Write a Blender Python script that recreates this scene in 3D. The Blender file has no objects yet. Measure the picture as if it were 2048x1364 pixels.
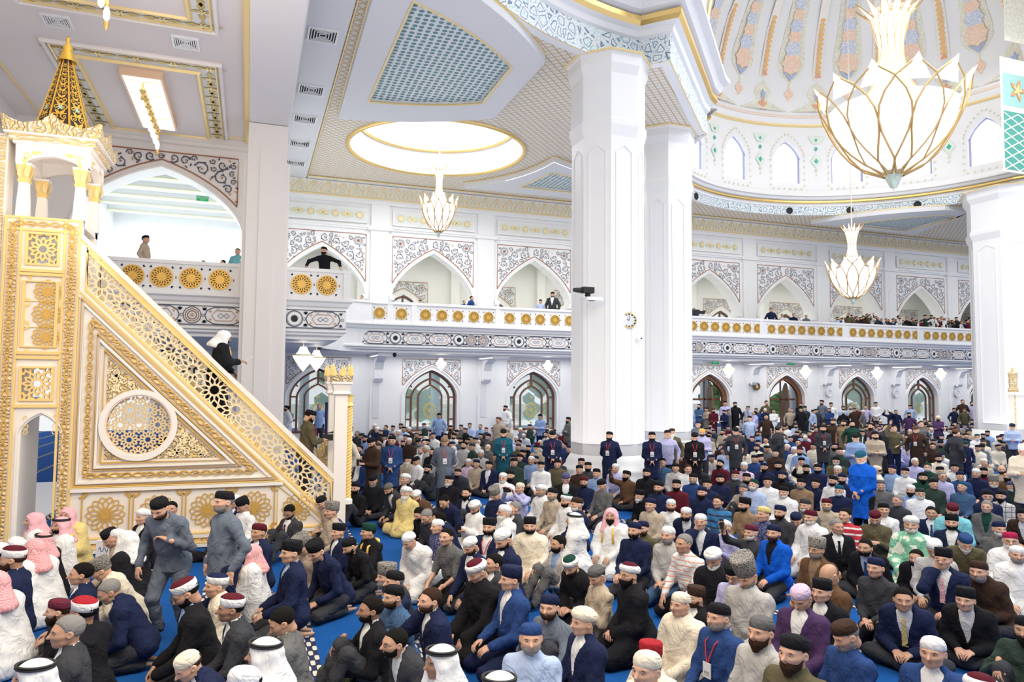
import bpy, bmesh, math, random
import numpy as np
from mathutils import Vector, Matrix
random.seed(7); np.random.seed(7)
C = bpy.context.scene.collection
S = bpy.context.scene
R = math.radians
PI = math.pi
# ---------------------------------------------------------------- camera
F = 1450.0; EYE = 2.9
CM = Matrix.Rotation(-R(19.9), 3, 'Z') @ Matrix.Rotation(R(90) + math.atan(86 / F), 3, 'X') @ Matrix.Rotation(0.0085, 3, 'Z')
cd = bpy.data.cameras.new('camera'); cam = bpy.data.objects.new('camera', cd); C.objects.link(cam)
cam.matrix_world = Matrix.Translation((0, 0, EYE)) @ CM.to_4x4()
cd.sensor_width = 36; cd.lens = F / 2048 * 36; cd.clip_end = 400
S.camera = cam
# ---------------------------------------------------------------- light, world, exposure
S.view_settings.view_transform = 'Standard'; S.view_settings.look = 'None'
S.view_settings.gamma = 1; S.view_settings.use_curve_mapping = False
S.view_settings.exposure = 0.0
S.cycles.use_denoising = True
S.cycles.max_bounces = 6; S.cycles.diffuse_bounces = 4; S.cycles.glossy_bounces = 2
S.cycles.transmission_bounces = 4; S.cycles.transparent_max_bounces = 8
S.cycles.caustics_reflective = False; S.cycles.caustics_refractive = False
S.cycles.sample_clamp_indirect = 4
W = bpy.data.worlds.new('sky'); S.world = W; W.use_nodes = True
wn = W.node_tree.nodes; bg = wn['Background']
bg.inputs[0].default_value = (0.95, 0.97, 1.0, 1); bg.inputs[1].default_value = .95
def area(name, loc, size, power, color=(1, 1, 1), rot=(0, 0, 0), sy=None):
    l = bpy.data.lights.new(name, 'AREA'); l.energy = power; l.color = color
    l.shape = 'RECTANGLE'; l.size = size; l.size_y = sy or size
    o = bpy.data.objects.new(name, l); o.location = loc; o.rotation_euler = rot; C.objects.link(o); return o
# large soft area fills added for hall and dome, plus the daylit skylight
area('hall_fill', (6, 4, 11.4), 12, 1150, (1, .975, .94), sy=9)
area('hall_fill', (24, 8, 20), 18, 2600, (1, .985, .96), sy=16)
area('dome_light', (24.6, 16, 18.5), 12, 1500, (1, .99, .98))
area('skylight_light', (6.7, 27.3, 13.2), 4.5, 420, (1, 1, 1))
area('hall_fill', (13, 27, 11.8), 10, 420, (1, .98, .95), sy=5)
area('hall_fill', (42, 25, 11.8), 12, 800, (1, .98, .95), sy=10)
area('minbar_warm_light', (-.5, 4, 8.2), 4, 560, (1, .84, .60), rot=(R(42), 0, R(6)), sy=3)
area('left_ceiling_fill', (-1.6, 9.5, 4.6), 2.2, 300, (1, .91, .86), rot=(PI, 0, 0), sy=7)  # upward fill added to brighten the left ceiling, no fixture here
area('nave_fill', (20, 16, 1.3), 30, 1500, (1, .97, .93), rot=(PI, 0, 0), sy=16)  # added upward fill sheet, set low so the crowd hides its edge
area('gallery_light', (-2.4, 29, 9.55), 5, 330, (.95, .985, 1), sy=7)  # fill added inside the arch room to make it glare
area('gallery_room_light', (22, 36, 9.7), 44, 900, (1, .98, .95), sy=3)
area('aisle_light', (25, 32.0, 4.1), 44, 760, (1, .98, .95), sy=2)

# ---------------------------------------------------------------- helpers
def ray(x, y):
    return CM @ Vector(((x - 1024) / F, -(y - 682) / F, -1))
def at(x, y, X=None, Y=None, Z=None):
    d = ray(x, y)
    if Z is not None: t = (Z - EYE) / d.z
    elif Y is not None: t = Y / d.y
    else: t = X / d.x
    return Vector((0, 0, EYE)) + d * t
def proj(p):
    q = CM.transposed() @ (Vector(p) - Vector((0, 0, EYE)))
    return 1024 - F * q.x / q.z, 682 + F * q.y / q.z
MATS = {}
def mat(name, col, rough=.6, metal=0, emit=None, es=0, bump=0, bscale=30, var=0, vscale=3, spec=.5, trans=0, alpha=1, detail=3):
    if name in MATS: return MATS[name]
    m = bpy.data.materials.new(name); m.use_nodes = True; N = m.node_tree.nodes; L = m.node_tree.links
    b = N['Principled BSDF']; b.inputs['Base Color'].default_value = (*col, 1)
    b.inputs['Roughness'].default_value = rough; b.inputs['Metallic'].default_value = metal
    b.inputs['Specular IOR Level'].default_value = spec
    if trans: b.inputs['Transmission Weight'].default_value = trans
    if alpha < 1: b.inputs['Alpha'].default_value = alpha
    if emit: b.inputs['Emission Color'].default_value = (*emit, 1); b.inputs['Emission Strength'].default_value = es
    if bump or var:
        tc = N.new('ShaderNodeTexCoord')
    if bump:
        n = N.new('ShaderNodeTexNoise'); n.inputs['Scale'].default_value = bscale; n.inputs['Detail'].default_value = detail
        L.new(tc.outputs['Object'], n.inputs['Vector'])
        bp = N.new('ShaderNodeBump'); bp.inputs['Strength'].default_value = bump; bp.inputs['Distance'].default_value = .02
        L.new(n.outputs[0], bp.inputs['Height']); L.new(bp.outputs[0], b.inputs['Normal'])
    if var:
        n = N.new('ShaderNodeTexNoise'); n.inputs['Scale'].default_value = vscale; n.inputs['Detail'].default_value = 4
        L.new(tc.outputs['Object'], n.inputs['Vector'])
        mx = N.new('ShaderNodeMix'); mx.data_type = 'RGBA'
        mx.inputs['A'].default_value = (*[c * (1 - var) for c in col], 1); mx.inputs['B'].default_value = (*[min(1, c * (1 + var)) for c in col], 1)
        L.new(n.outputs[0], mx.inputs['Factor']); L.new(mx.outputs['Result'], b.inputs['Base Color'])
    MATS[name] = m; return m
class G:
    """node graph shorthand"""
    def __init__(s, name):
        s.m = bpy.data.materials.new(name); s.m.use_nodes = True; s.N = s.m.node_tree.nodes; s.L = s.m.node_tree.links
        s.b = s.N['Principled BSDF']; MATS[name] = s.m
    def n(s, t, **k):
        x = s.N.new('ShaderNode' + t)
        for a, v in k.items(): setattr(x, a, v)
        return x
    def sock(s, i, v):
        if hasattr(v, 'is_output') or isinstance(v, bpy.types.NodeSocket): s.L.new(v, i)
        else: i.default_value = v
    def math(s, op, a, b=0, c=0):
        x = s.n('Math', operation=op); s.sock(x.inputs[0], a); s.sock(x.inputs[1], b); s.sock(x.inputs[2], c); return x.outputs[0]
    def mix(s, f, a, b):
        x = s.n('Mix', data_type='RGBA'); s.sock(x.inputs['Factor'], f); s.sock(x.inputs['A'], a); s.sock(x.inputs['B'], b); return x.outputs['Result']
    def coord(s):
        tc = s.n('TexCoord'); sp = s.n('SeparateXYZ'); s.L.new(tc.outputs['Object'], sp.inputs[0]); return tc.outputs['Object'], sp.outputs[0], sp.outputs[1], sp.outputs[2]
    def noise(s, v, sc, det=3):
        x = s.n('TexNoise'); s.sock(x.inputs['Vector'], v); x.inputs['Scale'].default_value = sc; x.inputs['Detail'].default_value = det; return x.outputs[0]
    def vor(s, v, sc, feat='F1'):
        x = s.n('TexVoronoi', feature=feat); s.sock(x.inputs['Vector'], v); x.inputs['Scale'].default_value = sc; return x
    def bump(s, h, st=.4, d=.02):
        x = s.n('Bump'); x.inputs['Strength'].default_value = st; x.inputs['Distance'].default_value = d; s.L.new(h, x.inputs['Height']); s.L.new(x.outputs[0], s.b.inputs['Normal'])
    def color(s, c): s.sock(s.b.inputs['Base Color'], c)

WHITE = mat('white marble', (.86, .865, .875), .38, var=.02, vscale=1.2)
WARM = mat('cream plaster', (.86, .82, .80), .6)
PLAST = mat('white plaster', (.86, .86, .865), .7)
GREYP = mat('grey white gypsum', (.74, .75, .78), .7)
GOLD = mat('gold leaf', (.86, .60, .22), .32, .75)
PGOLD = mat('pale gold paint', (.90, .70, .34), .45, .25)
DGOLD = mat('dark brown gold', (.16, .075, .015), .5, .1)
MGOLD = mat('medallion gold', (.70, .42, .09), .4, .35)
RIB = mat('gilt rib', (.52, .34, .14), .5, .1)
MIN_W = mat('ivory painted wood', (.92, .86, .78), .5)
MIN_L = mat('antique gold line', (.74, .44, .10), .4, .25)
MIN_P = mat('pale carved gold', (.95, .80, .48), .5)
MIN_G = mat('warm gold paint', (.93, .66, .24), .5, .0)
NAVY = mat('inlaid dark stone', (.07, .08, .13), .4)
BROWNI = mat('inlaid brown stone', (.33, .13, .06), .45)
OCHRE = mat('inlaid ochre stone', (.62, .33, .14), .45)
FRAME = mat('brown wooden frame', (.15, .055, .03), .4, bump=.1, bscale=60)
BLACK = mat('black', (.012, .012, .014), .6)
DARK = mat('dark void', (.02, .02, .025), .9)
GLOW = mat('lit lamp glass', (1, .97, .9), .4, emit=(1, .955, .87), es=1.5)
SKYL = mat('skylight glow', (1, 1, 1), .8, emit=(.97, .99, 1), es=1.1)
GREEN = mat('teal enamel', (.05, .42, .33), .4)

class MB:
    def __init__(s): s.v = []; s.f = []; s.mi = []; s.m = []
    def mid(s, m):
        if m not in s.m: s.m.append(m)
        return s.m.index(m)
    def add(s, vs, fs, m):
        o = len(s.v); s.v += [tuple(p) for p in vs]; i = s.mid(m)
        for f in fs: s.f.append([o + k for k in f]); s.mi.append(i)
        return s
    def box(s, x0, x1, y0, y1, z0, z1, m):
        v = [(x, y, z) for x in (x0, x1) for y in (y0, y1) for z in (z0, z1)]
        return s.add(v, [(0, 1, 3, 2), (4, 6, 7, 5), (0, 4, 5, 1), (2, 3, 7, 6), (0, 2, 6, 4), (1, 5, 7, 3)], m)
    def prism(s, poly, fn0, fn1, m, caps=(1, 1)):
        """poly 2D list; fn0/fn1 map (a,b) to the 3D near / far point"""
        n = len(poly); v = [fn0(*p) for p in poly] + [fn1(*p) for p in poly]
        fs = [(i, (i + 1) % n, n + (i + 1) % n, n + i) for i in range(n)]
        if caps[0]: fs.append(tuple(range(n))[::-1])
        if caps[1]: fs.append(tuple(range(n, 2 * n)))
        return s.add(v, fs, m)
    def tube(s, pts, r, m, n=6, closed=False, cap=True):
        P = [Vector(p) for p in pts]; K = len(P); rs = r if isinstance(r, (list, tuple)) else [r] * K
        v = []; fs = []
        up = None
        for i in range(K):
            a = P[(i + 1) % K] if (closed or i < K - 1) else P[i]; b = P[i - 1] if (closed or i > 0) else P[i]
            t = (a - b).normalized() if (a - b).length > 1e-9 else Vector((0, 0, 1))
            if up is None: up = Vector((0, 0, 1)) if abs(t.z) < .9 else Vector((1, 0, 0))
            s1 = t.cross(up).normalized(); u = s1.cross(t).normalized(); up = u
            for k in range(n):
                an = 2 * PI * k / n; v.append(P[i] + (s1 * math.cos(an) + u * math.sin(an)) * rs[i])
        for i in range(K if closed else K - 1):
            for k in range(n):
                a = i * n + k; b = i * n + (k + 1) % n; c = ((i + 1) % K) * n + (k + 1) % n; d = ((i + 1) % K) * n + k
                fs.append((a, b, c, d))
        if cap and not closed: fs.append(tuple(range(n))[::-1]); fs.append(tuple(range((K - 1) * n, K * n)))
        return s.add(v, fs, m)
    def lathe(s, prof, m, n=24, c=(0, 0, 0), a0=0, a1=2 * PI, start=0):
        full = abs(a1 - a0 - 2 * PI) < 1e-6; K = n if full else n + 1; v = []; fs = []
        for k in range(K):
            an = a0 + (a1 - a0) * k / n + start
            for r, z in prof: v.append((c[0] + r * math.cos(an), c[1] + r * math.sin(an), c[2] + z))
        q = len(prof)
        for k in range(n):
            for j in range(q - 1):
                a = k * q + j; b = ((k + 1) % K) * q + j
                fs.append((a, b, b + 1, a + 1))
        return s.add(v, fs, m)
    def ribbon(s, pts, w, fn, m, d0=0., d1=.01, closed=False, sides=True):
        """flat strap along 2D pts, width w, mapped by fn(a,b,depth)"""
        K = len(pts); L = []; Rr = []; d1 = d1 + (len(s.v) % 97) * 3e-5
        ws = w if isinstance(w, (list, tuple)) else [w] * K
        for i in range(K):
            a = pts[(i + 1) % K] if (closed or i < K - 1) else pts[i]; b = pts[i - 1] if (closed or i > 0) else pts[i]
            tx, ty = a[0] - b[0], a[1] - b[1]; l = math.hypot(tx, ty) or 1; nx, ny = -ty / l, tx / l
            L.append((pts[i][0] + nx * ws[i] / 2, pts[i][1] + ny * ws[i] / 2)); Rr.append((pts[i][0] - nx * ws[i] / 2, pts[i][1] - ny * ws[i] / 2))
        v = [fn(*p, d1) for p in L] + [fn(*p, d1) for p in Rr]
        if sides: v += [fn(*p, d0) for p in L] + [fn(*p, d0) for p in Rr]
        fs = []
        for i in range(K if closed else K - 1):
            j = (i + 1) % K
            fs.append((i, j, K + j, K + i))
            if sides: fs += [(2 * K + i, 2 * K + j, j, i), (K + i, K + j, 3 * K + j, 3 * K + i)]
        return s.add(v, fs, m)
    def poly(s, pts, fn, m, d=.01): return s.add([fn(*p, d) for p in pts], [tuple(range(len(pts)))], m)
    def mesh(s, name, smooth=False):
        me = bpy.data.meshes.new(name); me.from_pydata(s.v, [], s.f)
        for m in s.m: me.materials.append(m)
        me.polygons.foreach_set('material_index', s.mi)
        if smooth: me.polygons.foreach_set('use_smooth', [True] * len(s.f))
        me.update(); return me
    def build(s, name, parent=None, smooth=False, loc=None, struct=False, **tags):
        return link(name, s.mesh(name, smooth), parent, loc, struct, **tags)
def link(name, me, parent=None, loc=None, struct=False, rotz=0, **tags):
    o = bpy.data.objects.new(name, me); C.objects.link(o)
    if parent: o.parent = parent
    if loc is not None: o.location = loc
    if rotz: o.rotation_euler = (0, 0, rotz)
    if struct: o['kind'] = 'structure'
    for k, v in tags.items(): o[k] = v
    return o
def empty(name, loc=(0, 0, 0), label=None, category=None, group=None, rotz=0, struct=False):
    o = bpy.data.objects.new(name, None); C.objects.link(o); o.location = loc; o.rotation_euler = (0, 0, rotz)
    if label: o['label'] = label
    if category: o['category'] = category
    if group: o['group'] = group
    if struct: o['kind'] = 'structure'
    return o
def arch(w, zs, h, n=14, k=.35, c=0):
    """points of a pointed arch from left spring to right spring"""
    out = []
    for i in range(2 * n + 1):
        a = -PI / 2 + PI * i / (2 * n); t = math.sin(a)
        out.append((c + w * t, zs + h * ((1 - k) * math.cos(a) + k * (1 - abs(t)))))
    return out
def onY(Y): return lambda a, b, d=0: (a, Y - d, b)
def wall_arches(mb, Y, x0, x1, z0, z1, arches, m, depth=.5, reveal=None, zf=None):
    """wall in plane Y with pointed openings: arches = list of (c,w,zbase,zs,h,k)"""
    reveal = reveal or m; x = x0
    for c, w, zb, zs, h, k in arches:
        mb.add([(x, Y, z0), (c - w, Y, z0), (c - w, Y, z1), (x, Y, z1)], [(0, 1, 2, 3)], m)
        if zb > z0: mb.add([(c - w, Y, z0), (c + w, Y, z0), (c + w, Y, zb), (c - w, Y, zb)], [(0, 1, 2, 3)], m)
        A = arch(w, zs, h, 12, k, c)
        for p, q in zip(A[:-1], A[1:]):
            mb.add([(p[0], Y, p[1]), (q[0], Y, q[1]), (q[0], Y, z1), (p[0], Y, z1)], [(0, 1, 2, 3)], m)
        B = [(c - w, zb)] + A + [(c + w, zb)]
        for p, q in zip(B[:-1], B[1:]):
            mb.add([(p[0], Y, p[1]), (p[0], Y + depth, p[1]), (q[0], Y + depth, q[1]), (q[0], Y, q[1])], [(0, 1, 2, 3)], reveal)
        if zb > z0: mb.add([(c - w, Y, zb), (c + w, Y, zb), (c + w, Y + depth, zb), (c - w, Y + depth, zb)], [(0, 1, 2, 3)], reveal)
        x = c + w
    mb.add([(x, Y, z0), (x1, Y, z0), (x1, Y, z1), (x, Y, z1)], [(0, 1, 2, 3)], m)

# ---- ornament generators (2D, mapped with fn(a,b,depth)) ----
def blob(mb, x, y, r, n, fn, m, d, lob=.35, ph=0, q=None):
    q = q or n * 4
    P = [(x + r * (1 - lob + lob * math.cos(n * (2 * PI * i / q))) * math.cos(2 * PI * i / q + ph), y + r * (1 - lob + lob * math.cos(n * (2 * PI * i / q))) * math.sin(2 * PI * i / q + ph)) for i in range(q)]
    v = [(x, y)] + P
    mb.add([fn(*p, d) for p in v], [(0, 1 + i, 1 + (i + 1) % q) for i in range(q)], m)
def leaf(mb, x, y, ang, l, w, fn, m, d):
    ca, sa = math.cos(ang), math.sin(ang)
    P = [(0, 0), (.3 * l, w * .5), (.65 * l, w * .35), (l, 0), (.65 * l, -w * .35), (.3 * l, -w * .5)]
    mb.add([fn(x + a * ca - b * sa, y + a * sa + b * ca, d) for a, b in P], [tuple(range(6))], m)
def scroll(mb, x, y, r, fn, m, mf, d, w=.05, turn=1, ph=0, n=12, bud=True):
    """one spiral vine with leaves and a flower in its eye"""
    pts = []; ws = []
    for i in range(n + 1):
        t = i / n; a = ph + turn * t * 2 * PI * 1.15; rr = r * (1 - .72 * t)
        pts.append((x + rr * math.cos(a), y + rr * math.sin(a))); ws.append(w * (1 - .5 * t))
    mb.ribbon(pts, ws, fn, m, 0, d, sides=False)
    for i in range(2, n - 1, 3):
        a = math.atan2(pts[i + 1][1] - pts[i][1], pts[i + 1][0] - pts[i][0])
        leaf(mb, *pts[i], a - turn * .8, r * .42, r * .22, fn, m, d)
    if bud: blob(mb, x, y, r * .26, 5, fn, mf, d * 1.2, q=10)
def in_sp(x, y, c, A, zt, x0, x1, mrg):
    """inside a spandrel (above arch polyline A)?"""
    if not (x0 + mrg < x < x1 - mrg and y < zt - mrg): return False
    for p, q in zip(A[:-1], A[1:]):
        if p[0] <= x <= q[0]:
            z = p[1] + (q[1] - p[1]) * (x - p[0]) / max(1e-6, q[0] - p[0]); return y > z + mrg
    return True
def spandrel(w, zb, zt, A, m1=NAVY, m2=BROWNI, r0=.19, lw=.035, seed=1, vine=.03, big=True):
    """inlaid spandrel panel mesh, in local x / z, centre 0. A arch polyline inside [-w,w]"""
    rnd = random.Random(seed); mb = MB(); fn = lambda a, b, d=0: (a, -d, b)
    mb.ribbon([(-w, A[0][1]), (-w, zt), (w, zt), (w, A[-1][1])], lw, fn, m2, 0, .012, sides=False)
    mb.ribbon(A, lw, fn, m2, 0, .012, sides=False)
    pts = []
    tries = 0
    cand = [(w - r0 * 1.9, zt - r0 * 1.7, r0 * 1.25)] if big else []
    for cx, cy, rr in cand: pts.append((cx, cy, rr))
    while tries < 900:
        tries += 1; rr = r0 * (1.0 if tries < 400 else .62); x = rnd.uniform(0.02, w); y = rnd.uniform(zb, zt)
        if not in_sp(x, y, 0, A, zt, -w, w, rr * 1.02 + lw * .5): continue
        if any(math.hypot(x - a, y - b) < (rr + c) * .98 for a, b, c in pts): continue
        pts.append((x, y, rr))
    for x, y, rr in pts:
        for sg in ((1, -1) if x > rr * .6 else (1,)):
            ph = rnd.uniform(0, 6.28); tn = 1 if (int(x * 40) % 2) else -1
            if rr > r0 * 1.1:
                blob(mb, sg * x, y, rr * .45, 8, fn, m2, .014); 
                mb.ribbon([(sg * x + rr * .62 * math.cos(a * PI / 10), y + rr * .62 * math.sin(a * PI / 10)) for a in range(20)], lw * .5, fn, m1, 0, .012, closed=True, sides=False)
                for a in range(14): leaf(mb, sg * x + rr * .7 * math.cos(a * PI / 7), y + rr * .7 * math.sin(a * PI / 7), a * PI / 7, rr * .3, rr * .16, fn, m1, .012)
            else:
                scroll(mb, sg * x, y, rr, fn, m1, m2 if rr > r0 * .9 else OCHRE, .012, vine, tn * sg, ph if sg > 0 else PI - ph, 10)
    tries = 0
    while tries < 700:
        tries += 1; rr = r0 * .42; x = rnd.uniform(0.02, w); y = rnd.uniform(zb, zt)
        if not in_sp(x, y, 0, A, zt, -w, w, rr * 1.0 + lw * .5): continue
        if any(math.hypot(x - a, y - b) < (rr + c) * .93 for a, b, c in pts): continue
        pts.append((x, y, rr)); ph = rnd.uniform(0, 6.28); tn = rnd.choice((1, -1))
        for sg in (1, -1):
            if rnd.random() < .4: blob(mb, sg * x, y, rr * .7, 5, fn, m2 if rnd.random() < .6 else OCHRE, .012, q=10)
            else: scroll(mb, sg * x, y, rr, fn, m1, m2, .012, vine * .8, tn * sg, ph if sg > 0 else PI - ph, 7)
    # little leaves in the gaps
    for _ in range(260):
        x = rnd.uniform(0, w); y = rnd.uniform(zb, zt)
        if in_sp(x, y, 0, A, zt, -w, w, r0 * .28) and all(math.hypot(x - a, y - b) > c * 1.02 + r0 * .1 for a, b, c in pts):
            a = rnd.uniform(0, 6.28); pts.append((x, y, r0 * .2))
            for sg in (1, -1): leaf(mb, sg * x, y, a if sg > 0 else PI - a, r0 * .5, r0 * .24, fn, m1 if rnd.random() < .75 else OCHRE, .012)
    return mb
def rosette_lines(r, n=12, rings=3):
    """overlapping petal rosette as polylines"""
    out = []
    for k in range(n):
        a = 2 * PI * k / n
        for sg in (1, -1):
            P = []
            for i in range(9):
                t = i / 8; rr = r * (.12 + .88 * t); an = a + sg * (PI / n) * 2.1 * math.sin(PI * t) * (1 - .15 * t)
                P.append((rr * math.cos(an), rr * math.sin(an)))
            out.append(P)
    return out
def rosette(mb, x, y, r, n, fn, m, w, d0, d1):
    for P in rosette_lines(r, n): mb.ribbon([(x + a, y + b) for a, b in P], w, fn, m, d0, d1, sides=False)
    blob(mb, x, y, r * .17, n, fn, m, d1, .15)
# star lattice (Hankin straps on the 3.12.12 tiling), clipped to a convex polygon
def star_lattice(poly, s, ang=66, o=(0, 0), rot=0):
    a = s; R12 = a / (2 * math.sin(PI / 12)); ap = R12 * math.cos(PI / 12); D = 2 * ap
    segs = []
    xs = [p[0] for p in poly]; ys = [p[1] for p in poly]; cx, cy = o; rad = max(max(xs) - min(xs), max(ys) - min(ys)) + D
    def hank(P):
        n = len(P); cen = (sum(p[0] for p in P) / n, sum(p[1] for p in P) / n); th = R(ang)
        rays = []
        for i in range(n):
            p, q = P[i], P[(i + 1) % n]; m = ((p[0] + q[0]) / 2, (p[1] + q[1]) / 2)
            ex, ey = q[0] - p[0], q[1] - p[1]; l = math.hypot(ex, ey); ex /= l; ey /= l
            # two rays into the polygon
            r1 = (ex * math.cos(th) - ey * math.sin(th), ex * math.sin(th) + ey * math.cos(th))
            r2 = (-ex * math.cos(th) - ey * math.sin(th), -ey * math.cos(th) + ex * math.sin(th))
            rays.append((m, r1, r2))
        for i in range(n):
            m1, r1, _ = rays[i]; m2, _, r2 = rays[(i + 1) % n]
            det = r1[0] * -r2[1] + r2[0] * r1[1]
            if abs(det) < 1e-6: continue
            dx, dy = m2[0] - m1[0], m2[1] - m1[1]
            t = (dx * -r2[1] + r2[0] * dy) / det
            X = (m1[0] + r1[0] * t, m1[1] + r1[1] * t); segs.append((m1, X)); segs.append((X, m2))
            if n == 12:
                vd = (X[0] - cen[0], X[1] - cen[1]); l_ = math.hypot(*vd); vd = (vd[0] / l_, vd[1] / l_); Rn = math.hypot(P[0][0] - cen[0], P[0][1] - cen[1])
                tip = (cen[0] + vd[0] * Rn * .50, cen[1] + vd[1] * Rn * .50)
                for sg in (1, -1):
                    an = math.atan2(vd[1], vd[0]) + sg * PI / 12; segs.append((tip, (cen[0] + math.cos(an) * Rn * .30, cen[1] + math.sin(an) * Rn * .30)))
                if l_ > Rn * .52: segs.append((tip, X))
    K = int(rad / D) + 3
    for i in range(-K, K + 1):
        for j in range(-K, K + 1):
            x = o[0] + D * (i + .5 * j); y = o[1] + D * j * math.sqrt(3) / 2
            if x < min(xs) - D or x > max(xs) + D or y < min(ys) - D or y > max(ys) + D: continue
            hank([(x + R12 * math.cos(PI / 12 + k * PI / 6), y + R12 * math.sin(PI / 12 + k * PI / 6)) for k in range(12)])
            rt = a / math.sqrt(3)
            for sg in (1, -1):
                tx, ty = x + D / 2, y + sg * D / (2 * math.sqrt(3))
                P = [(tx + rt * math.cos(sg * -PI / 2 + k * 2 * PI / 3), ty + rt * math.sin(sg * -PI / 2 + k * 2 * PI / 3)) for k in range(3)]
                hank(P)
    out = []
    n = len(poly); area_ = sum(poly[i][0] * poly[(i + 1) % n][1] - poly[(i + 1) % n][0] * poly[i][1] for i in range(n)); sg = 1 if area_ > 0 else -1
    for p, q in segs:
        t0, t1 = 0, 1; ok = True
        for i in range(n):
            e0, e1 = poly[i], poly[(i + 1) % n]; nx, ny = -(e1[1] - e0[1]) * sg, (e1[0] - e0[0]) * sg
            dp = (p[0] - e0[0]) * nx + (p[1] - e0[1]) * ny; dq = (q[0] - e0[0]) * nx + (q[1] - e0[1]) * ny
            if dp < 0 and dq < 0: ok = False; break
            if dp < 0: t0 = max(t0, dp / (dp - dq))
            elif dq < 0: t1 = min(t1, dp / (dp - dq))
        if ok and t1 > t0 + 1e-3: out.append(((p[0] + (q[0] - p[0]) * t0, p[1] + (q[1] - p[1]) * t0), (p[0] + (q[0] - p[0]) * t1, p[1] + (q[1] - p[1]) * t1)))
    return out
def inner_square(mb, P, Q, fn, m, w, d0, d1): mb.ribbon([P, Q], w, fn, m, d0, d1)
# ================================================================= STRUCTURE
YB = 33.5; ZC = 12.05; BAY = 5.17; X0 = 2.95
BC = [X0 + BAY * i for i in range(-1, 11)]
# carpet floor
g = G('blue carpet'); v, x, y, z = g.coord()
n1 = g.noise(v, 3.2, 4); n2 = g.noise(v, 60, 2)
base = g.mix(g.math('MULTIPLY_ADD', n1, .7, g.math('MULTIPLY', n2, .5)), (.005, .045, .20, 1), (.013, .11, .38, 1))
fx = g.math('FRACT', g.math('DIVIDE', g.math('ADD', x, .35), 1.15))
inb = g.math('MULTIPLY', g.math('GREATER_THAN', fx, .86), g.math('LESS_THAN', fx, .985))
pt = g.math('SINE', g.math('MULTIPLY', y, 22)); px_ = g.math('SINE', g.math('MULTIPLY', x, 60))
pat = g.math('GREATER_THAN', g.math('MULTIPLY', pt, px_), .12)
strip = g.mix(pat, (.03, .035, .09, 1), (.62, .60, .50, 1))
g.color(g.mix(inb, base, strip)); g.b.inputs['Roughness'].default_value = .95; g.b.inputs['Specular IOR Level'].default_value = .1
g.bump(n2, .5, .01)
MB().box(-12, 75, -6, 48, -.3, 0, g.m).build('floor', struct=True)
mb = MB(); mb.box(-6.6, -3.98, 14.6, 24, .0, .012, WHITE); mb.build('floor', struct=True)

# back wall: ground storey windows / doors, upper storey arcade
mb = MB()
wins = [(c, 1.25, .62, 2.25, 1.28, .3) for c in BC]
wall_arches(mb, YB, -3, 60, 0, 4.2, wins, WHITE, .55)
wall_arches(mb, YB, -3, 60, 4.2, 12.4, [(c, 2.0, 4.21, 6.95, 2.15, .45) for c in BC], WHITE, .8)
mb.build('wall_back', struct=True)
mb = MB()
for c in [b + BAY / 2 for b in BC]:           # pilasters with consoles between the bays
    mb.box(c - .42, c + .42, YB - .12, YB + .02, 5.2, 11.3, WHITE)
    mb.box(c - .55, c + .55, YB - .22, YB + .02, 9.95, 10.1, WHITE)
    mb.box(c - .33, c + .33, YB - .1, YB + .02, 0, 4.2, WHITE)
    A = arch(.14, 3.0, .25, 4, .6, c - .05); mb.prism([(c - .19, 1.3)] + A + [(c + .09, 1.3)], lambda a, b: (a, YB - .125, b), lambda a, b: (a, YB - .1, b), GREYP)
    A = arch(.16, 8.6, .3, 4, .6, c); mb.prism([(c - .16, 5.6)] + A + [(c + .16, 5.6)], lambda a, b: (a, YB - .15, b), lambda a, b: (a, YB - .12, b), WHITE)
    cons = [(0, 4.2), (1.2, 4.2), (1.15, 4.0), (.6, 3.85), (.42, 3.5), (.4, 3.1), (.28, 2.95), (.15, 3.1), (0, 2.9)]
    mb.prism(cons, lambda a, b, c=c: (c - .2, YB - .1 - a, b), lambda a, b, c=c: (c + .2, YB - .1 - a, b), WHITE)
for z0, z1, d in ((9.98, 10.06, .1), (10.06, 10.14, .16), (11.15, 11.3, .14), (11.3, 11.36, .2)):
    mb.box(-3, 60, YB - d, YB, z0, z1, WHITE)
mb.box(-3, 60, YB - .24, YB, 11.36, 11.41, PGOLD); mb.box(-3, 60, YB - .3, YB, 11.98, 12.03, PGOLD)
mb.build('trim_1', struct=True)
# cornice of carved leaves under the ceiling
cg = mat('carved cream gypsum', (.86, .83, .74), .6, bump=.5, bscale=14)
cr = empty('trim_2', struct=True)
mb = MB(); mb.add([(-3, YB - .2, 11.41), (60, YB - .2, 11.41), (60, YB - .42, 11.98), (-3, YB - .42, 11.98)], [(0, 1, 2, 3)], cg); mb.build('cornice_face', cr)
lm = MB(); fnl = lambda a, b, d=0: (a, -.2 - .386 * b - .02 - d, b)
LG = mat('pale green gold', (.72, .68, .45), .5, .15)
lm.ribbon([(-.3, .02), (-.26, .2), (-.12, .36), (0, .5), (.12, .36), (.26, .2), (.3, .02)], .035, fnl, PGOLD, 0, .03)
lm.ribbon([(-.15, .02), (-.1, .2), (0, .3), (.1, .2), (.15, .02)], .03, fnl, LG, 0, .03)
blob(lm, 0, .1, .07, 5, fnl, GOLD, .03); leaf(lm, 0, .3, PI / 2, .16, .06, fnl, PGOLD, .03)
leaf(lm, -.3, .3, PI / 2, .2, .08, fnl, LG, .02)
lme = lm.mesh('leaf_motif')
for i in range(94): link('leaf_motif', lme, cr, (-1.2 + .62 * i, YB, 11.43))
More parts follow.
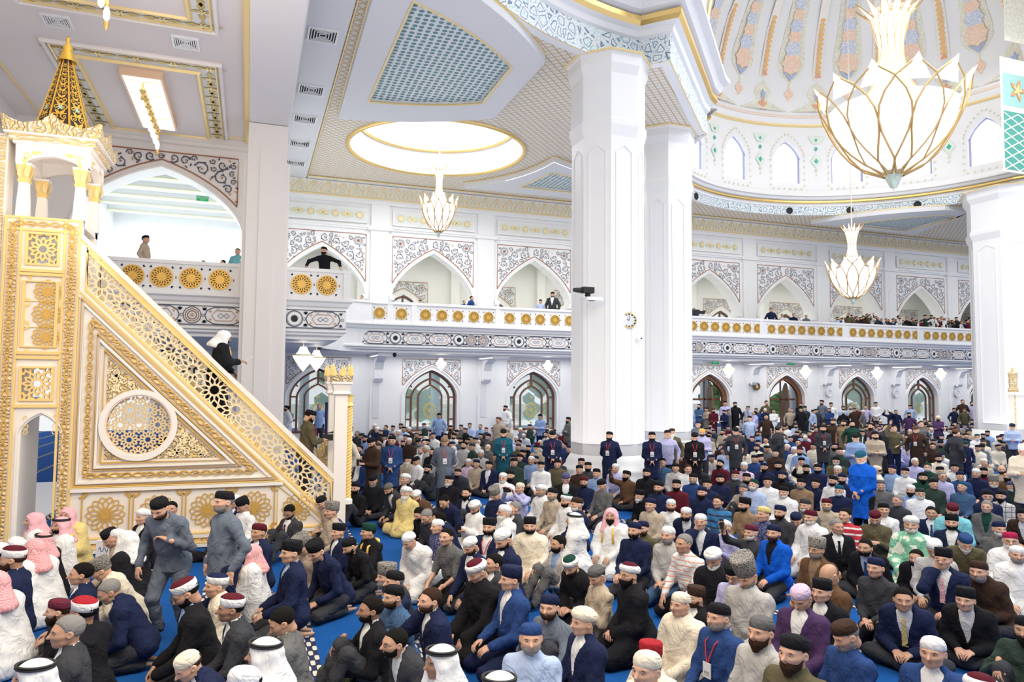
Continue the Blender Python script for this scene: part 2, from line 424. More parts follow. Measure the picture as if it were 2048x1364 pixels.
# gold star bands above the arches
bandm = MB(); f0 = lambda a, b, d=0: (a, -d, b)
bandm.box(-2.0, 2.0, -.03, 0, 10.25, 10.95, WHITE); bandm.box(-1.9, 1.9, -.035, 0, 10.33, 10.87, mat('band ground', (.80, .83, .80), .6))
bm_ = bandm.mesh('frieze_band')
stA = MB(); blob(stA, 0, 0, .2, 8, f0, LG, .02, .25); blob(stA, 0, 0, .13, 8, f0, PGOLD, .03, .2); blob(stA, 0, 0, .05, 6, f0, WHITE, .035)
stB = MB(); leaf(stB, -.3, 0, 0, .3, .2, f0, LG, .02); leaf(stB, .3, 0, PI, .3, .2, f0, LG, .02); blob(stB, 0, 0, .17, 4, f0, PGOLD, .03, .3); blob(stB, 0, 0, .06, 4, f0, GREEN, .035)
sA, sB = stA.mesh('star'), stB.mesh('diamond')
for c in BC:
    o = link('trim_3', bm_, None, (c, YB - .04, 0), True)
    for k in range(7): link('star_motif' if k % 2 == 0 else 'diamond_motif', sA if k % 2 == 0 else sB, o, (-1.62 + .54 * k, -.04, 10.6))
# spandrels
AU = arch(2.12, 7.0, 2.28, 12, .45); AU = [(x, z) for x, z in AU if abs(x) <= 1.97]
spU = spandrel(1.97, 7.9, 9.75, [(-1.97, AU[0][1])] + AU + [(1.97, AU[-1][1])], seed=3).mesh('inlay')
AL = [(x, z) for x, z in arch(1.55, 2.3, 1.5, 12, .4) if abs(x) <= 1.4]
spL = spandrel(1.4, 2.7, 4.02, [(-1.4, AL[0][1])] + AL + [(1.4, AL[-1][1])], r0=.15, lw=.03, vine=.024, seed=8).mesh('inlay')
for c in BC:
    link('trim_4', spU, None, (c, YB - .01, 0), True); link('trim_5', spL, None, (c, YB - .01, 0), True)
    mb = MB(); A = arch(2.0, 6.95, 2.15, 12, .45, c)   # moulded arch edge
    mb.tube([(p[0], YB - .02, p[1]) for p in A], .05, WHITE, 6)
    mb.box(c - 2.1, c - 1.85, YB - .1, YB + .9, 6.75, 6.95, WHITE); mb.box(c + 1.85, c + 2.1, YB - .1, YB + .9, 6.75, 6.95, WHITE)
    mb.build('trim_6', struct=True)
    mb = MB(); A = arch(1.42, 2.28, 1.45, 12, .38, c); mb.tube([(c - 1.42, YB - .01, .5)] + [(p[0], YB - .01, p[1]) for p in A] + [(c + 1.42, YB - .01, .5)], .05, WHITE, 6)
    mb.build('trim_6', struct=True)
# windows
GLASS = mat('pale aqua glass', (.62, .86, .86), .08, trans=.0, alpha=.38)
WG = mat('gilded glass ornament', (.72, .62, .25), .4, .5)
def bars(mb, c, Y, w, zb, zs, h, k, t, m, d=.12, base=True):
    A = arch(w, zs, h, 10, k, c); P = [(c - w, zb)] + A + [(c + w, zb)]
    mb.ribbon(P, t, onY(Y), m, -d, 0); 
    if base: mb.ribbon([(c - w, zb + t / 2), (c + w, zb + t / 2)], t, onY(Y), m, -d, 0)
PANES = {}
def window(i, c, Y, w=1.25, zb=.62, zs=2.25, h=1.28, up=False):
    root = empty('window_%d' % i, (c, Y, 0), struct=True); fn = onY(0)
    mb = MB(); bars(mb, 0, 0, w - .05, zb, zs, h - .05, .3, .1, FRAME)
    bars(mb, 0, 0, w * .73, zb, zs - .05, h * .72, .3, .085, FRAME); bars(mb, 0, 0, w * .46, zb, zs + .03, h * .42, .4, .07, FRAME)
    mb.ribbon([(0, zs + h * .42), (0, zs + h)], .09, fn, FRAME, -.12, 0)
    for sg in (1, -1):
        mb.ribbon([(sg * w * .46, zs + .1), (sg * w * .72, zs + h * .42)], .06, fn, FRAME, -.1, 0) if 0 else None
        mb.ribbon([(sg * w * .70, zs + h * .36), (sg * w * .90, zs + h * .56)], .06, fn, FRAME, -.1, 0)
        for zz in (zs, zs - 1.05): mb.ribbon([(sg * w * .7, zz), (sg * w, zz)], .07, fn, FRAME, -.1, 0)
    mb.build('frame', root)
    key = (w, zb, zs, h)
    if key not in PANES:
        O_ = [[(-ww, zb)] + arch(ww, z_, h_, 10, k_) + [(ww, zb)] for ww, z_, h_, k_ in ((w - .08, zs, h - .08, .3), (w * .73, zs - .05, h * .72, .3), (w * .46, zs + .03, h * .42, .4))]
        L_ = []
        for oi, cuts in ((0, (0, 1, 6, 11, 16, 21, 22)), (1, (0, 1, 11, 21, 22))):
            for c0, c1 in zip(cuts[:-1], cuts[1:]):
                m_ = MB(); ring = O_[oi][c0:c1 + 1]; inn = O_[oi + 1][c0:c1 + 1]; n_ = len(ring); m_.add([fn(*p, -.06) for p in ring + inn], [(i_, i_ + 1, n_ + i_ + 1, n_ + i_) for i_ in range(n_ - 1)], GLASS); L_.append(m_.mesh('pane'))
        m_ = MB(); m_.poly(O_[2], fn, GLASS, -.06); L_.append(m_.mesh('pane')); PANES[key] = L_
    for me_ in PANES[key]: link('pane', me_, root)
    if not up:
        mb = MB(); rnd = random.Random(5)
        for r_ in (.1, .2, .28): mb.ribbon([(r_ * math.cos(a * PI / 10) * 1.1, 1.62 + r_ * 1.25 * math.sin(a * PI / 10)) for a in range(20)], .025, fn, WG, 0, -.045, closed=True, sides=False)
        for a in range(16): leaf(mb, .2 * math.cos(a * PI / 8), 1.62 + .26 * math.sin(a * PI / 8), a * PI / 8, .16, .07, fn, WG, -.045)
        blob(mb, 0, 1.62, .12, 8, fn, WG, -.045); blob(mb, 0, 2.25, .1, 4, fn, WG, -.045); blob(mb, 0, .98, .1, 4, fn, WG, -.045)
        for sg in (1, -1):
            for k in range(7): scroll(mb, sg * w * .595, zb + .22 + k * .24, .1, fn, WG, WG, -.045, .02, sg * (1 if k % 2 else -1), k, 8)
        for k in range(-4, 5): leaf(mb, k * .1, zs + .62 - abs(k) * .06, PI / 2, .1, .05, fn, WG, -.045)
        mb.build('gilded_ornament', root)
    return root
wi = 0
for i, c in enumerate(BC):
    if i in (5, 6): continue      # the two open doors
    wi += 1; window(wi, c, YB + .3)
# open doors (carved dark leaf, gilt detail)
WOOD = mat('carved walnut', (.20, .085, .04), .45, bump=.5, bscale=30, var=.3, vscale=14)
for n, i in enumerate((5, 6)):
    c = BC[i]; root = empty('door_%d' % (n + 1), (c, YB + .25, 0), struct=True)
    mb = MB(); bars(mb, 0, 0, 1.13, .02, 2.25, 1.16, .3, .26, WOOD, .2, False); mb.build('frame', root)
    lf = MB(); A = arch(.55, 2.2, .9, 8, .3); lf.prism([(-.55, .02)] + A + [(.55, .02)], lambda a, b: (a, 0, b), lambda a, b: (a, .07, b), WOOD)
    for q in range(4): lf.ribbon([(-.4, .3 + .62 * q), (.4, .3 + .62 * q), (.4, .8 + .62 * q), (-.4, .8 + .62 * q)], .04, lambda a, b, d=0: (a, -d, b), DGOLD, 0, .02, closed=True)
    leafo = lf.build('door_leaf', root, loc=(.55, .5, 0)); leafo.rotation_euler = (0, 0, R(70))
    mb = MB(); mb.lathe([(0, 0), (.025, 0), (.025, .18), (0, .18)], GOLD, 8, (.62, -.03, 1.05)); mb.build('handle', root)
    mb = MB(); mb.box(-.04, .04, .3, .36, 0, 3.2, FRAME); mb.box(-1, 1, .3, .36, 2.1, 2.2, FRAME); mb.build('transom', root)
# outside light screen wall beyond the glazing: pale courtyard arcade
mb = MB(); cy = mat('courtyard plaster', (.78, .84, .86), .8)
for k in range(18):
    mb.lathe([(.35, 0), (.3, .3), (.28, 4.4), (.4, 4.7)], cy, 10, (-5 + k * 4.1, 46, 0))
mb.box(-8, 70, 55, 55.3, 0, 1.3, cy); mb.build('wall_courtyard', struct=True)
V_ = MB()
for k in range(14):
    rnd = random.Random(k)
    for j in range(26): V_.lathe([(0, -.5), (.45, -.2), (.5, .2), (0, .55)], mat('courtyard shrub', (.12, .22, .08), .9, bump=.8, bscale=8), 6, (-4 + k * 5.1 + rnd.uniform(-1.6, 1.6), rnd.uniform(-.6, .6), rnd.uniform(.5, 2.2 + (k % 3))))
V_.build('shrubbery', loc=(0, 51, 0), label='green shrubbery in the courtyard outside the windows', category='shrubbery', kind='stuff')

# upper gallery room behind the arcade
gw = mat('gallery wall paint', (.78, .78, .74), .7)
mb = MB(); wall_arches(mb, 39.2, -8, 66, 4.8, 9.9, [(b - .3, 1.15, 5.5, 6.5, 1.25, .35) for b in BC], gw, .3)
mb.build('wall_gallery', struct=True)
spG = spandrel(1.35, 6.9, 8.45, [(-1.35, 6.95)] + [(x, z) for x, z in arch(1.5, 6.6, 1.5, 12, .4) if abs(x) <= 1.35] + [(1.35, 6.95)], r0=.17, seed=12).mesh('inlay')
for i, b in enumerate(BC):
    link('trim_7', spG, None, (b - .3, 39.15, 0), True)
    window(20 + i, b - .3, 39.3, 1.15, 5.5, 6.5, 1.2, up=True)
    mb = MB(); mb.box(b + BAY / 2 - .25, b + BAY / 2 + .25, 38.9, 39.2, 5, 9.9, gw)
    mb.box(b + BAY / 2 - .15, b + BAY / 2 + .15, 33.9, 39.2, 9.6, 9.9, PLAST)
    mb.tube([(b - 1.6, 36.2, 9.83), (b + 1.6, 36.2, 9.83), (b + 1.6, 38.2, 9.83), (b - 1.6, 38.2, 9.83)], .07, PGOLD, 6, closed=True)
    mb.lathe([(0, 0), (.12, 0), (.12, .03), (0, .03)], GLOW, 12, (b, 37, 9.84)); mb.lathe([(0, 0), (.12, 0), (.12, .03)], GLOW, 12, (b - .8, 36.8, 9.84))
    mb.build('trim_8', struct=True)
mb = MB(); mb.box(-8, 66, YB + .01, 44, 9.9, 10.1, mat('gallery ceiling', (.62, .66, .66), .7)); mb.box(-8, 66, YB + .5, 40, 5.0, 5.35, gw); mb.build('ceiling_gallery', struct=True)

# ---------------------------------------------------------------- galleries: slab, rail, frieze
def gal_profile():
    # (out, z): from rail foot down; out positive = toward the hall
    return [(0, 5.42), (.1, 5.42), (.1, 5.35), (.02, 5.3), (-.02, 5.2), (-.1, 5.16), (-.1, 5.1), (-.12, 4.5), (-.06, 4.48), (-.06, 4.42), (-.16, 4.38), (-.16, 4.33), (-.3, 4.27), (-.3, 4.2), (-.45, 4.2)]
def gal_beam(mb, path, m):
    """sweep profile along an XY path (outward normal to its right)"""
    pr = gal_profile(); K = len(path); rows = []
    for i in range(K):
        a = Vector(path[max(0, i - 1)]); b = Vector(path[min(K - 1, i + 1)]); p = Vector(path[i])
        t1 = (p - a).normalized() if i else (b - p).normalized(); t2 = (b - p).normalized() if i < K - 1 else t1
        n1 = Vector((t1.y, -t1.x)); n2 = Vector((t2.y, -t2.x)); n = (n1 + n2); n = n / max(.3, n.dot(n1)) if n.length > .1 else n1
        rows.append([(p.x + n.x * o, p.y + n.y * o, z) for o, z in pr])
    q = len(pr); v = [p for r_ in rows for p in r_]
    mb.add(v, [(i * q + j, (i + 1) * q + j, (i + 1) * q + j + 1, i * q + j + 1) for i in range(K - 1) for j in range(q - 1)], m)
YL = 22.5; YM = 30.5; XE = 2.85
WL = mat('white marble left', (.86, .845, .84), .4)
corner = [(XE, YL), (XE, 28.6)] + [(XE + 1.9 * (1 - math.cos(a * PI / 12)), 28.6 + 1.9 * math.sin(a * PI / 12)) for a in range(1, 7)]
path = [(-8, YL)] + corner + [(60, YM)]
mb = MB(); gal_beam(mb, path, WHITE); mb.build('trim_9', struct=True)
mb = MB()
mb.box(-8, XE - .4, YL + .35, 33.5, 4.205, 5.33, WHITE); mb.box(XE - .5, 60, YM + .35, YB, 4.21, 5.335, WHITE)
mb.prism([(XE - .4, 28)] + [(x + .3, y + .4) for x, y in corner[2:]] + [(XE + 2.2, YB), (XE - .4, YB)], lambda a, b: (a, b, 4.2), lambda a, b: (a, b, 5.34), WHITE)
for xx in range(0, 11): mb.box(BC[xx] + BAY / 2 - .4, BC[xx] + BAY / 2 + .4, YM + .5, YB, 4.05, 4.2, WHITE)
mb.build('ceiling_2', struct=True)
# rails
med = MB(); fz = lambda a, b, d=0: (a, -d, b)
medr = .235
def medallion(r, n=16):
    mb = MB(); mb.lathe([(0, 0), (r, 0)], DGOLD, 20); mb.v = [(x, -.005 - z, y) for x, y, z in mb.v]
    rosette(mb, 0, 0, r, n, fz, MGOLD, .020 * r / .22, .01, .02)
    mb.ribbon([(r * math.cos(a * PI / 16), r * math.sin(a * PI / 16)) for a in range(32)], .028, fz, MGOLD, 0, .03, closed=True)
    for q in range(4):
        a = PI / 4 + q * PI / 2; cx, cy = 1.27 * r * math.cos(a), 1.27 * r * math.sin(a)
        for da in (-.6, 0, .6): leaf(mb, cx, cy, a + da, r * .26, r * .1, fz, DARK, .004)
    leaf(mb, 1.3 * r, -r * .16, PI / 2, r * .34, r * .16, fz, BROWNI, .004)
    return mb.mesh('medallion')
mL, mM = medallion(.285), medallion(.225)
def rail(label, x0, x1, Y, xs, me, posts, group):
    root = empty('balustrade', ((x0 + x1) / 2, Y, 5.35), label, 'railing'); cx = (x0 + x1) / 2
    mb = MB(); mb.box(x0 - cx, x1 - cx, .0, .12, .07, .88, WHITE); mb.build('panel', root)
    mb = MB(); mb.box(x0 - cx, x1 - cx, -.05, .17, .88, .95, WHITE); mb.box(x0 - cx, x1 - cx, -.03, .15, .95, .985, WHITE); mb.build('handrail', root)
    for x in posts:
        mb = MB(); mb.box(-.11, .11, -.04, .16, 0, 1.0, WHITE); mb.lathe([(0, 1.16), (.04, 1.14), (.06, 1.09), (.03, 1.04), (.07, 1.0)], WHITE, 10); mb.build('post', root, loc=(x - cx, 0, 0))
    for x in xs: link('medallion', me, root, (x - cx, -.002, .49))
    return root
lx = [at(p, 555, Y=YL).x for p in (265, 323, 382, 440)]
rail('long white balustrade with gold rosettes on the near gallery behind the pulpit stairs', -7.5, at(488, 560, Y=YL).x, YL, lx, mL, [at(483, 560, Y=YL).x], 'r')
rx_ = [at(p, 565, Y=YL).x for p in (603, 654)]
rail('short white balustrade with two gold rosettes beside the tall left column', at(566, 560, Y=YL).x, XE, YL, rx_, mL, [XE - .1], 'r')
root = empty('balustrade', (XE, 25, 5.35), 'plain white balustrade return running back from the short railing', 'railing')
mb = MB(); mb.box(-.12, 0, -2.5, 3.6, .07, .9, WHITE); mb.box(-.16, .04, -2.5, 3.6, .9, .98, WHITE)
cv = [(x - XE, y - 25) for x, y in corner[1:]]
mb.ribbon(cv, .12, lambda a, b, d=0: (a, b, d), WHITE, .07, .9); mb.ribbon(cv, .2, lambda a, b, d=0: (a, b, d), WHITE, .9, .98)
mb.build('panel', root)
mxs = []; x = at(728, 616, Y=YM).x; k = 0; posts = []
seg0 = x
for xx in np.arange(XE + 2.05, 56, .62): pass
for b in range(0, 11):
    xa = BC[b] + BAY / 2 if b else 0
cur = at(727, 616, Y=YM).x
P = [728, 759, 803, 851, 884, 916, 948, 977, 1019, 1052, 1080, 1110, 1139]
mxs = [at(p, 622, Y=YM).x for p in P]
x = mxs[-1] + .64
while x < 55:
    for q in range(8):
        if x < 55: mxs.append(x); x += .645
    x += .22
mp = [at(p, 610, Y=YM).x for p in (780, 828, 996)]; x = mxs[12] + .64 * 8.4
while x < 55: mp.append(x); x += .645 * 8 + .22
rail('very long white balustrade with a row of gold rosettes along the far gallery', XE + 1.9, 56, YM, mxs, mM, mp, 'r')
# friezes
def cartouche(kind, l=1.05, h=.56):
    mb = MB(); f = f0
    r = h * .42
    if kind == 'speaker':
        mb.ribbon([(r * math.cos(a * PI / 12), r * math.sin(a * PI / 12)) for a in range(24)], .03, f, NAVY, 0, .012, closed=True, sides=False)
        mb.lathe([(r * .9, 0), (r * .8, .05), (r * .5, .05), (r * .42, .01)], WHITE, 20); n = 80; mb.v[-n:] = [(x, -z, y) for x, y, z in mb.v[-n:]]
        mb.poly([(r * .45 * math.cos(a * PI / 8), r * .45 * math.sin(a * PI / 8)) for a in range(16)], f, BLACK, .012)
    elif kind == 'rose':
        for q, m in ((1, NAVY), (.75, BROWNI), (.5, NAVY)): mb.ribbon([(r * q * math.cos(a * PI / 12), r * q * math.sin(a * PI / 12)) for a in range(24)], .025, f, m, 0, .012, closed=True, sides=False)
        blob(mb, 0, 0, r * .35, 8, f, OCHRE, .012)
    else:
        L = l / 2; P = [(-L + .02, 0), (-L + .08, r * .6), (-L + .24, r), (-L + .4, r * 1.05)]; P = P + [(-x, y) for x, y in P[::-1]][0:]; P = P + [(-x, -y) for x, y in P[1:-1]]
        mb.ribbon(P, .032, f, NAVY, 0, .012, closed=True, sides=False)
        Q = [(-L * .62, 0), (-L * .4, r * .62), (L * .4, r * .62), (L * .62, 0), (L * .4, -r * .62), (-L * .4, -r * .62)]
        mb.ribbon(Q, .018, f, BROWNI, 0, .012, closed=True, sides=False)
        for sg in (1, -1):
            mb.ribbon([(sg * .0, 0), (sg * .08, .07), (sg * .16, 0), (sg * .08, -.07)], .02, f, NAVY, 0, .012, closed=True, sides=False)
            for s2 in (1, -1): blob(mb, sg * L * .68, s2 * r * .5, .055, 4, f, OCHRE, .012, .4)
            for q in (.25, -.25): mb.ribbon([(sg * L * .3 + q * .1, r * .75), (sg * L * .3 + q * .1, r * .95)], .014, f, NAVY, 0, .012, sides=False)
    # corner leaves between pieces
    for s2 in (1, -1):
        for sg in (1, -1):
            bx = (l / 2 if kind == 'cart' else r + .1) * sg
            for a in (60, 90, 120): leaf(mb, bx, s2 * h * .24, R(a) * s2, h * .2, .04, f, NAVY, .012)
    mb.ribbon([(.04 * math.cos(a * PI / 6) + (l / 2 if kind == 'cart' else r) + .05, .04 * math.sin(a * PI / 6)) for a in range(12)], .015, f, NAVY, 0, .012, closed=True, sides=False)
    return mb.mesh('inlay')
FC = {k: cartouche(k) for k in ('speaker', 'rose', 'cart')}
def frieze(x0, x1, Y, kinds):
    root = empty('trim_10', (0, Y, 0), struct=True)
    mb = MB(); mb.box(x0, x1, -.012, .02, 4.51, 5.09, WHITE)
    for zz in (4.53, 5.07): mb.ribbon([(x0, zz), (x1, zz)], .03, f0, NAVY, 0, .016, sides=False)
    mb.build('band', root); x = x0 + .1; i = 0
    while x < x1 - .3:
        k = kinds[i % len(kinds)]; w = 1.12 if k == 'cart' else .56
        if x + w > x1 + .2: break
        link('inlay_' + {'cart': 'cartouche', 'rose': 'roundel', 'speaker': 'speaker'}[k], FC[k], root, (x + w / 2, -.014, 4.8)); x += w; i += 1
frieze(-7, -.1, YL + .1, ['cart', 'rose', 'cart', 'cart']); frieze(.85, XE - .1, YL + .1, ['speaker', 'cart'])
frieze(4.3, 56, YM + .1, ['cart', 'speaker', 'cart', 'cart', 'speaker', 'rose', 'rose'])

# ---------------------------------------------------------------- left column, beam, arch wall, left ceiling
mb = MB()
cx0, cx1 = -.2, .87
mb.box(cx0, cx1, 21.5, 22.6, 0, 10.25, WARM); mb.box(cx0 - .1, cx1 + .08, 21.62, 22.5, 0, 9.2, WARM); mb.box(cx0 - .2, cx1 + .15, 21.4, 22.7, 0, .8, WARM)
A = arch(.2, 9.3, .35, 5, .6, .33); mb.prism([(.13, 1.0)] + A + [(.53, 1.0)], lambda a, b: (a, 21.46, b), lambda a, b: (a, 21.5, b), WARM)
mb.build('pillar', struct=True)
mb = MB(); mb.box(-.18, .87, -8, 24.4, 10.27, 12.3, mat('beam plaster', (.82, .80, .80), .8)); mb.box(.87, 1.0, -8, YB, 11.2, 11.35, WHITE); mb.box(.87, 1.05, -8, YB, 11.9, 12.0, PGOLD)
mb.box(.87, .93, -8, YB, 10.5, 10.6, WHITE); mb.box(-.3, -.18, -8, 24, 10.3, 10.36, PGOLD)
mb.build('ceiling_3', struct=True)
cl = mat('warm ceiling plaster', (.80, .745, .735), .85)
LC = 10.4
mb = MB(); mb.box(-8, -.18, -8, 24.05, LC, LC + .3, cl); mb.tube([(-5.75, -8, LC - .01), (-5.75, 23.5, LC - .01), (-.3, 23.5, LC - .01), (-.3, -8, LC - .01)], .035, PGOLD, 6); mb.build('ceiling_4', struct=True)
mb = MB(); wall_arches(mb, 24, -7, .2, 5, LC, [(-2.66, 2.38, 5, 7.45, 1.98, .33)], WARM, 1.0, WHITE)
mb.build('wall_arcade', struct=True)
AA = [(x, z) for x, z in arch(2.55, 7.5, 2.12, 14, .35) if abs(x) <= 2.16]
sp = spandrel(2.16, 8.3, 9.86, [(-2.16, 8.42)] + AA + [(2.16, 8.42)], r0=.235, lw=.04, vine=.05, seed=23, big=False).mesh('inlay')
link('trim_11', sp, None, (-2.66, 23.98, 0), True)
mb = MB(); mb.tube([(-2.66 + a, 23.97, b) for a, b in arch(2.38, 7.45, 1.98, 12, .33)], .05, WARM, 6)
mb.box(-8, .0, 23.8, 24, 10.1, 10.2, WARM); mb.box(-8, 0, 23.7, 24, 10.2, LC, WARM); mb.build('trim_12', struct=True)
# room inside the arch
mb = MB(); wh = mat('bright gallery plaster', (.88, .91, .92), .7)
mb.box(-8, 2.9, 32, 32.3, 5.3, 9.9, wh) if 0 else mb.box(-8, 1.2, 33.3, 33.45, 5.3, 9.9, wh)
mb.box(-5.6, -5.4, 25, 33.5, 5.3, 9.9, wh); mb.box(-5.4, -5.32, 26, 28.4, 6.4, 9.3, WHITE); mb.box(-8, .9, 25, 33.5, 9.8, 9.95, wh)
for yy in (26.2, 27.6, 29, 30.4, 31.8): mb.box(-5.4, .9, yy, yy + .25, 9.62, 9.8, wh); mb.box(-5.4, .9, yy - .03, yy + .28, 9.6, 9.64, mat('pale celadon gilding', (.80, .82, .62), .6))
for yy in (26.8, 28.2, 29.6, 31.0):
    for xx in np.arange(-4.8, .6, .8): mb.lathe([(0, 0), (.2, 0), (.24, .06)], mat('pale celadon gilding', (.8, .82, .62), .6), 8, (xx, yy, 9.72))
mb.build('wall_nook', struct=True)
# ceiling coffers with carved border, light boxes with gilt pendants
def coff(px, Z): return [at(x, y, Z=Z) for x, y in px]
def rect_of(pts):
    xs = sorted(p.x for p in pts); ys = sorted(p.y for p in pts); return (xs[0] + xs[1]) / 2, (xs[2] + xs[3]) / 2, (ys[0] + ys[1]) / 2, (ys[2] + ys[3]) / 2
o_ = rect_of(coff([(81, 75), (441, 128), (454, 288), (192, 256)], LC)); i_ = rect_of(coff([(152, 106), (396, 143), (418, 271), (227, 253)], LC)); b_ = rect_of(coff([(238, 145), (328, 161), (353, 264), (282, 253)], LC - .25))
print('coffer', o_, i_, b_)
flo = MB(); fb = lambda a, b, d=0: (a, b, -d)
blob(flo, 0, 0, .2, 4, fb, mat('olive gilding', (.55, .42, .13), .45, .4), .02, .45, q=24); blob(flo, 0, 0, .12, 6, fb, GOLD, .03); blob(flo, 0, 0, .05, 5, fb, mat('pale turquoise', (.5, .72, .72), .5), .035)
for a in (0, PI): leaf(flo, .1 * math.cos(a), 0, a, .3, .16, fb, mat('olive gilding', (.5, .4, .15), .45, .3), .018)
flom = flo.mesh('flower_motif')
lenY = o_[3] - o_[2]
for n, dy in enumerate((0, -(lenY + 1.7), -2 * (lenY + 1.7))):
    root = empty('ceiling_%d' % (5 + n), (0, dy, LC), struct=True); mb = MB()
    x0, x1, y0, y1 = o_; a0, a1, c0, c1 = i_
    bc = mat('coffer ground', (.80, .80, .77), .6, bump=.5, bscale=20)
    mb.box(x0, x1, y0, y1, -.03, 0, bc)
    for q, (xa, xb, ya, yb) in ((.06, o_), (.07, i_)):
        mb.tube([(xa, ya, -.04), (xb, ya, -.04), (xb, yb, -.04), (xa, yb, -.04)], q, WARM if q < .065 else PGOLD, 6, closed=True)
    mb.box(a0, a1, c0, c1, -.05, -.03, cl); mb.tube([(x0 + .1, y0 + .1, -.05), (x1 - .1, y0 + .1, -.05), (x1 - .1, y1 - .1, -.05), (x0 + .1, y1 - .1, -.05)], .03, PGOLD, 5, closed=True)
    mb.build('border', root)
    mx, my = (x0 + a0) / 2, (y0 + c0) / 2; n_x = max(3, int((x1 - x0) / .8)); n_y = int((y1 - y0) / .62)
    for k in range(n_x + 1):
        for yy in (my, (y1 + c1) / 2): link('flower_motif', flom, root, (mx + k * ((x1 + a1) / 2 - mx) / n_x, yy, -.03))
    for k in range(1, n_y):
        for xx in (mx, (x1 + a1) / 2):
            o = link('flower_motif', flom, root, (xx, my + k * ((y1 + c1) / 2 - my) / n_y, -.03)); o.rotation_euler = (0, 0, PI / 2)
    x0, x1, y0, y1 = b_
    if n == 2: continue
    lb = empty('ceiling_lamp', ((x0 + x1) / 2, (y0 + y1) / 2 + dy, LC), ['long glowing ceiling light box with a gilt pendant spine, above the pulpit', 'second glowing light box with gilt pendant at the top edge of the left ceiling'][n], 'ceiling lamp', 'light boxes in the left ceiling')
    mb = MB(); hx, hy = (x1 - x0) / 2, (y1 - y0) / 2; mb.box(-hx, hx, -hy, hy, -.25, -.05, mat('lamp box edge', (.85, .6, .42), .5)); mb.build('box', lb)
    mb = MB(); mb.box(-hx + .06, hx - .06, -hy + .08, hy - .08, -.27, -.25, GLOW)
    for k in range(5):
        yy = -hy + .2 + k * (2 * hy - .4) / 4; mb.ribbon([(-hx + .1, yy), (0, yy + .12), (hx - .1, yy)], .02, lambda a, b, d=0: (a, b, -.27 - d), PGOLD, 0, .01)
    mb.build('diffuser', lb)
    mb = MB(); mb.tube([(0, -hy * .8, -.4), (0, hy * .8, -.4)], .05, GOLD, 8)
    for k in range(7):
        yy = -hy * .8 + k * hy * 1.6 / 6; mb.lathe([(.0, -.72), (.05, -.66), (.03, -.55), (.08, -.45), (.03, -.38), (.03, -.25)], GOLD, 8, (0, yy, 0)); mb.lathe([(0, -.98), (.05, -.92), (.06, -.8), (.03, -.7)], GLOW, 8, (0, yy, 0))
    mb.lathe([(0, -1.15), (.04, -1.1), (.05, -1.0), (.02, -.95)], GOLD, 8, (0, hy * .8, 0)); mb.build('pendant', lb)
def vent(name, pts, Z, lab, grp='air vents in the ceilings'):
    P = coff(pts, Z); c = sum(P, Vector()) / 4; ux = (P[1] - P[0]); uy = (P[3] - P[0]); w = max(.5, ux.length) / 2; h = max(.35, uy.length) / 2; a = math.atan2(ux.y, ux.x)
    a = round(a / (PI / 2)) * PI / 2; w = min(w, 1.2); h = min(h, 1.2)
    root = empty('air_vent', (c.x, c.y, Z), lab, 'vent', grp, rotz=a)
    mb = MB(); mb.ribbon([(-w, -h), (w, -h), (w, h), (-w, h)], .06, lambda p, q, d=0: (p, q, -d), WHITE, 0, .04, closed=True); mb.build('frame', root)
    mb = MB(); mb.box(-w, w, -h, h, -.01, 0, DARK)
    mb.build('backing', root)
    mb = MB(); fl = MAT_SL
    for k in range(5):
        q = .14 + .17 * k
        mb.ribbon([(-w * q, -h * q), (w * q, -h * q), (w * q, h * q), (-w * q, h * q)], .03, lambda p, r_, d=0: (p, r_, -d), WHITE, .01, .03, closed=True)
    mb.build('slat', root)
MAT_SL = WHITE
vent('v', [(80, 27), (126, 30), (150, 55), (104, 52)], LC, 'grey square air vent in the left ceiling near the top left corner')
vent('v', [(342, 70), (392, 76), (400, 98), (352, 93)], LC, 'grey square air vent in the left ceiling between the two light boxes')
# ---------------------------------------------------------------- main flat ceiling: lattice field with skylight
sc = Vector((6.7, 27.3, ZC)); SR = 3.38
g = G('cream diamond lattice ceiling'); v, x, y, z = g.coord()
a = g.math('FRACT', g.math('MULTIPLY', g.math('ADD', x, y), 3.4)); b = g.math('FRACT', g.math('MULTIPLY', g.math('SUBTRACT', x, y), 3.4))
la = g.math('LESS_THAN', g.math('ABSOLUTE', g.math('SUBTRACT', a, .5)), .09); lb_ = g.math('LESS_THAN', g.math('ABSOLUTE', g.math('SUBTRACT', b, .5)), .09)
ln = g.math('MAXIMUM', la, lb_); g.color(g.mix(ln, (.80, .77, .73, 1), (.60, .44, .22, 1))); g.b.inputs['Roughness'].default_value = .6; g.bump(ln, .8, .03)
LAT = g.m
g = G('teal pierced lattice'); v, x, y, z = g.coord()
vo = g.vor(v, 5.2); vo.voronoi_dimensions = '2D'; vo2 = g.math('LESS_THAN', vo.outputs['Distance'], .36)
g.color(g.mix(vo2, (.72, .76, .78, 1), (.10, .26, .30, 1))); g.bump(vo2, .6, .03); vo.inputs['Randomness'].default_value = .15
TEAL = g.m
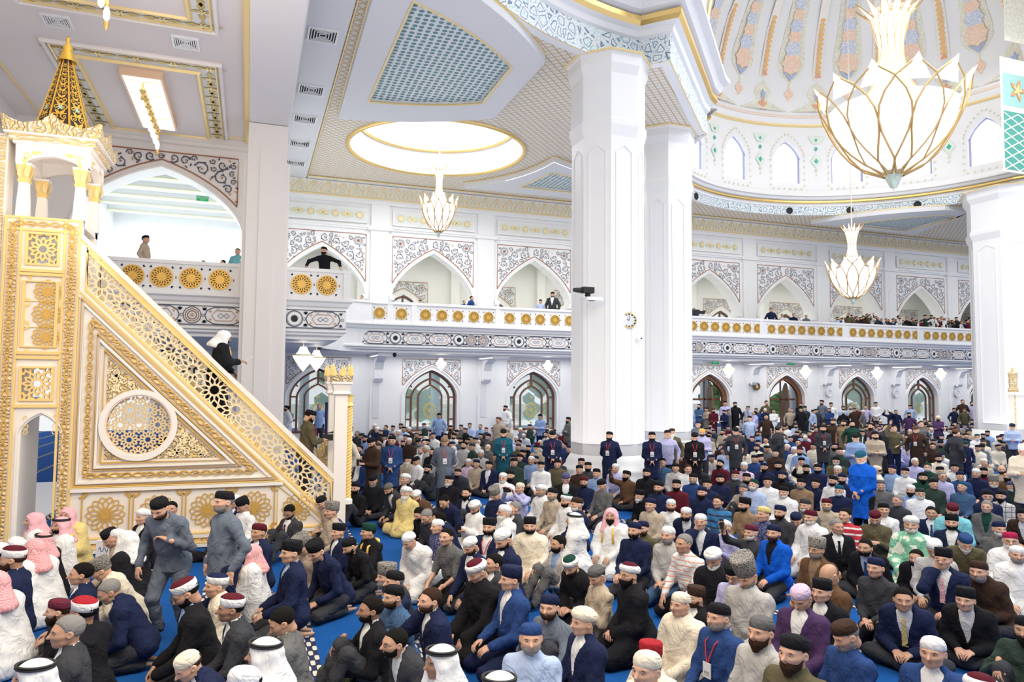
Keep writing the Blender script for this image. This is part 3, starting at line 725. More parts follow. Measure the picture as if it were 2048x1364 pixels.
# ceiling = strips around the round opening
mb = MB(); n = 48
def ring_fill(mb, c, r, x0, x1, y0, y1, z, m):
    P = [(c.x + r * math.cos(2 * PI * k / n), c.y + r * math.sin(2 * PI * k / n)) for k in range(n)]
    Q = []
    for k in range(n):
        a = 2 * PI * k / n; dx, dy = math.cos(a), math.sin(a); t = min(((x1 if dx > 0 else x0) - c.x) / dx if abs(dx) > 1e-6 else 1e9, ((y1 if dy > 0 else y0) - c.y) / dy if abs(dy) > 1e-6 else 1e9); Q.append((c.x + dx * t, c.y + dy * t))
    cor = [(x0, y0), (x1, y0), (x1, y1), (x0, y1)]
    for k in range(n):
        j = (k + 1) % n; pts = [P[k], Q[k]]
        for cc in cor:
            a = math.atan2(cc[1] - c.y, cc[0] - c.x) % (2 * PI)
            if 2 * PI * k / n < a < 2 * PI * (k + 1) / n: pts.append(cc)
        pts += [Q[j], P[j]]; mb.add([(p[0], p[1], z) for p in pts], [tuple(range(len(pts)))], m)
# ring plan: left lobe (11,9), far lobe (24.6,22.2), radius 9
LB = (11.0, 9.0); FB = (24.6, 22.2); RR = 9.0
def arcp(c, r, a0, a1, n): return [(c[0] + r * math.cos(a0 + (a1 - a0) * k / n), c[1] + r * math.sin(a0 + (a1 - a0) * k / n)) for k in range(n + 1)]
lobeL = arcp(LB, RR, R(270), R(90) - R(0), 36)   # from bottom going clockwise through the left to the top
lobeL = arcp(LB, RR, R(268), R(98), 36)
A1 = (10.6, 17.5); B1 = (15.3, 22.3)
lobeF = arcp(FB, RR, R(172), R(8), 40)
ringpath = lobeL + [(10.3, 17.95), (10.9, 17.3), (11.6, 18.0), (14.6, 21.2), (15.2, 21.8), (14.9, 22.6)] + lobeF + [(34.3, 22.6), (34.0, 21.8), (38, 17.5), (60, 17.5)]
# ceiling surface = rectangle minus the opening, built as one ngon band: outer boundary then ring
def inside_open(x, y):
    if math.hypot(x - LB[0], y - LB[1]) < RR or math.hypot(x - FB[0], y - FB[1]) < RR: return True
    if x > 11 and y < 17.3: return True
    if 11 < x < 38.2 and y < 21.8 and (y - 17.3) < (x - 11) * 1.05 and (y - 17.3) < (38.2 - x) * 1.05: return True
    return False
bm = bmesh.new()
from mathutils.geometry import delaunay_2d_cdt
outer = [(.87, -8), (60, -8), (60, YB), (.87, YB)]
op = lobeL + [(10.3, 17.95), (10.9, 17.3), (14.9, 21.6)] + lobeF + [(34.3, 21.6), (38.2, 17.3), (60.0, 17.3)]
circ = [(sc.x + SR * math.cos(2 * PI * k / 48), sc.y + SR * math.sin(2 * PI * k / 48)) for k in range(48)]
VV = [Vector(p) for p in [(.87, -8), (9.0, -8), *[(p[0], p[1]) for p in op], (60, YB), (.87, YB)]]
N1 = len(VV); edges = [(i, (i + 1) % N1) for i in range(N1)]
VV += [Vector(p) for p in circ]; edges += [(N1 + i, N1 + (i + 1) % 48) for i in range(48)]
res = delaunay_2d_cdt(VV, edges, [list(range(N1)), list(range(N1, N1 + 48))], 0, 1e-6)
vs, fs = res[0], res[2]
def inpoly(x, y, P):
    c = False; n = len(P)
    for i in range(n):
        x1, y1 = P[i][0], P[i][1]; x2, y2 = P[i - 1][0], P[i - 1][1]
        if (y1 > y) != (y2 > y) and x < (x2 - x1) * (y - y1) / (y2 - y1) + x1: c = not c
    return c
keep = []
for f in fs:
    cx = sum(vs[i].x for i in f) / len(f); cy_ = sum(vs[i].y for i in f) / len(f)
    if inpoly(cx, cy_, VV[:N1]) and not inpoly(cx, cy_, circ): keep.append(f)
mb = MB(); mb.add([(p.x, p.y, ZC) for p in vs], [tuple(f) for f in keep], LAT); mb.build('ceiling', struct=True)
# skylight: gold ring, white drum, inner ring, glowing dome
root = empty('window_40', (sc.x, sc.y, ZC), struct=True)
mb = MB(); mb.lathe([(SR + .12, 0), (SR + .1, -.07), (SR, -.09), (SR - .04, 0)], GOLD, 48); mb.build('gold_ring', root, True)
mb = MB(); mb.lathe([(SR, -.02), (SR - .05, .5), (SR - .3, .95)], PLAST, 48); mb.build('drum', root, True)
mb = MB(); mb.lathe([(SR - .26, .93), (SR - .3, .86), (SR - .42, .86), (SR - .42, .95)], GOLD, 48); mb.build('gold_ring', root, True)
mb = MB(); mb.lathe([(SR - .4, .93), (2.7, 1.8), (1.7, 2.4), (.8, 2.7), (.01, 2.8)], SKYL, 40); mb.build('pane', root, True)
# concave-sided teal panels
def panel_poly(px, Z, names, lab):
    pass
def concave(P, depths, n=8):
    out = []
    for i in range(len(P)):
        p, q = P[i], P[(i + 1) % len(P)]; d = depths[i]; nx, ny = -(q[1] - p[1]), q[0] - p[0]
        for k in range(n):
            t = k / n; s_ = d * 4 * t * (1 - t); out.append((p[0] + (q[0] - p[0]) * t + nx * s_, p[1] + (q[1] - p[1]) * t + ny * s_))
    return out
def coffer(outp, inp, Z, dO, dI, k):
    O = concave([at(*p, Z=Z)[:2] for p in outp], dO); I = concave([at(*p, Z=Z)[:2] for p in inp], dI)
    root = empty('ceiling_%d' % k, struct=True)
    mb = MB(); n = len(O)
    mb.add([(a, b, Z) for a, b in O] + [(a, b, Z) for a, b in I], [(i, (i + 1) % n, n + (i + 1) % n, n + i) for i in range(n)], GREYP)
    mb.add([(a, b, Z) for a, b in O] + [(a, b, ZC) for a, b in O], [(i, (i + 1) % n, n + (i + 1) % n, n + i) for i in range(n)], GREYP)
    mb.add([(a, b, Z) for a, b in I] + [(a, b, Z + .12) for a, b in I], [(i, (i + 1) % n, n + (i + 1) % n, n + i) for i in range(n)], PLAST)
    mb.build('border', root)
    mb = MB(); mb.add([(a, b, Z + .1) for a, b in I], [tuple(range(n))], TEAL); mb.build('grille', root)
    mb = MB(); mb.tube([(a, b, Z - .0) for a, b in I], .035, PGOLD, 5, closed=True); mb.tube([(a, b, ZC - .03) for a, b in O], .03, PGOLD, 5, closed=True); mb.build('gold_edge', root)
zc = ZC - .28
coffer([(676, 238), (988, 237), (1090, 126), (870, -60), (762, -60)], [(737, 203), (965, 207), (1024, 135), (845, 12), (827, 2)], zc, [.06, 0, .05, 0, 0], [.06, 0, .05, 0, 0], 20)
coffer([(928, 376), (1148, 398), (1300, 400), (1108, 325)], [(1040, 374), (1140, 385), (1230, 372), (1105, 345)], zc, [0, 0, 0, -.10], [0, 0, 0, .0], 21)
coffer([(1622, 448), (1830, 470), (1935, 425), (1890, 420)], [(1700, 450), (1812, 462), (1915, 436), (1890, 430)], zc, [0, 0, 0, .08], [0, 0, 0, .08], 22)
# vent strip along the beam
mb = MB(); mb.box(1.0, 2.15, -8, YB - .3, ZC - .06, ZC - .01, GREYP); mb.tube([(2.2, -8, ZC - .05), (2.2, YB - .8, ZC - .05), (60, YB - .8, ZC - .05)], .035, PGOLD, 5)
mb.box(2.2, 60, YB - .75, YB - .3, ZC - .05, ZC - .01, GREYP); mb.build('ceiling_23', struct=True)
for k, (px_, py_, w, h) in enumerate(((643, 70, 18, 12), (620, 179, 16, 8), (606, 237, 14, 7), (595, 286, 12, 5), (587, 325, 11, 4))):
    c = at(px_, py_, Z=ZC - .07); nm = ['largest', 'second', 'third', 'fourth', 'farthest'][k]
    root = empty('air_vent', (1.57, c.y, ZC - .06), 'square ceiling vent in the grey strip by the beam, %s one counting from the camera' % (['first', 'second', 'third', 'fourth', 'fifth'][k]), 'vent', 'air vents in the ceilings')
    mb = MB(); mb.ribbon([(-.36, -.36), (.36, -.36), (.36, .36), (-.36, .36)], .07, lambda p, q, d=0: (p, q, -d), WHITE, 0, .04, closed=True); mb.build('frame', root)
    mb = MB(); mb.box(-.35, .35, -.35, .35, -.01, 0, DARK); mb.build('backing', root)
    mb = MB()
    for q in (.08, .15, .22, .29): mb.ribbon([(-q, -q), (q, -q), (q, q), (-q, q)], .03, lambda p, r_, d=0: (p, r_, -d), WHITE, .01, .03, closed=True)
    mb.build('slat', root)
# ring beam profile sweep (inner face toward the opening = right of path direction reversed)
def sweep(mb, path, prof, side=1, closed=False):
    K = len(path); rows = []
    for i in range(K):
        p = Vector(path[i]); a = Vector(path[max(0, i - 1)]); b = Vector(path[min(K - 1, i + 1)])
        t1 = (p - a).normalized() if i else (b - p).normalized(); t2 = (b - p).normalized() if i < K - 1 else t1
        n1 = Vector((t1.y, -t1.x)); n2 = Vector((t2.y, -t2.x)); n = n1 + n2
        n = n / max(.45, n.dot(n1)) if n.length > .1 else n1
        rows.append([(p.x + n.x * o * side, p.y + n.y * o * side, z) for o, z, _ in prof])
    q = len(prof)
    for j in range(q - 1):
        v = [r_[j] for r_ in rows] + [r_[j + 1] for r_ in rows]
        mb.add(v, [(i, i + 1, K + i + 1, K + i) for i in range(K - 1)], prof[j][2])
g = G('ring frieze inlay')
uv = g.n('UVMap') if False else None
v, x, y, z = g.coord(); vo = g.vor(v, 3.4, 'DISTANCE_TO_EDGE'); e1 = g.math('LESS_THAN', g.math('ABSOLUTE', g.math('SUBTRACT', vo.outputs['Distance'], .16)), .035)
vb = g.vor(v, 10, 'DISTANCE_TO_EDGE'); e2 = g.math('LESS_THAN', vb.outputs['Distance'], .04)
c1 = g.mix(e2, (.84, .86, .87, 1), (.28, .58, .60, 1)); g.color(g.mix(e1, c1, (.16, .22, .36, 1))); g.b.inputs['Roughness'].default_value = .5
FRZ = g.m
prof = [(-.25, ZC - .02, PLAST), (.02, ZC - .02, PGOLD), (.06, ZC - .02, FRZ), (.06, ZC + .75, PLAST), (.15, ZC + .8, PLAST), (.2, ZC + .95, PLAST), (.35, ZC + 1.02, GOLD), (.45, ZC + 1.12, GOLD), (.45, ZC + 1.26, GOLD), (.35, ZC + 1.32, PLAST), (.55, ZC + 1.4, PLAST), (.7, ZC + 1.6, PLAST), (.9, ZC + 1.66, PLAST), (.9, ZC + 1.8, PLAST), (.2, ZC + 1.85, PLAST), (.0, ZC + 2.4, PLAST)]
prF = [(o * .5, ZC - .02 + (z_ - ZC + .02) * .55, m_) for o, z_, m_ in prof]
mb = MB(); sweep(mb, lobeL + [(10.3, 17.95), (10.9, 17.3), (14.9, 21.6), (15.4, 22.0)], prof, 1)
mb.build('trim_13', struct=True)
mb = MB(); sweep(mb, [(15.4, 22.0)] + lobeF + [(34.1, 22.0)], prF, 1); sweep(mb, [(34.1, 22.0), (34.5, 21.4), (38.2, 17.3), (60, 17.3)], prF, 1); mb.build('trim_13', struct=True)
# round speakers set in the far frieze
sp_ = MB(); sp_.lathe([(0, .02), (.11, .02), (.13, .05), (.17, .05), (.18, 0)], BLACK, 14); spm = sp_.mesh('speaker')
for px_, py_ in ((1392, 406), (1579, 427), (1700, 424), (1835, 408)):
    d = ray(px_, py_); # intersect with the lobe cylinder
    ox, oy = FB; aa = d.x ** 2 + d.y ** 2; bb = -2 * (d.x * ox + d.y * oy); cc = ox * ox + oy * oy - (RR - .04) ** 2
    t = (-bb + math.sqrt(max(0, bb * bb - 4 * aa * cc))) / (2 * aa); p = Vector((0, 0, EYE)) + d * t
    o = link('trim_14', spm, None, (p.x, p.y, ZC + .2), True); an = math.atan2(oy - p.y, ox - p.x); o.rotation_euler = (0, PI / 2, an)
# drum walls
def drum(c, r, a0, a1, z0, z1, m, wins_, n=90):
    mb = MB()
    for k in range(n):
        b0 = a0 + (a1 - a0) * k / n; b1 = a0 + (a1 - a0) * (k + 1) / n; bm = (b0 + b1) / 2
        P = lambda b, z, rr=r: (c[0] + rr * math.cos(b), c[1] + rr * math.sin(b), z)
        cut = None
        for wa, hw, zb, zs, h in wins_:
            if abs(bm - wa) < hw: cut = (wa, hw, zb, zs, h)
        if not cut: mb.add([P(b0, z0), P(b1, z0), P(b1, z1), P(b0, z1)], [(0, 1, 2, 3)], m)
        else:
            wa, hw, zb, zs, h = cut; ht = lambda b: zs + h * (.6 * math.sqrt(max(0, 1 - ((b - wa) / hw) ** 2)) + .4 * (1 - min(1, abs(b - wa) / hw)))
            h0, h1 = ht(b0), ht(b1)
            mb.add([P(b0, z0), P(b1, z0), P(b1, zb), P(b0, zb)], [(0, 1, 2, 3)], m); mb.add([P(b0, h0), P(b1, h1), P(b1, z1), P(b0, z1)], [(0, 1, 2, 3)], m)
            mb.add([P(b0, h0), P(b1, h1), P(b1, h1, r + .35), P(b0, h0, r + .35)], [(0, 1, 2, 3)], m); mb.add([P(b0, zb), P(b1, zb), P(b1, zb, r + .35), P(b0, zb, r + .35)], [(0, 1, 2, 3)], m)
    return mb
WA = [R(90) - R(a) for a in (-26, -6, 14, 34, 54, 74)]
ZD0 = ZC + .95; ZD1 = 16.95
wins_ = [(w, R(4.6), 13.75, 15.1, .95) for w in WA] + [(WA[0] + R(20), R(4.6), 13.75, 15.1, .95)]
mb = drum(FB, RR + .02, R(178), R(2), ZD0, ZD1, PLAST, wins_, 176); mb.build('wall_drum', struct=True)
STG = mat('stained glass pane', (.86, .90, .97), .4, emit=(.90, .94, 1), es=.75)
LAV = mat('lavender frame', (.42, .42, .66), .5)
BOR = mat('pale olive stencil', (.70, .68, .50), .6)
def cyl(c, r): return lambda a, b, d=0: (c[0] + (r - d) * math.cos(a), c[1] + (r - d) * math.sin(a), b)
for k, w in enumerate(WA):
    root = empty('window_%d' % (50 + k), struct=True); fc = cyl(FB, RR + .3); hw = R(4.6)
    A = [(w + (q[0]), q[1]) for q in arch(hw, 15.1, .95, 8, .4)]; O = [(w - hw, 13.75)] + A + [(w + hw, 13.75)]
    mb = MB(); mb.add([fc(*p) for p in O], [tuple(range(len(O)))], STG); mb.build('pane', root)
    mb = MB(); rr = RR
    for p, q in zip(O, O[1:] + O[:1]): mb.tube([fc(*p, .05), fc(*q, .05)], .05, LAV, 5)
    mb.build('frame', root)
    mb = MB(); f2 = cyl(FB, RR); O2 = [(w - R(6), 13.45)] + [(w + q[0], q[1]) for q in arch(R(6), 15.15, 1.3, 8, .4)] + [(w + R(6), 13.45)]
    L = []
    for p, q in zip(O2, O2[1:] + O2[:1]):
        ds = math.hypot((p[0] - q[0]) * RR, p[1] - q[1]); m_ = max(1, int(ds / .3))
        for s_ in range(m_):
            t = (s_ + .5) / m_; L.append((p[0] + (q[0] - p[0]) * t, p[1] + (q[1] - p[1]) * t))
    for p in L: blob(mb, 0, 0, 1, 4, lambda a, b, d=0, p=p: f2(p[0] + a * .07 / RR, p[1] + b * .09, d), BOR, .02, .3, q=8)
    mb.build('stencil_border', root)
    root2 = empty('trim_15', struct=True); wb = w + R(10); mb = MB()
    mb.add([f2(wb + a / RR, b, .02) for a, b in ((-.42, 16.3), (.42, 16.3), (.18, 15.9), (-.18, 15.9))], [(0, 1, 2, 3)], mat('mint stencil', (.74, .84, .74), .6))
    for zz, q, m_ in ((16.1, .08, GREEN), (15.62, .1, GREEN), (14.95, .3, mat('mint stencil', (.8, .84, .76), .6)), (14.95, .12, GREEN), (14.45, .08, BOR), (14.2, .05, BOR)): blob(mb, 0, 0, q, 4, lambda a, b, d=0, zz=zz: f2(wb + a / RR, zz + b * 1.3, d + .002 * (1 / q)), m_, .02, .2, q=12)
    mb.build('drop_motif', root2)
# drum cornice + dome
mb = MB(); mb.lathe([(RR, 16.8), (RR - .12, 16.85), (RR - .12, 16.93)], PGOLD, 60, (FB[0], FB[1], 0), 0, PI); mb.lathe([(RR - .12, 16.93), (RR - .25, 17.15), (RR - .25, 17.5)], PLAST, 60, (FB[0], FB[1], 0), 0, PI); mb.lathe([(RR - .28, 17.22), (RR - .3, 17.28), (RR - .28, 17.34)], mat('peach bead', (.9, .72, .6), .5), 60, (FB[0], FB[1], 0), 0, PI)
mb.build('trim_16', struct=True)
DR = RR - .2; DZ = 17.5; DH = 9.4
def dome(c): return lambda a, b, d=0: (c[0] + (DR - d) * math.cos(a) * math.cos(b), c[1] + (DR - d) * math.sin(a) * math.cos(b), DZ + (DH - d) * math.sin(b))
fd = dome(FB)
mb = MB(); na, nb = 48, 14
mb.add([fd(PI * i / na, (PI / 2 - .02) * j / nb) for i in range(na + 1) for j in range(nb + 1)], [(i * (nb + 1) + j, (i + 1) * (nb + 1) + j, (i + 1) * (nb + 1) + j + 1, i * (nb + 1) + j + 1) for i in range(na) for j in range(nb)], PLAST); mb.build('ceiling_dome', smooth=True, struct=True)
def floral(name, base, cols, sc1=5):
    g = G(name); v, x, y, z = g.coord(); vo = g.vor(v, sc1); n_ = g.noise(v, sc1 * 2.6, 3)
    e = g.math('LESS_THAN', g.math('ABSOLUTE', g.math('SUBTRACT', n_, .5)), .045)
    c = g.mix(e, (*base, 1), (*cols[0], 1)); s_ = g.math('LESS_THAN', vo.outputs['Distance'], .28); c = g.mix(s_, c, (*cols[1], 1)); g.color(c); g.b.inputs['Roughness'].default_value = .6; return g.m
FL1 = floral('painted arabesque gold', (.88, .86, .78), ((.70, .67, .46), (.87, .85, .76)), 5.5)
FLP = floral('peach floral paint', (.93, .74, .62), ((.85, .52, .34), (.95, .80, .66)), 7)
FLB = floral('blue floral paint', (.76, .80, .88), ((.42, .48, .68), (.84, .82, .80)), 7)
FLO = floral('orange chain paint', (.93, .72, .42), ((.80, .38, .10), (.95, .78, .5)), 6)
BLU = mat('blue flower paint', (.42, .50, .72), .6); ORG = mat('orange flower paint', (.80, .40, .22), .6)
def dpoly(mb, w, pts, m, d=.03):
    """pts: (angular half offset metres at radius, latitude deg)"""
    mb.add([fd(w - x / DR / max(.2, math.cos(R(b))), R(b), d) for x, b in pts], [tuple(range(len(pts)))], m)
for k in range(-1, 7):
    w = R(90) - R(-6 + 20 * (k - 1)) if False else R(90) - R(-26 + 20 * k)
    root = empty('trim_17', struct=True); mb = MB()
    # wide gore
    L = [(0, 9.5), (.36, 11.5), (.70, 14), (.72, 17), (.6, 22), (.52, 27), (.42, 36), (.3, 50), (.1, 68)]
    for a, b in zip(L[:-1], L[1:]):
        dpoly(mb, w, [(-a[0], a[1]), (a[0], a[1]), (b[0], b[1]), (-b[0], b[1])], FL1)
    for lat, r_, m_ in ((15.6, .56, FLP), (20.2, .46, FLB), (23.8, .38, FLP), (27.2, .38, FLB), (30.6, .33, FLP), (34, .33, FLB), (38, .3, FLP), (43, .28, FLB)):
        blob(mb, 0, 0, r_, 8, lambda a, b, d=0, lat=lat: fd(w - a / DR / math.cos(R(lat)), R(lat) + b / DR, d), m_, .12, .12, q=24)
    mb.add([fd(w + s_ * .35 / DR, R(la), .10) for s_, la in ((-1.3, 13.2), (0, 10.2), (1.3, 13.2), (0, 11.8))], [(0, 1, 3), (1, 2, 3)], BLU)
    blob(mb, 0, 0, .27, 4, lambda a, b, d=0: fd(w - a / DR, R(6) + b * 1.25 / DR, d), FLP, .03, .15, ph=0, q=16)
    mb.tube([fd(w, R(7.4), .02), fd(w, R(9.6), .02)], .03, PGOLD, 4); mb.build('gore_ornament', root, smooth=False)
    w2 = w - R(10); mb = MB()
    L = [(0, 10.3), (.24, 11.3), (.26, 13), (.23, 25), (.18, 45), (.1, 62)]
    for a, b in zip(L[:-1], L[1:]):
        dpoly(mb, w2, [(-a[0], a[1]), (a[0], a[1]), (b[0], b[1]), (-b[0], b[1])], mat('strip ground', (.90, .86, .80), .6))
    for q in range(26):
        la = 12 + q * 1.45; blob(mb, 0, 0, .185 * math.cos(R(la)) ** .3, 3, lambda a, b, d=0, la=la: fd(w2 - a / DR / math.cos(R(la)), R(la) + b / DR, d), ORG if q == 0 else mat('orange chain', (.86, .52, .22), .6), .13, .3, ph=PI / 2, q=12)
    mb.build('strip_ornament', root)
    mb = MB(); L = [(1.5, 0), (.95, 1.2), (.5, 2.7), (.3, 3.9), (.5, 5.4), (.42, 7.2), (.18, 8.6), (0, 9.8)]
    for a, b in zip(L[:-1], L[1:]): dpoly(mb, w2, [(-a[0], a[1] + .3), (a[0], a[1] + .3), (b[0], b[1] + .3), (-b[0], b[1] + .3)], FL1)
    for la, r_, m_ in ((1.9, .30, ORG), (5.3, .22, BLU)): blob(mb, 0, 0, r_, 5, lambda a, b, d=0, la=la: fd(w2 - a / DR, R(la) + b * 1.2 / DR, d), m_, .10, .35, ph=PI / 2, q=20)
    mb.build('cartouche', root)
# arch wall in front of the lobe (pendentive wall) with lattice pilasters
mb = MB(); WY = 21.9; cxa = FB[0]; ra = 9.15; zspring = 15.0
AAx = [(cxa - ra, ZC + 1.0)] + arch(ra, zspring, 9.6, 16, .0, cxa) + [(cxa + ra, ZC + 1.0)]
for p, q in zip(AAx[:-1], AAx[1:]):
    if p[0] == q[0]: continue
    mb.add([(p[0], WY, p[1]), (q[0], WY, q[1]), (q[0], WY, 27), (p[0], WY, 27)], [(0, 1, 2, 3)], PLAST); mb.add([(p[0], WY, p[1]), (q[0], WY, q[1]), (q[0], WY + .8, q[1]), (p[0], WY + .8, p[1])], [(0, 1, 2, 3)], PLAST)
mb.add([(8, WY, ZC + .9), (cxa - ra, WY, ZC + .9), (cxa - ra, WY, 27), (8, WY, 27)], [(0, 1, 2, 3)], PLAST); mb.add([(cxa + ra, WY, ZC + .9), (46, WY, ZC + .9), (46, WY, 27), (cxa + ra, WY, 27)], [(0, 1, 2, 3)], PLAST)
mb.add([(cxa - ra, WY, ZC + .9), (cxa - ra, WY, zspring), (cxa - ra, WY + .8, zspring), (cxa - ra, WY + .8, ZC + .9)], [(0, 1, 2, 3)], PLAST); mb.add([(cxa + ra, WY, ZC + .9), (cxa + ra, WY, zspring), (cxa + ra, WY + .8, zspring), (cxa + ra, WY + .8, ZC + .9)], [(0, 1, 2, 3)], PLAST)
mb.build('wall_pendentive', struct=True)
mb = MB()
for rr in (.12, .45): mb.tube([(p[0], WY - .04, p[1]) for p in [(cxa - ra - rr, ZC + 1.0)] + arch(ra + rr, zspring, 9.6 + rr, 16, 0, cxa) + [(cxa + ra + rr, ZC + 1.0)]], .05, PGOLD, 5)
mb.build('trim_18', struct=True)
TL = mat('pilaster teal', (.08, .36, .30), .5); CR = mat('pilaster cream', (.90, .86, .72), .6)
for xa, xb, zt, zb_ in ((at(1353, 100, Y=WY).x, at(1386, 100, Y=WY).x, 15.0, 12.75), (at(2006, 280, Y=WY).x, at(2062, 280, Y=WY).x, 15.0, 12.3)):
    root = empty('trim_19', ((xa + xb) / 2, WY - .02, 0), struct=True); hw = (xb - xa) / 2
    mb = MB(); mb.box(-hw - .08, hw + .08, -.04, 0, zb_, zt + 2.4, CR); mb.box(-hw, hw, -.05, 0, zb_ + .1, zt, TL); mb.box(-hw, hw, -.05, 0, zt + .25, zt + 1.7, mat('pale teal ground', (.34, .60, .56), .5)); mb.build('panel', root)
    mb = MB(); st = .36
    z_ = zb_ + .1
    while z_ < zt - .2:
        for sg in (1, -1):
            mb.ribbon([(-hw * sg, z_), (0, z_ + .42)], .05, f0, CR, .04, .06); mb.ribbon([(0, z_), (hw * sg, z_ + .42)], .05, f0, CR, .04, .06)
        z_ += .42
    blob(mb, 0, zt + 1.0, hw * .6, 5, f0, OCHRE, .07); blob(mb, 0, zt + 1.0, hw * .35, 5, f0, PGOLD, .08); mb.build('lattice', root)
for x0_, x1_, z0_, z1_ in ((at(1300, 90, Y=WY).x, at(1345, 90, Y=WY).x, 14.2, 19),): 
    mb = MB(); mb.box(x0_, x1_, WY - .05, WY, z0_, z1_, FL1); mb.build('trim_20', struct=True)
mb = MB(); xx = at(2010, 100, Y=WY).x; mb.box(xx, xx + 4, WY - .05, WY, 18.2, 24, FL1); mb.build('trim_20', struct=True)
# left lobe drum above the ring
mb = drum(LB, RR + .05, R(268), R(98), ZC + 1.7, 20, PLAST, [], 60); mb.build('wall_drum', struct=True)

# ---------------------------------------------------------------- piers
def pier(x, y, rad, ztop, seed=0, rot=22.5, bz=.95):
    mb = MB()
    def octo(r, z): return [(x + r * math.cos(R(rot) + k * PI / 4), y + r * math.sin(R(rot) + k * PI / 4), z) for k in range(8)]
    prof = [(1.0, 0), (1.0, 0), (1.0, 0)]
    zs = [(rad * 1.16, .0), (rad * 1.16, .3), (rad * 1.13, .34), (rad * 1.13, .48)]
    base = MB(); rb = rad * 1.12
    base.lathe([(rb * 1.14, 0), (rb * 1.14, .42), (rb * 1.1, .46), (rb * 1.12, .56), (rb * 1.09, .64), (rb * 1.03, .7), (rb * 1.0, .82), (rb * .93, .95), (rb * .9, 1.0)], WHITE, 32, (x, y, 0)); 
    L = [(rad, .9), (rad, ztop - 2.4), (rad * 1.0, ztop - 2.35), (rad * 1.07, ztop - 2.05), (rad * 1.07, ztop - 1.9), (rad * 1.03, ztop - 1.85), (rad * 1.03, ztop - .6), (rad * 1.12, ztop - .35), (rad * 1.12, ztop - .12), (rad * 1.2, ztop)]
    rows = [octo(r_, z_) for r_, z_ in L]; v = [p for r_ in rows for p in r_]
    mb.add(v, [(i * 8 + k, i * 8 + (k + 1) % 8, (i + 1) * 8 + (k + 1) % 8, (i + 1) * 8 + k) for i in range(len(L) - 1) for k in range(8)], WHITE)
    root = empty('pillar', (0, 0, 0), struct=True)
    base.build('plinth', root, True); mb.build('shaft', root)
    g_ = MB(); g_.tube(octo(rad * 1.2, ztop - .02), .035, PGOLD, 5, closed=True); g_.build('gold_edge', root)
    # recessed slot panels on the faces
    pn = MB()
    for k in range(8):
        a = R(rot) + (k + .5) * PI / 4; ap = rad * math.cos(PI / 8) + .012; hw = rad * math.sin(PI / 8) * .62
        f_ = lambda p, q, d=0, a=a, ap=ap: (x + (ap + d) * math.cos(a) - p * math.sin(a), y + (ap + d) * math.sin(a) + p * math.cos(a), q)
        pn.ribbon([(-hw, 1.3), (-hw, ztop - 2.8), (0, ztop - 2.6), (hw, ztop - 2.8), (hw, 1.3)], .02, f_, WHITE, -.01, .008, closed=True)
    pn.build('panel_moulding', root)
pier(9.5, 18.3, 1.03, ZC + .02); pier(14.0, 22.6, 1.0, ZC)
pc = at(2032, 780, Y=23.6); pier(pc.x, pc.y, 1.75, ZC)
pier(22.5, -7, 1.2, ZC)
# right side closing wall far away and the qibla wall
mb = MB(); mb.box(60, 60.4, -8, 45, 0, 14, WHITE); mb.build('wall_right', struct=True)
mb = MB(); mb.box(-6.9, -6.6, -8, 24.2, 0, LC, WARM); mb.box(-6.6, -6.5, 12, 23.9, 9.5, 9.7, WARM); mb.box(-6.6, -6.4, 12, 23.9, 9.9, LC, WARM); mb.build('wall_left', struct=True)
# ceiling cap above everything on the lobes: outside of the room stays open to the sky behind the camera

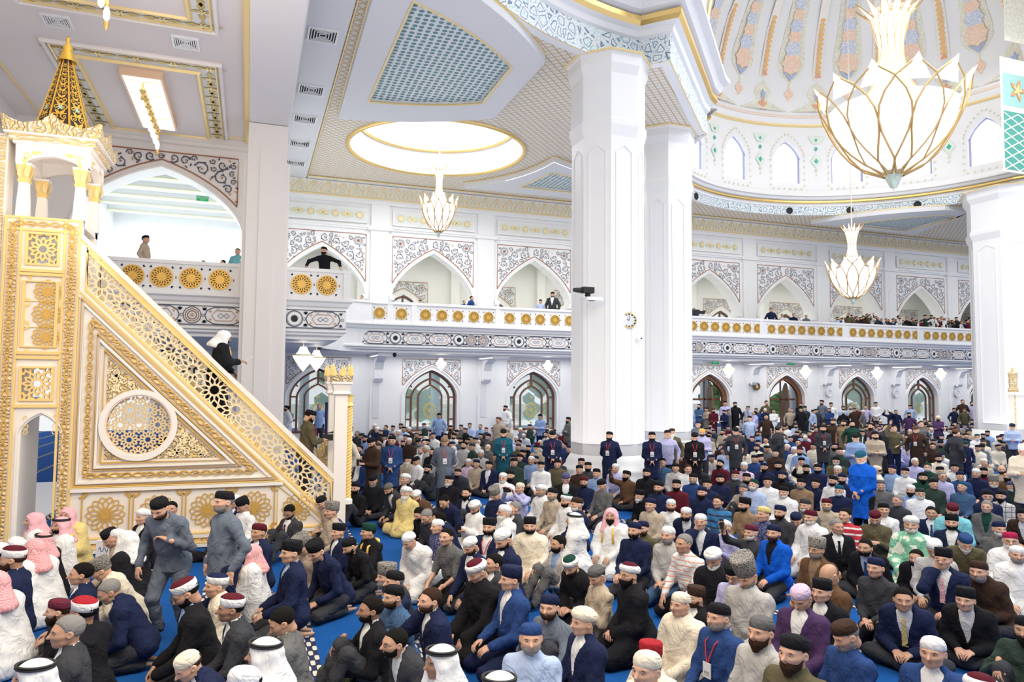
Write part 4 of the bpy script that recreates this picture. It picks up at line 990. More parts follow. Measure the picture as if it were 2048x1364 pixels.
# ---------------------------------------------------------------- chandeliers
def petal_lamp(name, label, loc, r, h, neck, chain_to, group, npet=12, tw=.02):
    root = empty(name, loc, label, 'chandelier', group)
    # bowl: profile radius as a function of height 0..hb, neck above, crown of petals on top
    hb = h * .42
    def rad(t): return r * (.15 + .85 * math.sin(min(1, t * 1.02) * PI / 2) ** .62)
    mb = MB(); mb.lathe([(r * .1, .02 * h)] + [(rad(t / 8) * .93, hb * (t / 8)) for t in range(1, 8)] + [(r * .55, hb * .98), (r * .25, hb * 1.1)], GLOW, npet * 2); mb.build('bowl', root, True)
    mb = MB(); nk = [(r * .42, hb * 1.0), (r * .24, hb + .12 * h), (r * .18, hb + .24 * h), (r * .18, hb + .32 * h), (r * .26, hb + .44 * h), (r * .30, hb + .50 * h)]
    mb.lathe(nk, GLOW, 20); mb.build('neck', root, True)
    # petals with gilt edges
    pg = MB(); ed = MB()
    for k in range(npet):
        a = 2 * PI * k / npet; wd = 2 * PI / npet * (1.0)
        L = []; Rr = []
        for i in range(9):
            t = i / 8; rr = rad(t) + (r * .10 * t ** 3); z_ = hb * t * 1.06 + (hb * .12 * t ** 3); half = wd * math.sin(PI * min(1, t * .98 + .02)) ** .75
            if i == 8: half = 0
            L.append((rr * math.cos(a + half), rr * math.sin(a + half), z_)); Rr.append((rr * math.cos(a - half), rr * math.sin(a - half), z_))
        ed.tube(L, tw * 1.25, RIB, 4, cap=False); ed.tube(Rr, tw * 1.25, RIB, 4, cap=False)
        # flaring tip
        tipa = [(rad(1) * .98 * math.cos(a + s_ * wd * .45), rad(1) * .98 * math.sin(a + s_ * wd * .45), hb * .96) for s_ in (-1, 1)] + [(r * 1.16 * math.cos(a), r * 1.16 * math.sin(a), hb * 1.22)]
        pg = MB(); pg.add(tipa, [(0, 1, 2)], GLOW); pg.build('petal', root)
        # crown petals
        zt = hb + .50 * h; c1 = [((r * .26) * math.cos(a + s_ * .3), (r * .26) * math.sin(a + s_ * .3), zt - .04 * h) for s_ in (-1, 1)] + [(r * .5 * math.cos(a), r * .5 * math.sin(a), zt + .06 * h)]
        pg = MB(); pg.add(c1, [(0, 1, 2)], GLOW); pg.build('crown_petal', root); ed.tube([c1[0], c1[2], c1[1]], tw * .8, RIB, 4, cap=False)
        s1 = [(nk[i][0] * 1.02 * math.cos(a + (i - 3) * .12), nk[i][0] * 1.02 * math.sin(a + (i - 3) * .12), nk[i][1]) for i in range(6)]; s2 = [(nk[i][0] * 1.02 * math.cos(a - (i - 3) * .12), nk[i][0] * 1.02 * math.sin(a - (i - 3) * .12), nk[i][1]) for i in range(6)]
        ed.tube(s1, tw * .55, RIB, 3, cap=False); ed.tube(s2, tw * .55, RIB, 3, cap=False)
    ed.build('gilt_ribs', root)
    mb = MB(); mb.lathe([(0, -.085 * h), (.01 * r, -.07 * h), (.05 * r, -.065 * h), (.11 * r, -.02 * h), (.13 * r, .02 * h), (.15 * r, .025 * h), (.15 * r, .04 * h)], mat('ruby and green finial glass', (.62, .72, .62), .2, .2), 14); mb.build('finial', root, True)
    mb = MB(); mb.tube([(0, 0, hb + .48 * h), (0, 0, chain_to - loc[2])], .03 if r < 2 else .06, mat('pale chain', (.85, .80, .72), .5), 6); mb.build('chain', root)
    return root
p = (FB[0], FB[1], 11.55); petal_lamp('chandelier', 'huge glowing lotus chandelier with gilt petals under the painted dome', p, 2.62, 7.5, 0, 26, 'lotus chandeliers', 12, .035)
c2 = at(877, 465, Y=27.3); petal_lamp('chandelier', 'small glowing lotus chandelier hanging below the round skylight', (c2.x, c2.y, c2.z), .68, 2.75, 0, 14.83, 'lotus chandeliers', 12, .013)
c3 = at(1706, 598, Y=27.5); petal_lamp('chandelier', 'medium glowing lotus chandelier on a long rod before the far gallery', (c3.x, c3.y, c3.z), 1.12, 3.75, 0, 24, 'lotus chandeliers', 12, .018)
# crystal lamps under the gallery
cr = MB(); cr.lathe([(0, -.62), (.05, -.56), (.2, -.36), (.36, -.1), (.40, 0), (.3, .03), (.2, .16), (.12, .34)], GLOW, 16); crm = cr.mesh('crystal', True)
cp = MB(); cp.lathe([(.41, -.01), (.42, .02), (.41, .04)], PGOLD, 16); cpm = cp.mesh('rim', True)
def crystal(px_, py_, Y, lab, s=1):
    c = at(px_, py_, Y=Y); c.z = min(c.z, 4.02 - .3 * s); root = empty('crystal_lamp', (c.x, c.y, c.z), lab, 'pendant lamp', 'crystal lamps under the galleries'); root.scale = (s, s, s)
    link('crystal', crm, root); link('rim', cpm, root); rd = MB(); rd.tube([(0, 0, .3), (0, 0, max(.35, ((4.04 if Y > 30 else 4.19) - c.z) / s))], .015, PGOLD, 5); rd.build('rod', root)
    return root
crystal(607, 700, 24.5, 'nearest crystal pendant lamp under the near gallery, right of the left column', .85)
crystal(633, 710, 27, 'second crystal pendant lamp, just behind the nearest one under the near gallery', .8)
crystal(882, 714, 32, 'crystal pendant lamp above the second arched window from the left', .62)
crystal(1096, 718, 32, 'crystal pendant lamp just left of the great pier', .62)
crystal(1457, 722, 32, 'crystal pendant lamp above the left open doorway', .8)
crystal(1611, 730, 32, 'crystal pendant lamp above the right open doorway', .8)
crystal(1754, 734, 32, 'crystal pendant lamp above the window right of the doorways', .8)
crystal(1881, 736, 32, 'crystal pendant lamp nearest to the right pier', .8)
# camera on a bracket, clock, small fittings
c = at(1172, 585, Y=17.2)
root = empty('television_camera', (c.x, c.y, c.z), 'black remote television camera on a white bracket on the great pier', 'camera')
mb = MB(); mb.box(-.12, .2, -.1, .1, -.02, .14, BLACK); mb.lathe([(.05, 0), (.08, .04), (.06, .1)], BLACK, 12, (.05, 0, -.12)); mb.build('body', root)
mb = MB(); mb.lathe([(0, 0), (.06, 0), (.07, .1), (.05, .24), (0, .24)], BLACK, 12); o = mb.build('lens', root, loc=(-.12, 0, .05)); o.rotation_euler = (0, -PI / 2, 0)
mb = MB(); mb.box(-.02, .45, -.12, .16, -.2, -.12, WHITE); mb.box(.1, .3, 0, .3, -.2, -.16, WHITE); mb.build('bracket', root)
c = at(1258, 641, Y=17.35); root = empty('wall_clock', (c.x, c.y, c.z), 'round clock with gold rim and black dotted edge on the great pier', 'clock', rotz=R(-22))
cb = MB(); cb.lathe([(0, .02), (.17, .02), (.19, .06), (.21, .05), (.215, 0)], GOLD, 28); cb.build('rim', root).rotation_euler = (PI / 2, 0, 0)
cb = MB(); cb.lathe([(0, .03), (.185, .03)], mat('clock face', (.75, .80, .86), .3), 28)
cb.build('face', root).rotation_euler = (PI / 2, 0, 0)
cb = MB()
for k in range(12): a = k * PI / 6; cb.poly([(.16 * math.cos(a) + .022 * math.cos(q * PI / 3), .16 * math.sin(a) + .022 * math.sin(q * PI / 3)) for q in range(6)], f0, BLACK, .035)
cb.ribbon([(0, 0), (.0, .11)], .012, f0, NAVY, .03, .04); cb.ribbon([(0, 0), (-.06, .03)], .015, f0, NAVY, .03, .04); cb.build('dial_marks', root)
c = at(1277, 678, Y=17.3); root = empty('surveillance_camera', (c.x, c.y, c.z), 'small white dome camera with black eye low on the great pier', 'camera')
mb = MB(); mb.lathe([(0, .06), (.05, .05), (.07, 0), (.07, -.06), (0, -.06)], WHITE, 12); mb.build('housing', root, True); mb = MB(); mb.lathe([(0, .05), (.035, .03), (.045, 0)], BLACK, 10, (.06, -.02, 0)); mb.build('eye', root)
c = at(664, 700, Y=YL + 2); 
root = empty('surveillance_camera', (at(789, 728, Y=31).x, 31, 4.12), 'tiny dark camera under the gallery edge right of the crystal lamps', 'camera'); mb = MB(); mb.lathe([(0, -.12), (.07, -.08), (.09, 0), (.05, .08)], BLACK, 10); mb.build('housing', root)
# exit signs
def sign(px_, py_, Y, w, h, lab, rows):
    c = at(px_, py_, Y=Y); root = empty('exit_sign', (c.x, c.y, c.z), lab, 'sign', 'green exit signs')
    mb = MB(); mb.box(-w / 2, w / 2, 0, .05, -h / 2, h / 2, mat('exit green', (.0, .38, .13), .5, emit=(0, .5, .2), es=.25)); mb.build('panel', root)
    for t, zz, s_ in rows:
        cu = bpy.data.curves.new('lettering', 'FONT'); cu.body = t; cu.size = s_; cu.align_x = 'CENTER'; cu.extrude = .002
        o = bpy.data.objects.new('lettering', cu); C.objects.link(o); o.parent = root; o.location = (0, -.01, zz); o.rotation_euler = (PI / 2, 0, 0); cu.materials.append(PLAST); bpy.context.view_layer.update(); me_ = bpy.data.meshes.new_from_object(o.evaluated_get(bpy.context.evaluated_depsgraph_get())); mw_ = o.location.copy(); bpy.data.objects.remove(o); o = link('lettering', me_, root, mw_); o.rotation_euler = (PI / 2, 0, 0)
sign(405, 397, 24.8, .36, .16, 'green exit sign hanging inside the large arch above the pulpit stairs', [('ВЫХОД', .0, .08), ('EXIT', -.06, .055)])
sign(1431, 725, 33.2, .42, .18, 'green exit sign over the left open doorway', [('EXIT', -.04, .13)])
sign(1583, 727, 33.2, .42, .18, 'green exit sign over the right open doorway', [('EXIT', -.04, .13)])
# small wall medallion plates by the doors
for k, (px_, py_, m_) in enumerate(((1513, 773, DGOLD), (1658, 786, GREYP), (1791, 787, GREYP), (1914, 787, GREYP))):
    c = at(px_, py_, Y=33.3); root = empty('wall_plaque', (c.x, c.y, c.z), ['dark round plaque with gilt centre between the open doorways', 'round grey plaque right of the second doorway', 'round grey plaque between the two right windows', 'round grey plaque nearest the right pier'][k], 'plaque', 'round plaques on the back wall')
    cb = MB(); cb.lathe([(0, .03), (.14, .03), (.19, .07), (.22, .05), (.22, 0)], m_, 16); cb.build('disc', root).rotation_euler = (PI / 2, 0, 0); cb = MB(); blob(cb, 0, 0, .12, 6, f0, PGOLD if k == 0 else WHITE, .05); cb.build('star', root)
# ================================================================= MINBAR (carved pulpit with stairs)
YM0 = 14.0
def q(x, y, Y=YM0):
    p = at(x, y, Y=Y); return (p.x, p.z)
root = empty('minbar', (-3.2, YM0, 0), 'tall carved ivory and gold pulpit with pierced staircase rail and pointed spire', 'pulpit')
off = (-3.2, YM0)
fm = lambda a, b, d=0: (a + 3.2, -d, b)          # local to root, face toward the hall
carve = G('carved gilt relief'); v, x, y, z = carve.coord()
n_ = carve.noise(v, 5, 2); vo = carve.n('TexVoronoi', feature='SMOOTH_F1'); carve.L.new(v, vo.inputs['Vector']); vo.inputs['Scale'].default_value = 9
wv = carve.n('TexWave'); carve.L.new(v, wv.inputs['Vector']); wv.inputs['Scale'].default_value = 3.5; wv.inputs['Distortion'].default_value = 14; wv.inputs['Detail'].default_value = 2; wv.inputs['Detail Scale'].default_value = 2.2
carve.color(carve.mix(wv.outputs['Fac'], (.88, .60, .20, 1), (.92, .80, .60, 1))); carve.bump(wv.outputs['Fac'], .9, .05); carve.b.inputs['Roughness'].default_value = .45
CARV = carve.m
brd = G('gilt braid moulding'); v, x, y, z = brd.coord()
wv = brd.n('TexWave', wave_type='RINGS'); brd.L.new(v, wv.inputs['Vector']); wv.inputs['Scale'].default_value = 5; wv.inputs['Distortion'].default_value = 9; wv.inputs['Detail'].default_value = 1
brd.color(brd.mix(wv.outputs['Fac'], (.90, .64, .26, 1), (.93, .82, .64, 1))); brd.bump(wv.outputs['Fac'], .8, .04); brd.b.inputs['Roughness'].default_value = .45
BRD = brd.m
def frame(mb, P, w, d0, d1, m, closed=True): mb.ribbon(P, w, fm, m, d0, d1, closed=closed)
# key points
TL_, TR_, BRt, BL_ = q(18, 440), q(168, 446), q(125, 1100), q(-15, 1100)
xL, xP, xR = -3.86, -2.72, None     # tower edges
xT0, xT1 = -3.86, -2.74
zT = 5.62
# tower face
mb = MB()
W1 = q(40, 850); 
dA0, dA1 = q(40, 900)[0], q(117, 900)[0]; dap = q(83, 830)[1]; dsp = q(83, 868)[1]
c_ = (dA0 + dA1) / 2; w_ = (dA1 - dA0) / 2
xt0 = xT0 - 3.2 * 0
def local(a): return a
A = arch(w_, dsp, dap - dsp, 10, .35, c_)
# wall polys (tower, thickness 1.3)
def wpoly(poly, m, y0=0, y1=.14):
    mb.prism(poly, lambda a, b: (a + 3.2, y0, b), lambda a, b: (a + 3.2, y1, b), m)
z_p3 = q(85, 812)[1]; z_p3t = q(85, 718)[1]; z_p2b = q(90, 706)[1]; z_p2t = q(90, 552)[1]; z_p1b = q(95, 545)[1]
px0, px1 = xT0 + .26, xT1 - .26
wpoly([(xT0, 0), (c_ - w_, 0), (c_ - w_, dsp)] + A[1:11] + [(c_, zT), (xT0, zT)], MIN_W) if False else None
wpoly([(xT0, 0), (c_ - w_, 0), (c_ - w_, z_p3), (xT0, z_p3)], MIN_W); wpoly([(c_ + w_, 0), (xT1, 0), (xT1, z_p3), (c_ + w_, z_p3)], MIN_W)
for p_, p2 in zip(A[:-1], A[1:]): wpoly([p_, p2, (p2[0], z_p3), (p_[0], z_p3)], MIN_W)
lat = []
def framed_hole(x0, x1, z0, z1):
    pass
H = [(px0 + .07, px1 - .07, q(85, 800)[1], q(85, 735)[1]), (px0 + .07, px1 - .07, q(92, 530)[1], q(92, 468)[1])]
zc_ = z_p3
for x0, x1, z0, z1 in H:
    wpoly([(xT0, zc_), (xT1, zc_), (xT1, z0), (xT0, z0)], MIN_W); wpoly([(xT0, z0), (x0, z0), (x0, z1), (xT0, z1)], MIN_W); wpoly([(x1, z0), (xT1, z0), (xT1, z1), (x1, z1)], MIN_W); zc_ = z1
wpoly([(xT0, zc_), (xT1, zc_), (xT1, zT), (xT0, zT)], MIN_W)
mb.build('tower_wall', root)
# far side of the tower and its roof slab
mb = MB(); mb.prism([(xT1 - .1, 0), (xT1, 0), (xT1, zT), (xT1 - .1, zT)], lambda a, b: (a + 3.2, 1.1, b), lambda a, b: (a + 3.2, 1.3, b), MIN_W)
mb.prism([(xT0, 0), (xT0 + .2, 0), (xT0 + .2, zT), (xT0, zT)], lambda a, b: (a + 3.2, 1.1, b), lambda a, b: (a + 3.2, 1.3, b), MIN_W); mb.box(xT0 + 3.2, xT1 + 3.2, .1, 1.3, 3.9, 4.0, MIN_W); mb.box(xT0 + 3.2, xT1 + 3.2, .1, 1.3, zT - .1, zT, MIN_W)
mb.prism([(c_ - w_ - .12, 0), (c_ - w_, 0), (c_ - w_, 2.6), (c_ - w_ - .12, 2.6)], lambda a, b: (a + 3.2, .14, b), lambda a, b: (a + 3.2, 1.1, b), MIN_W); mb.build('tower_back', root)
# gilt frames on the tower
mb = MB()
for xx in (xT0 + .02, xT0 + .24, xT1 - .24, xT1 - .02): frame(mb, [(xx, 0), (xx, zT)], .035, 0, .035, MIN_G, False)
for zz in (zT - .02, zT - .22): frame(mb, [(xT0, zz), (xT1, zz)], .035, 0, .035, MIN_G, False)
for zz in (z_p3, z_p3t + .02, z_p2b, z_p2t + .02, z_p1b + .02): frame(mb, [(xT0 + .24, zz), (xT1 - .24, zz)], .05, 0, .045, MIN_G, False)
for x0, x1, z0, z1 in H: frame(mb, [(x0, z0), (x1, z0), (x1, z1), (x0, z1)], .05, 0, .04, MIN_G)
z0, z1 = z_p2b + .1, z_p2t - .1
frame(mb, [(px0 + .06, z0), (px1 - .06, z0), (px1 - .06, z1), (px0 + .06, z1)], .05, 0, .04, MIN_G)
for t in (.3, .7): frame(mb, [(px0 + .08, z0 + (z1 - z0) * t), (px1 - .08, z0 + (z1 - z0) * t)], .015, 0, .02, MIN_G, False)
frame(mb, [(c_ - w_ - .05, 0)] + [(x_, z_) for x_, z_ in arch(w_ + .05, dsp, dap - dsp + .05, 10, .35, c_)] + [(c_ + w_ + .05, 0)], .03, 0, .03, MIN_W, False)
for sg in (1, -1):
    for k in range(3): scroll(mb, c_ + sg * (w_ - .06 - .0 * k), dap - .1 - k * .09 if k else dap - .04, .05 + .0 * k, fm, MIN_G, MIN_G, .02, .016, sg, k, 8)
mb.build('gilt_frames', root)
mb = MB()
frame(mb, [(xT0 + .13, 0), (xT0 + .13, zT - .12), (xT1 - .13, zT - .12), (xT1 - .13, 0)], .13, 0, .03, BRD, False)
mb.build('braid_moulding', root)
for k in range(3):
    r_ = .24 if k == 1 else .2; zz = z0 + (z1 - z0) * (.15, .5, .85)[k]
    m2 = MB(); rosette(m2, c_ + .02, zz, min(r_, (px1 - px0) * .36), 12, fm, MIN_L, .02, 0, .03)
    for sx in (1, -1):
        for sz in (1, -1): leaf(m2, c_ + sx * .22, zz + sz * .2, math.atan2(sz, sx), .1, .05, fm, MIN_G, .02)
    m2.build('rosette', root)
for x0, x1, z0_, z1_ in H:
    m2 = MB(); P = [(x0, z0_), (x1, z0_), (x1, z1_), (x0, z1_)]; s_ = (x1 - x0) / 3.73 * .86
    for a_, b_2 in star_lattice(P, s_, 60, ((x0 + x1) / 2, (z0_ + z1_) / 2)): m2.ribbon([a_, b_2], .028, fm, MIN_G, -.05, .01)
    m2.build('pierced_panel', root)
# outer left pilaster (braid column beside the tower)
mb = MB(); mb.prism([(xT0 - .34, 0), (xT0 - .02, 0), (xT0 - .02, 7.0), (xT0 - .34, 7.0)], lambda a, b: (a + 3.2, .05, b), lambda a, b: (a + 3.2, .4, b), MIN_W)
mb.ribbon([(xT0 - .12, 0), (xT0 - .12, 6.95)], .14, lambda a, b, d=0: (a + 3.2, .05 - d, b), BRD, 0, .04); mb.build('side_pilaster', root)
# kiosk: columns, arches, cornice
zk = q(90, 292)[1]; zr = q(90, 268)[1]
mb = MB()
kx0, kx1 = q(38, 400)[0], q(166, 400)[0]; D = 1.15
zca = q(50, 345)[1]
for (cx, cy_) in ((kx0 + .04, .1), (kx1 - .06, .1), (kx0 + .06, D), (kx1 - .04, D)):
    col = MB(); col.lathe([(.13, zT - .0), (.115, zT + .3), (.095, zca - .18), (.1, zca - .16)], MIN_W, 4, (cx + 3.2, cy_, 0), start=PI / 4); col.build('column', root)
    cap = MB(); cap.lathe([(.10, zca - .16), (.125, zca - .14), (.105, zca - .1), (.15, zca + .1), (.15, zca + .13)], MIN_G, 4, (cx + 3.2, cy_, 0), start=PI / 4); cap.lathe([(.155, zca + .13), (.16, zca + .17)], MIN_W, 4, (cx + 3.2, cy_, 0), start=PI / 4)
    for k in range(4):
        a = k * PI / 2
        for s_ in (-.05, .05): leaf(cap, 0, 0, PI / 2, .2, .07, lambda p_, r_, d=0, a=a, s_=s_: (cx + 3.2 + (.1 + r_ * .25) * math.cos(a) - (p_ + s_) * math.sin(a), cy_ + (.1 + r_ * .25) * math.sin(a) + (p_ + s_) * math.cos(a), zca - .1 + r_), PGOLD, 0)
    cap.build('capital', root)
zar = q(95, 312)[1]
def kiosk_side(fnn, x0, x1, name='arch_panel'):
    c = (x0 + x1) / 2; w = (x1 - x0) / 2 - .17; m2 = MB()
    A = arch(w, zca + .17, (zar - zca - .17), 8, .25, c)
    pl = [(x0, zca + .17)] + A + [(x1, zca + .17)]
    for p_, p2 in zip(A[:-1], A[1:]):
        m2.prism([p_, p2, (p2[0], zk), (p_[0], zk)], lambda a, b: fnn(a, b, 0), lambda a, b: fnn(a, b, -.12), MIN_W)
    for xa, xb in ((x0, c - w), (c + w, x1)): m2.prism([(xa, zca + .17), (xb, zca + .17), (xb, zk), (xa, zk)], lambda a, b: fnn(a, b, 0), lambda a, b: fnn(a, b, -.12), MIN_W)
    for sg in (1, -1):
        scroll(m2, c + sg * (w - .0), zar - .02, .07, fnn, MIN_G, MIN_G, .02, .02, sg, 0, 8); leaf(m2, c + sg * (w - .05), zar + .02, PI / 2 + sg * PI / 2.2, .18, .06, fnn, MIN_G, .02); leaf(m2, c + sg * (w + .03), zar - .06, -PI / 2, .16, .06, fnn, MIN_G, .02)
    m2.build(name, root)
kiosk_side(lambda a, b, d=0: (a + 3.2, -d, b), kx0 - .08, kx1 + .08); kiosk_side(lambda a, b, d=0: (a + 3.2, D + .1 + d, b), kx0 - .08, kx1 + .08)
kiosk_side(lambda a, b, d=0: (kx1 + 3.27 + d, a, b), .01, D + .09); kiosk_side(lambda a, b, d=0: (kx0 + 3.13 - d, a, b), .01, D + .09)
# cornice: slab, braid, crenellated carved crown
mb = MB(); X_0, X_1, Y_0, Y_1 = kx0 - .1 + 3.2, kx1 + .1 + 3.2, -.02, D + .12
for g_, z0__, z1__, m_ in ((.02, zk, zk + .05, MIN_W), (.07, zk + .05, zk + .14, BRD), (.13, zk + .14, zk + .18, MIN_W)): mb.box(X_0 - g_, X_1 + g_, Y_0 - g_, Y_1 + g_, z0__, z1__, m_)
mb.build('cornice', root)
def crown(fnn, L, name='carved_crown'):
    m2 = MB(); P = [(0, 0), (0, .3)]; 
    P = [(0, .26), (.06 * L, .2), (.2 * L, .14), (.38 * L, .2), (.5 * L, .34), (.62 * L, .2), (.8 * L, .14), (.94 * L, .2), (L, .26), (L, 0), (0, 0)]
    m2.prism(P, lambda a, b: fnn(a, b, .0), lambda a, b: fnn(a, b, -.05), CARV); m2.build(name, root)
gx = .14; zz0 = zk + .17
crown(lambda a, b, d=0: (X_0 - gx + a, Y_0 - gx - d - b * .12, zz0 + b), X_1 - X_0 + 2 * gx); crown(lambda a, b, d=0: (X_1 + gx + d + b * .12, Y_0 - gx + a, zz0 + b), Y_1 - Y_0 + 2 * gx)
crown(lambda a, b, d=0: (X_0 - gx + a, Y_1 + gx + d + b * .12, zz0 + b), X_1 - X_0 + 2 * gx); crown(lambda a, b, d=0: (X_0 - gx - d - b * .12, Y_0 - gx + a, zz0 + b), Y_1 - Y_0 + 2 * gx)
# spire: octagonal, dark ground with gilt scrollwork and ribs
kc = ((X_0 + X_1) / 2, (Y_0 + Y_1) / 2)
zs0 = zz0 + .16; zs1 = at(125, 118, Y=YM0 + .55).z; rs0, rs1 = .46, .09
mb = MB(); mb.lathe([(rs0, zs0), (rs1, zs1)], mat('spire dark ground', (.045, .03, .025), .5), 8, (kc[0], kc[1], 0), start=PI / 8); mb.build('spire', root)
mb = MB(); mb.lathe([(rs0 + .04, zs0 - .02), (rs0 + .12, zs0), (rs0 + .12, zs0 + .05), (rs0, zs0 + .06)], mat('dark bronze ring', (.06, .05, .07), .4), 8, (kc[0], kc[1], 0), start=PI / 8); mb.build('spire_foot', root)
mb = MB(); ap0, ap1 = rs0 * math.cos(PI / 8), rs1 * math.cos(PI / 8)
SP_G = mat('spire gold', (.86, .52, .08), .35, .55)
for k in range(8):
    a = PI / 8 + k * PI / 4
    mb.tube([(kc[0] + rs0 * math.cos(a), kc[1] + rs0 * math.sin(a), zs0), (kc[0] + rs1 * math.cos(a), kc[1] + rs1 * math.sin(a), zs1)], [.022, .012], SP_G, 5)
    an = a + PI / 8; Ht = zs1 - zs0
    def fs_(p_, r_, d=0, an=an):
        t = r_ / Ht; ap = ap0 + (ap1 - ap0) * t + d + .004; return (kc[0] + ap * math.cos(an) - p_ * math.sin(an), kc[1] + ap * math.sin(an) + p_ * math.cos(an), zs0 + r_)
    zz = .1; n__ = 0
    while zz < Ht - .1:
        hw = (rs0 + (rs1 - rs0) * zz / Ht) * math.sin(PI / 8) * .95; stp = max(.1, hw * 1.25)
        for sg in (1, -1):
            scroll(mb, sg * hw * .48, zz, hw * .46, fs_, SP_G, SP_G, .01, hw * .17, sg * (1 if n__ % 2 else -1), n__ + (0 if sg > 0 else PI), 9)
            leaf(mb, 0, zz + stp * .2, PI / 2 + sg * .7, hw * .9, hw * .4, fs_, SP_G, .012)
        if n__ == 2: blob(mb, 0, zz, hw * .5, 6, fs_, mat('spire mint enamel', (.45, .66, .55), .4), .014)
        zz += stp; n__ += 1
mb.build('spire_scrollwork', root)
zf_ = at(128, 68, Y=YM0 + .55).z
mb = MB(); mb.lathe([(.16, zs1 - .02), (.13, zs1 + .02), (.09, zs1 + .14), (.06, zs1 + .2), (.085, zs1 + .24), (.05, zs1 + .29), (.025, zs1 + .34), (.035, zs1 + .4), (.012, zs1 + .46), (.008, zf_ - .02), (0, zf_)], SP_G, 12, (kc[0], kc[1], 0)); mb.build('finial', root, True)

# staircase side
def seg_at(x): pass
S0 = q(168, 470); S1 = q(672, 952)           # top edge of the handrail
E0 = q(165, 583); E1 = q(640, 1010)          # lower edge of the pierced band
base_z = q(300, 972)[1]
xPost0, xPost1 = q(668, 900)[0], q(690, 900)[0]
def lerp(a, b, t): return (a[0] + (b[0] - a[0]) * t, a[1] + (b[1] - a[1]) * t)
sl = (S1[1] - S0[1]) / (S1[0] - S0[0])
def top(x): return S0[1] + (x - S0[0]) * sl
def low(x): return top(x) - (S0[1] - E0[1]) - .02
xs0, xs1 = xT1, xPost0
# panel wall below the stair: polygon with a round window hole
ccx, ccz = q(278, 850); cr_ = (q(342, 850)[0] - q(214, 850)[0]) / 2
mb = MB()
def triang(outer, hole, m, y0, y1):
    VV = [Vector(p) for p in outer] + [Vector(p) for p in hole]; n1, n2 = len(outer), len(hole)
    ed = [(i, (i + 1) % n1) for i in range(n1)] + [(n1 + i, n1 + (i + 1) % n2) for i in range(n2)]
    r = delaunay_2d_cdt(VV, ed, [], 0, 1e-6); f2 = []
    for f in r[2]:
        cx = sum(r[0][i].x for i in f) / len(f); cz = sum(r[0][i].y for i in f) / len(f)
        if inpoly(cx, cz, outer) and not inpoly(cx, cz, hole): f2.append(tuple(f))
    mb.add([(p.x + 3.2, y0, p.y) for p in r[0]], f2, m); mb.add([(p.x + 3.2, y1, p.y) for p in r[0]], f2, m)
    mb.add([(p[0] + 3.2, y0, p[1]) for p in hole] + [(p[0] + 3.2, y1, p[1]) for p in hole], [(i, (i + 1) % n2, n2 + (i + 1) % n2, n2 + i) for i in range(n2)], m)
hole = [(ccx + cr_ * math.cos(k * PI / 20), ccz + cr_ * math.sin(k * PI / 20)) for k in range(40)]
xe = xs0 + (low(xs0) - base_z) / -sl if sl < 0 else 0
outer = [(xs0, base_z), (xe, base_z), (xs0, low(xs0))]
triang(outer, hole, MIN_W, 0, .14)
mb.build('triangular_wall', root)
# second (far) stair wall, steps between
mb = MB(); ns = 14; 
for k in range(ns):
    x0 = xs0 + (xs1 - xs0) * k / ns; x1 = xs0 + (xs1 - xs0) * (k + 1) / ns; zt_ = max(.15, low(x0) - .12)
    mb.box(x0 + 3.2, x1 + 3.2, .14, 1.15, max(0, zt_ - .5), zt_, MIN_W)
mb.build('steps', root)
def stair_band(yoff, name):
    t0 = .07
    m2 = MB()
    P_top = [(xs0, top(xs0)), (xs1, top(xs1))]; m2.prism([(xs0, top(xs0) + .0), (xs1, top(xs1)), (xs1, top(xs1) - .1), (xs0, top(xs0) - .1)], lambda a, b: (a + 3.2, yoff - .05, b), lambda a, b: (a + 3.2, yoff + .17, b), MIN_W)
    m2.build('handrail', root); m2 = MB()
    fy = lambda a, b, d=0: (a + 3.2, yoff - d, b)
    a0, a1 = xs0 + .1, xs1 - .04
    Pb = [(a0, low(a0) + .12), (a1, max(base_z * .35, low(a1) + .12)), (a1, top(a1) - .2), (a0, top(a0) - .2)]
    m2.ribbon(Pb, .05, fy, MIN_G, -.04, .045, closed=True)
    Pw = [(xs0 + .02, low(xs0) + .015), (xs1, low(xs1) + .015)]
    m2.ribbon(Pw, .2, fy, MIN_W, -.14, .03); m2.ribbon([(xs0 + .02, low(xs0) - .02), (xs1, low(xs1) - .02)], .03, fy, MIN_G, 0, .05)
    m2.ribbon([(xs0 + .03, low(xs0)), (xs0 + .03, top(xs0) - .1)], .1, fy, MIN_W, -.1, .016); m2.ribbon([(xs0, top(xs0) - .13), (xs1, top(xs1) - .13)], .03, fy, MIN_G, 0, .03)
    m2.build('stair_frame', root); m2 = MB()
    ang = math.atan(sl); dd = lambda p: p
    midx = (a0 + a1) / 2; midz = (top(midx) + low(midx)) / 2 - .03; ca, sa = math.cos(ang), math.sin(ang)
    rt = lambda p: ((p[0] - midx) * ca + (p[1] - midz) * sa, -(p[0] - midx) * sa + (p[1] - midz) * ca); ir = lambda p: (midx + p[0] * ca - p[1] * sa, midz + p[0] * sa + p[1] * ca)
    PP = [rt(p) for p in Pb]
    for a_, b_2 in star_lattice(PP, .138, 64, (0, 0)): m2.ribbon([ir(a_), ir(b_2)], .026, fy, mat('lattice cream gold', (.90, .74, .46), .5), -.035, .0)
    m2.build(name, root)
stair_band(0.0, 'pierced_stair_rail'); stair_band(1.15, 'pierced_stair_rail')
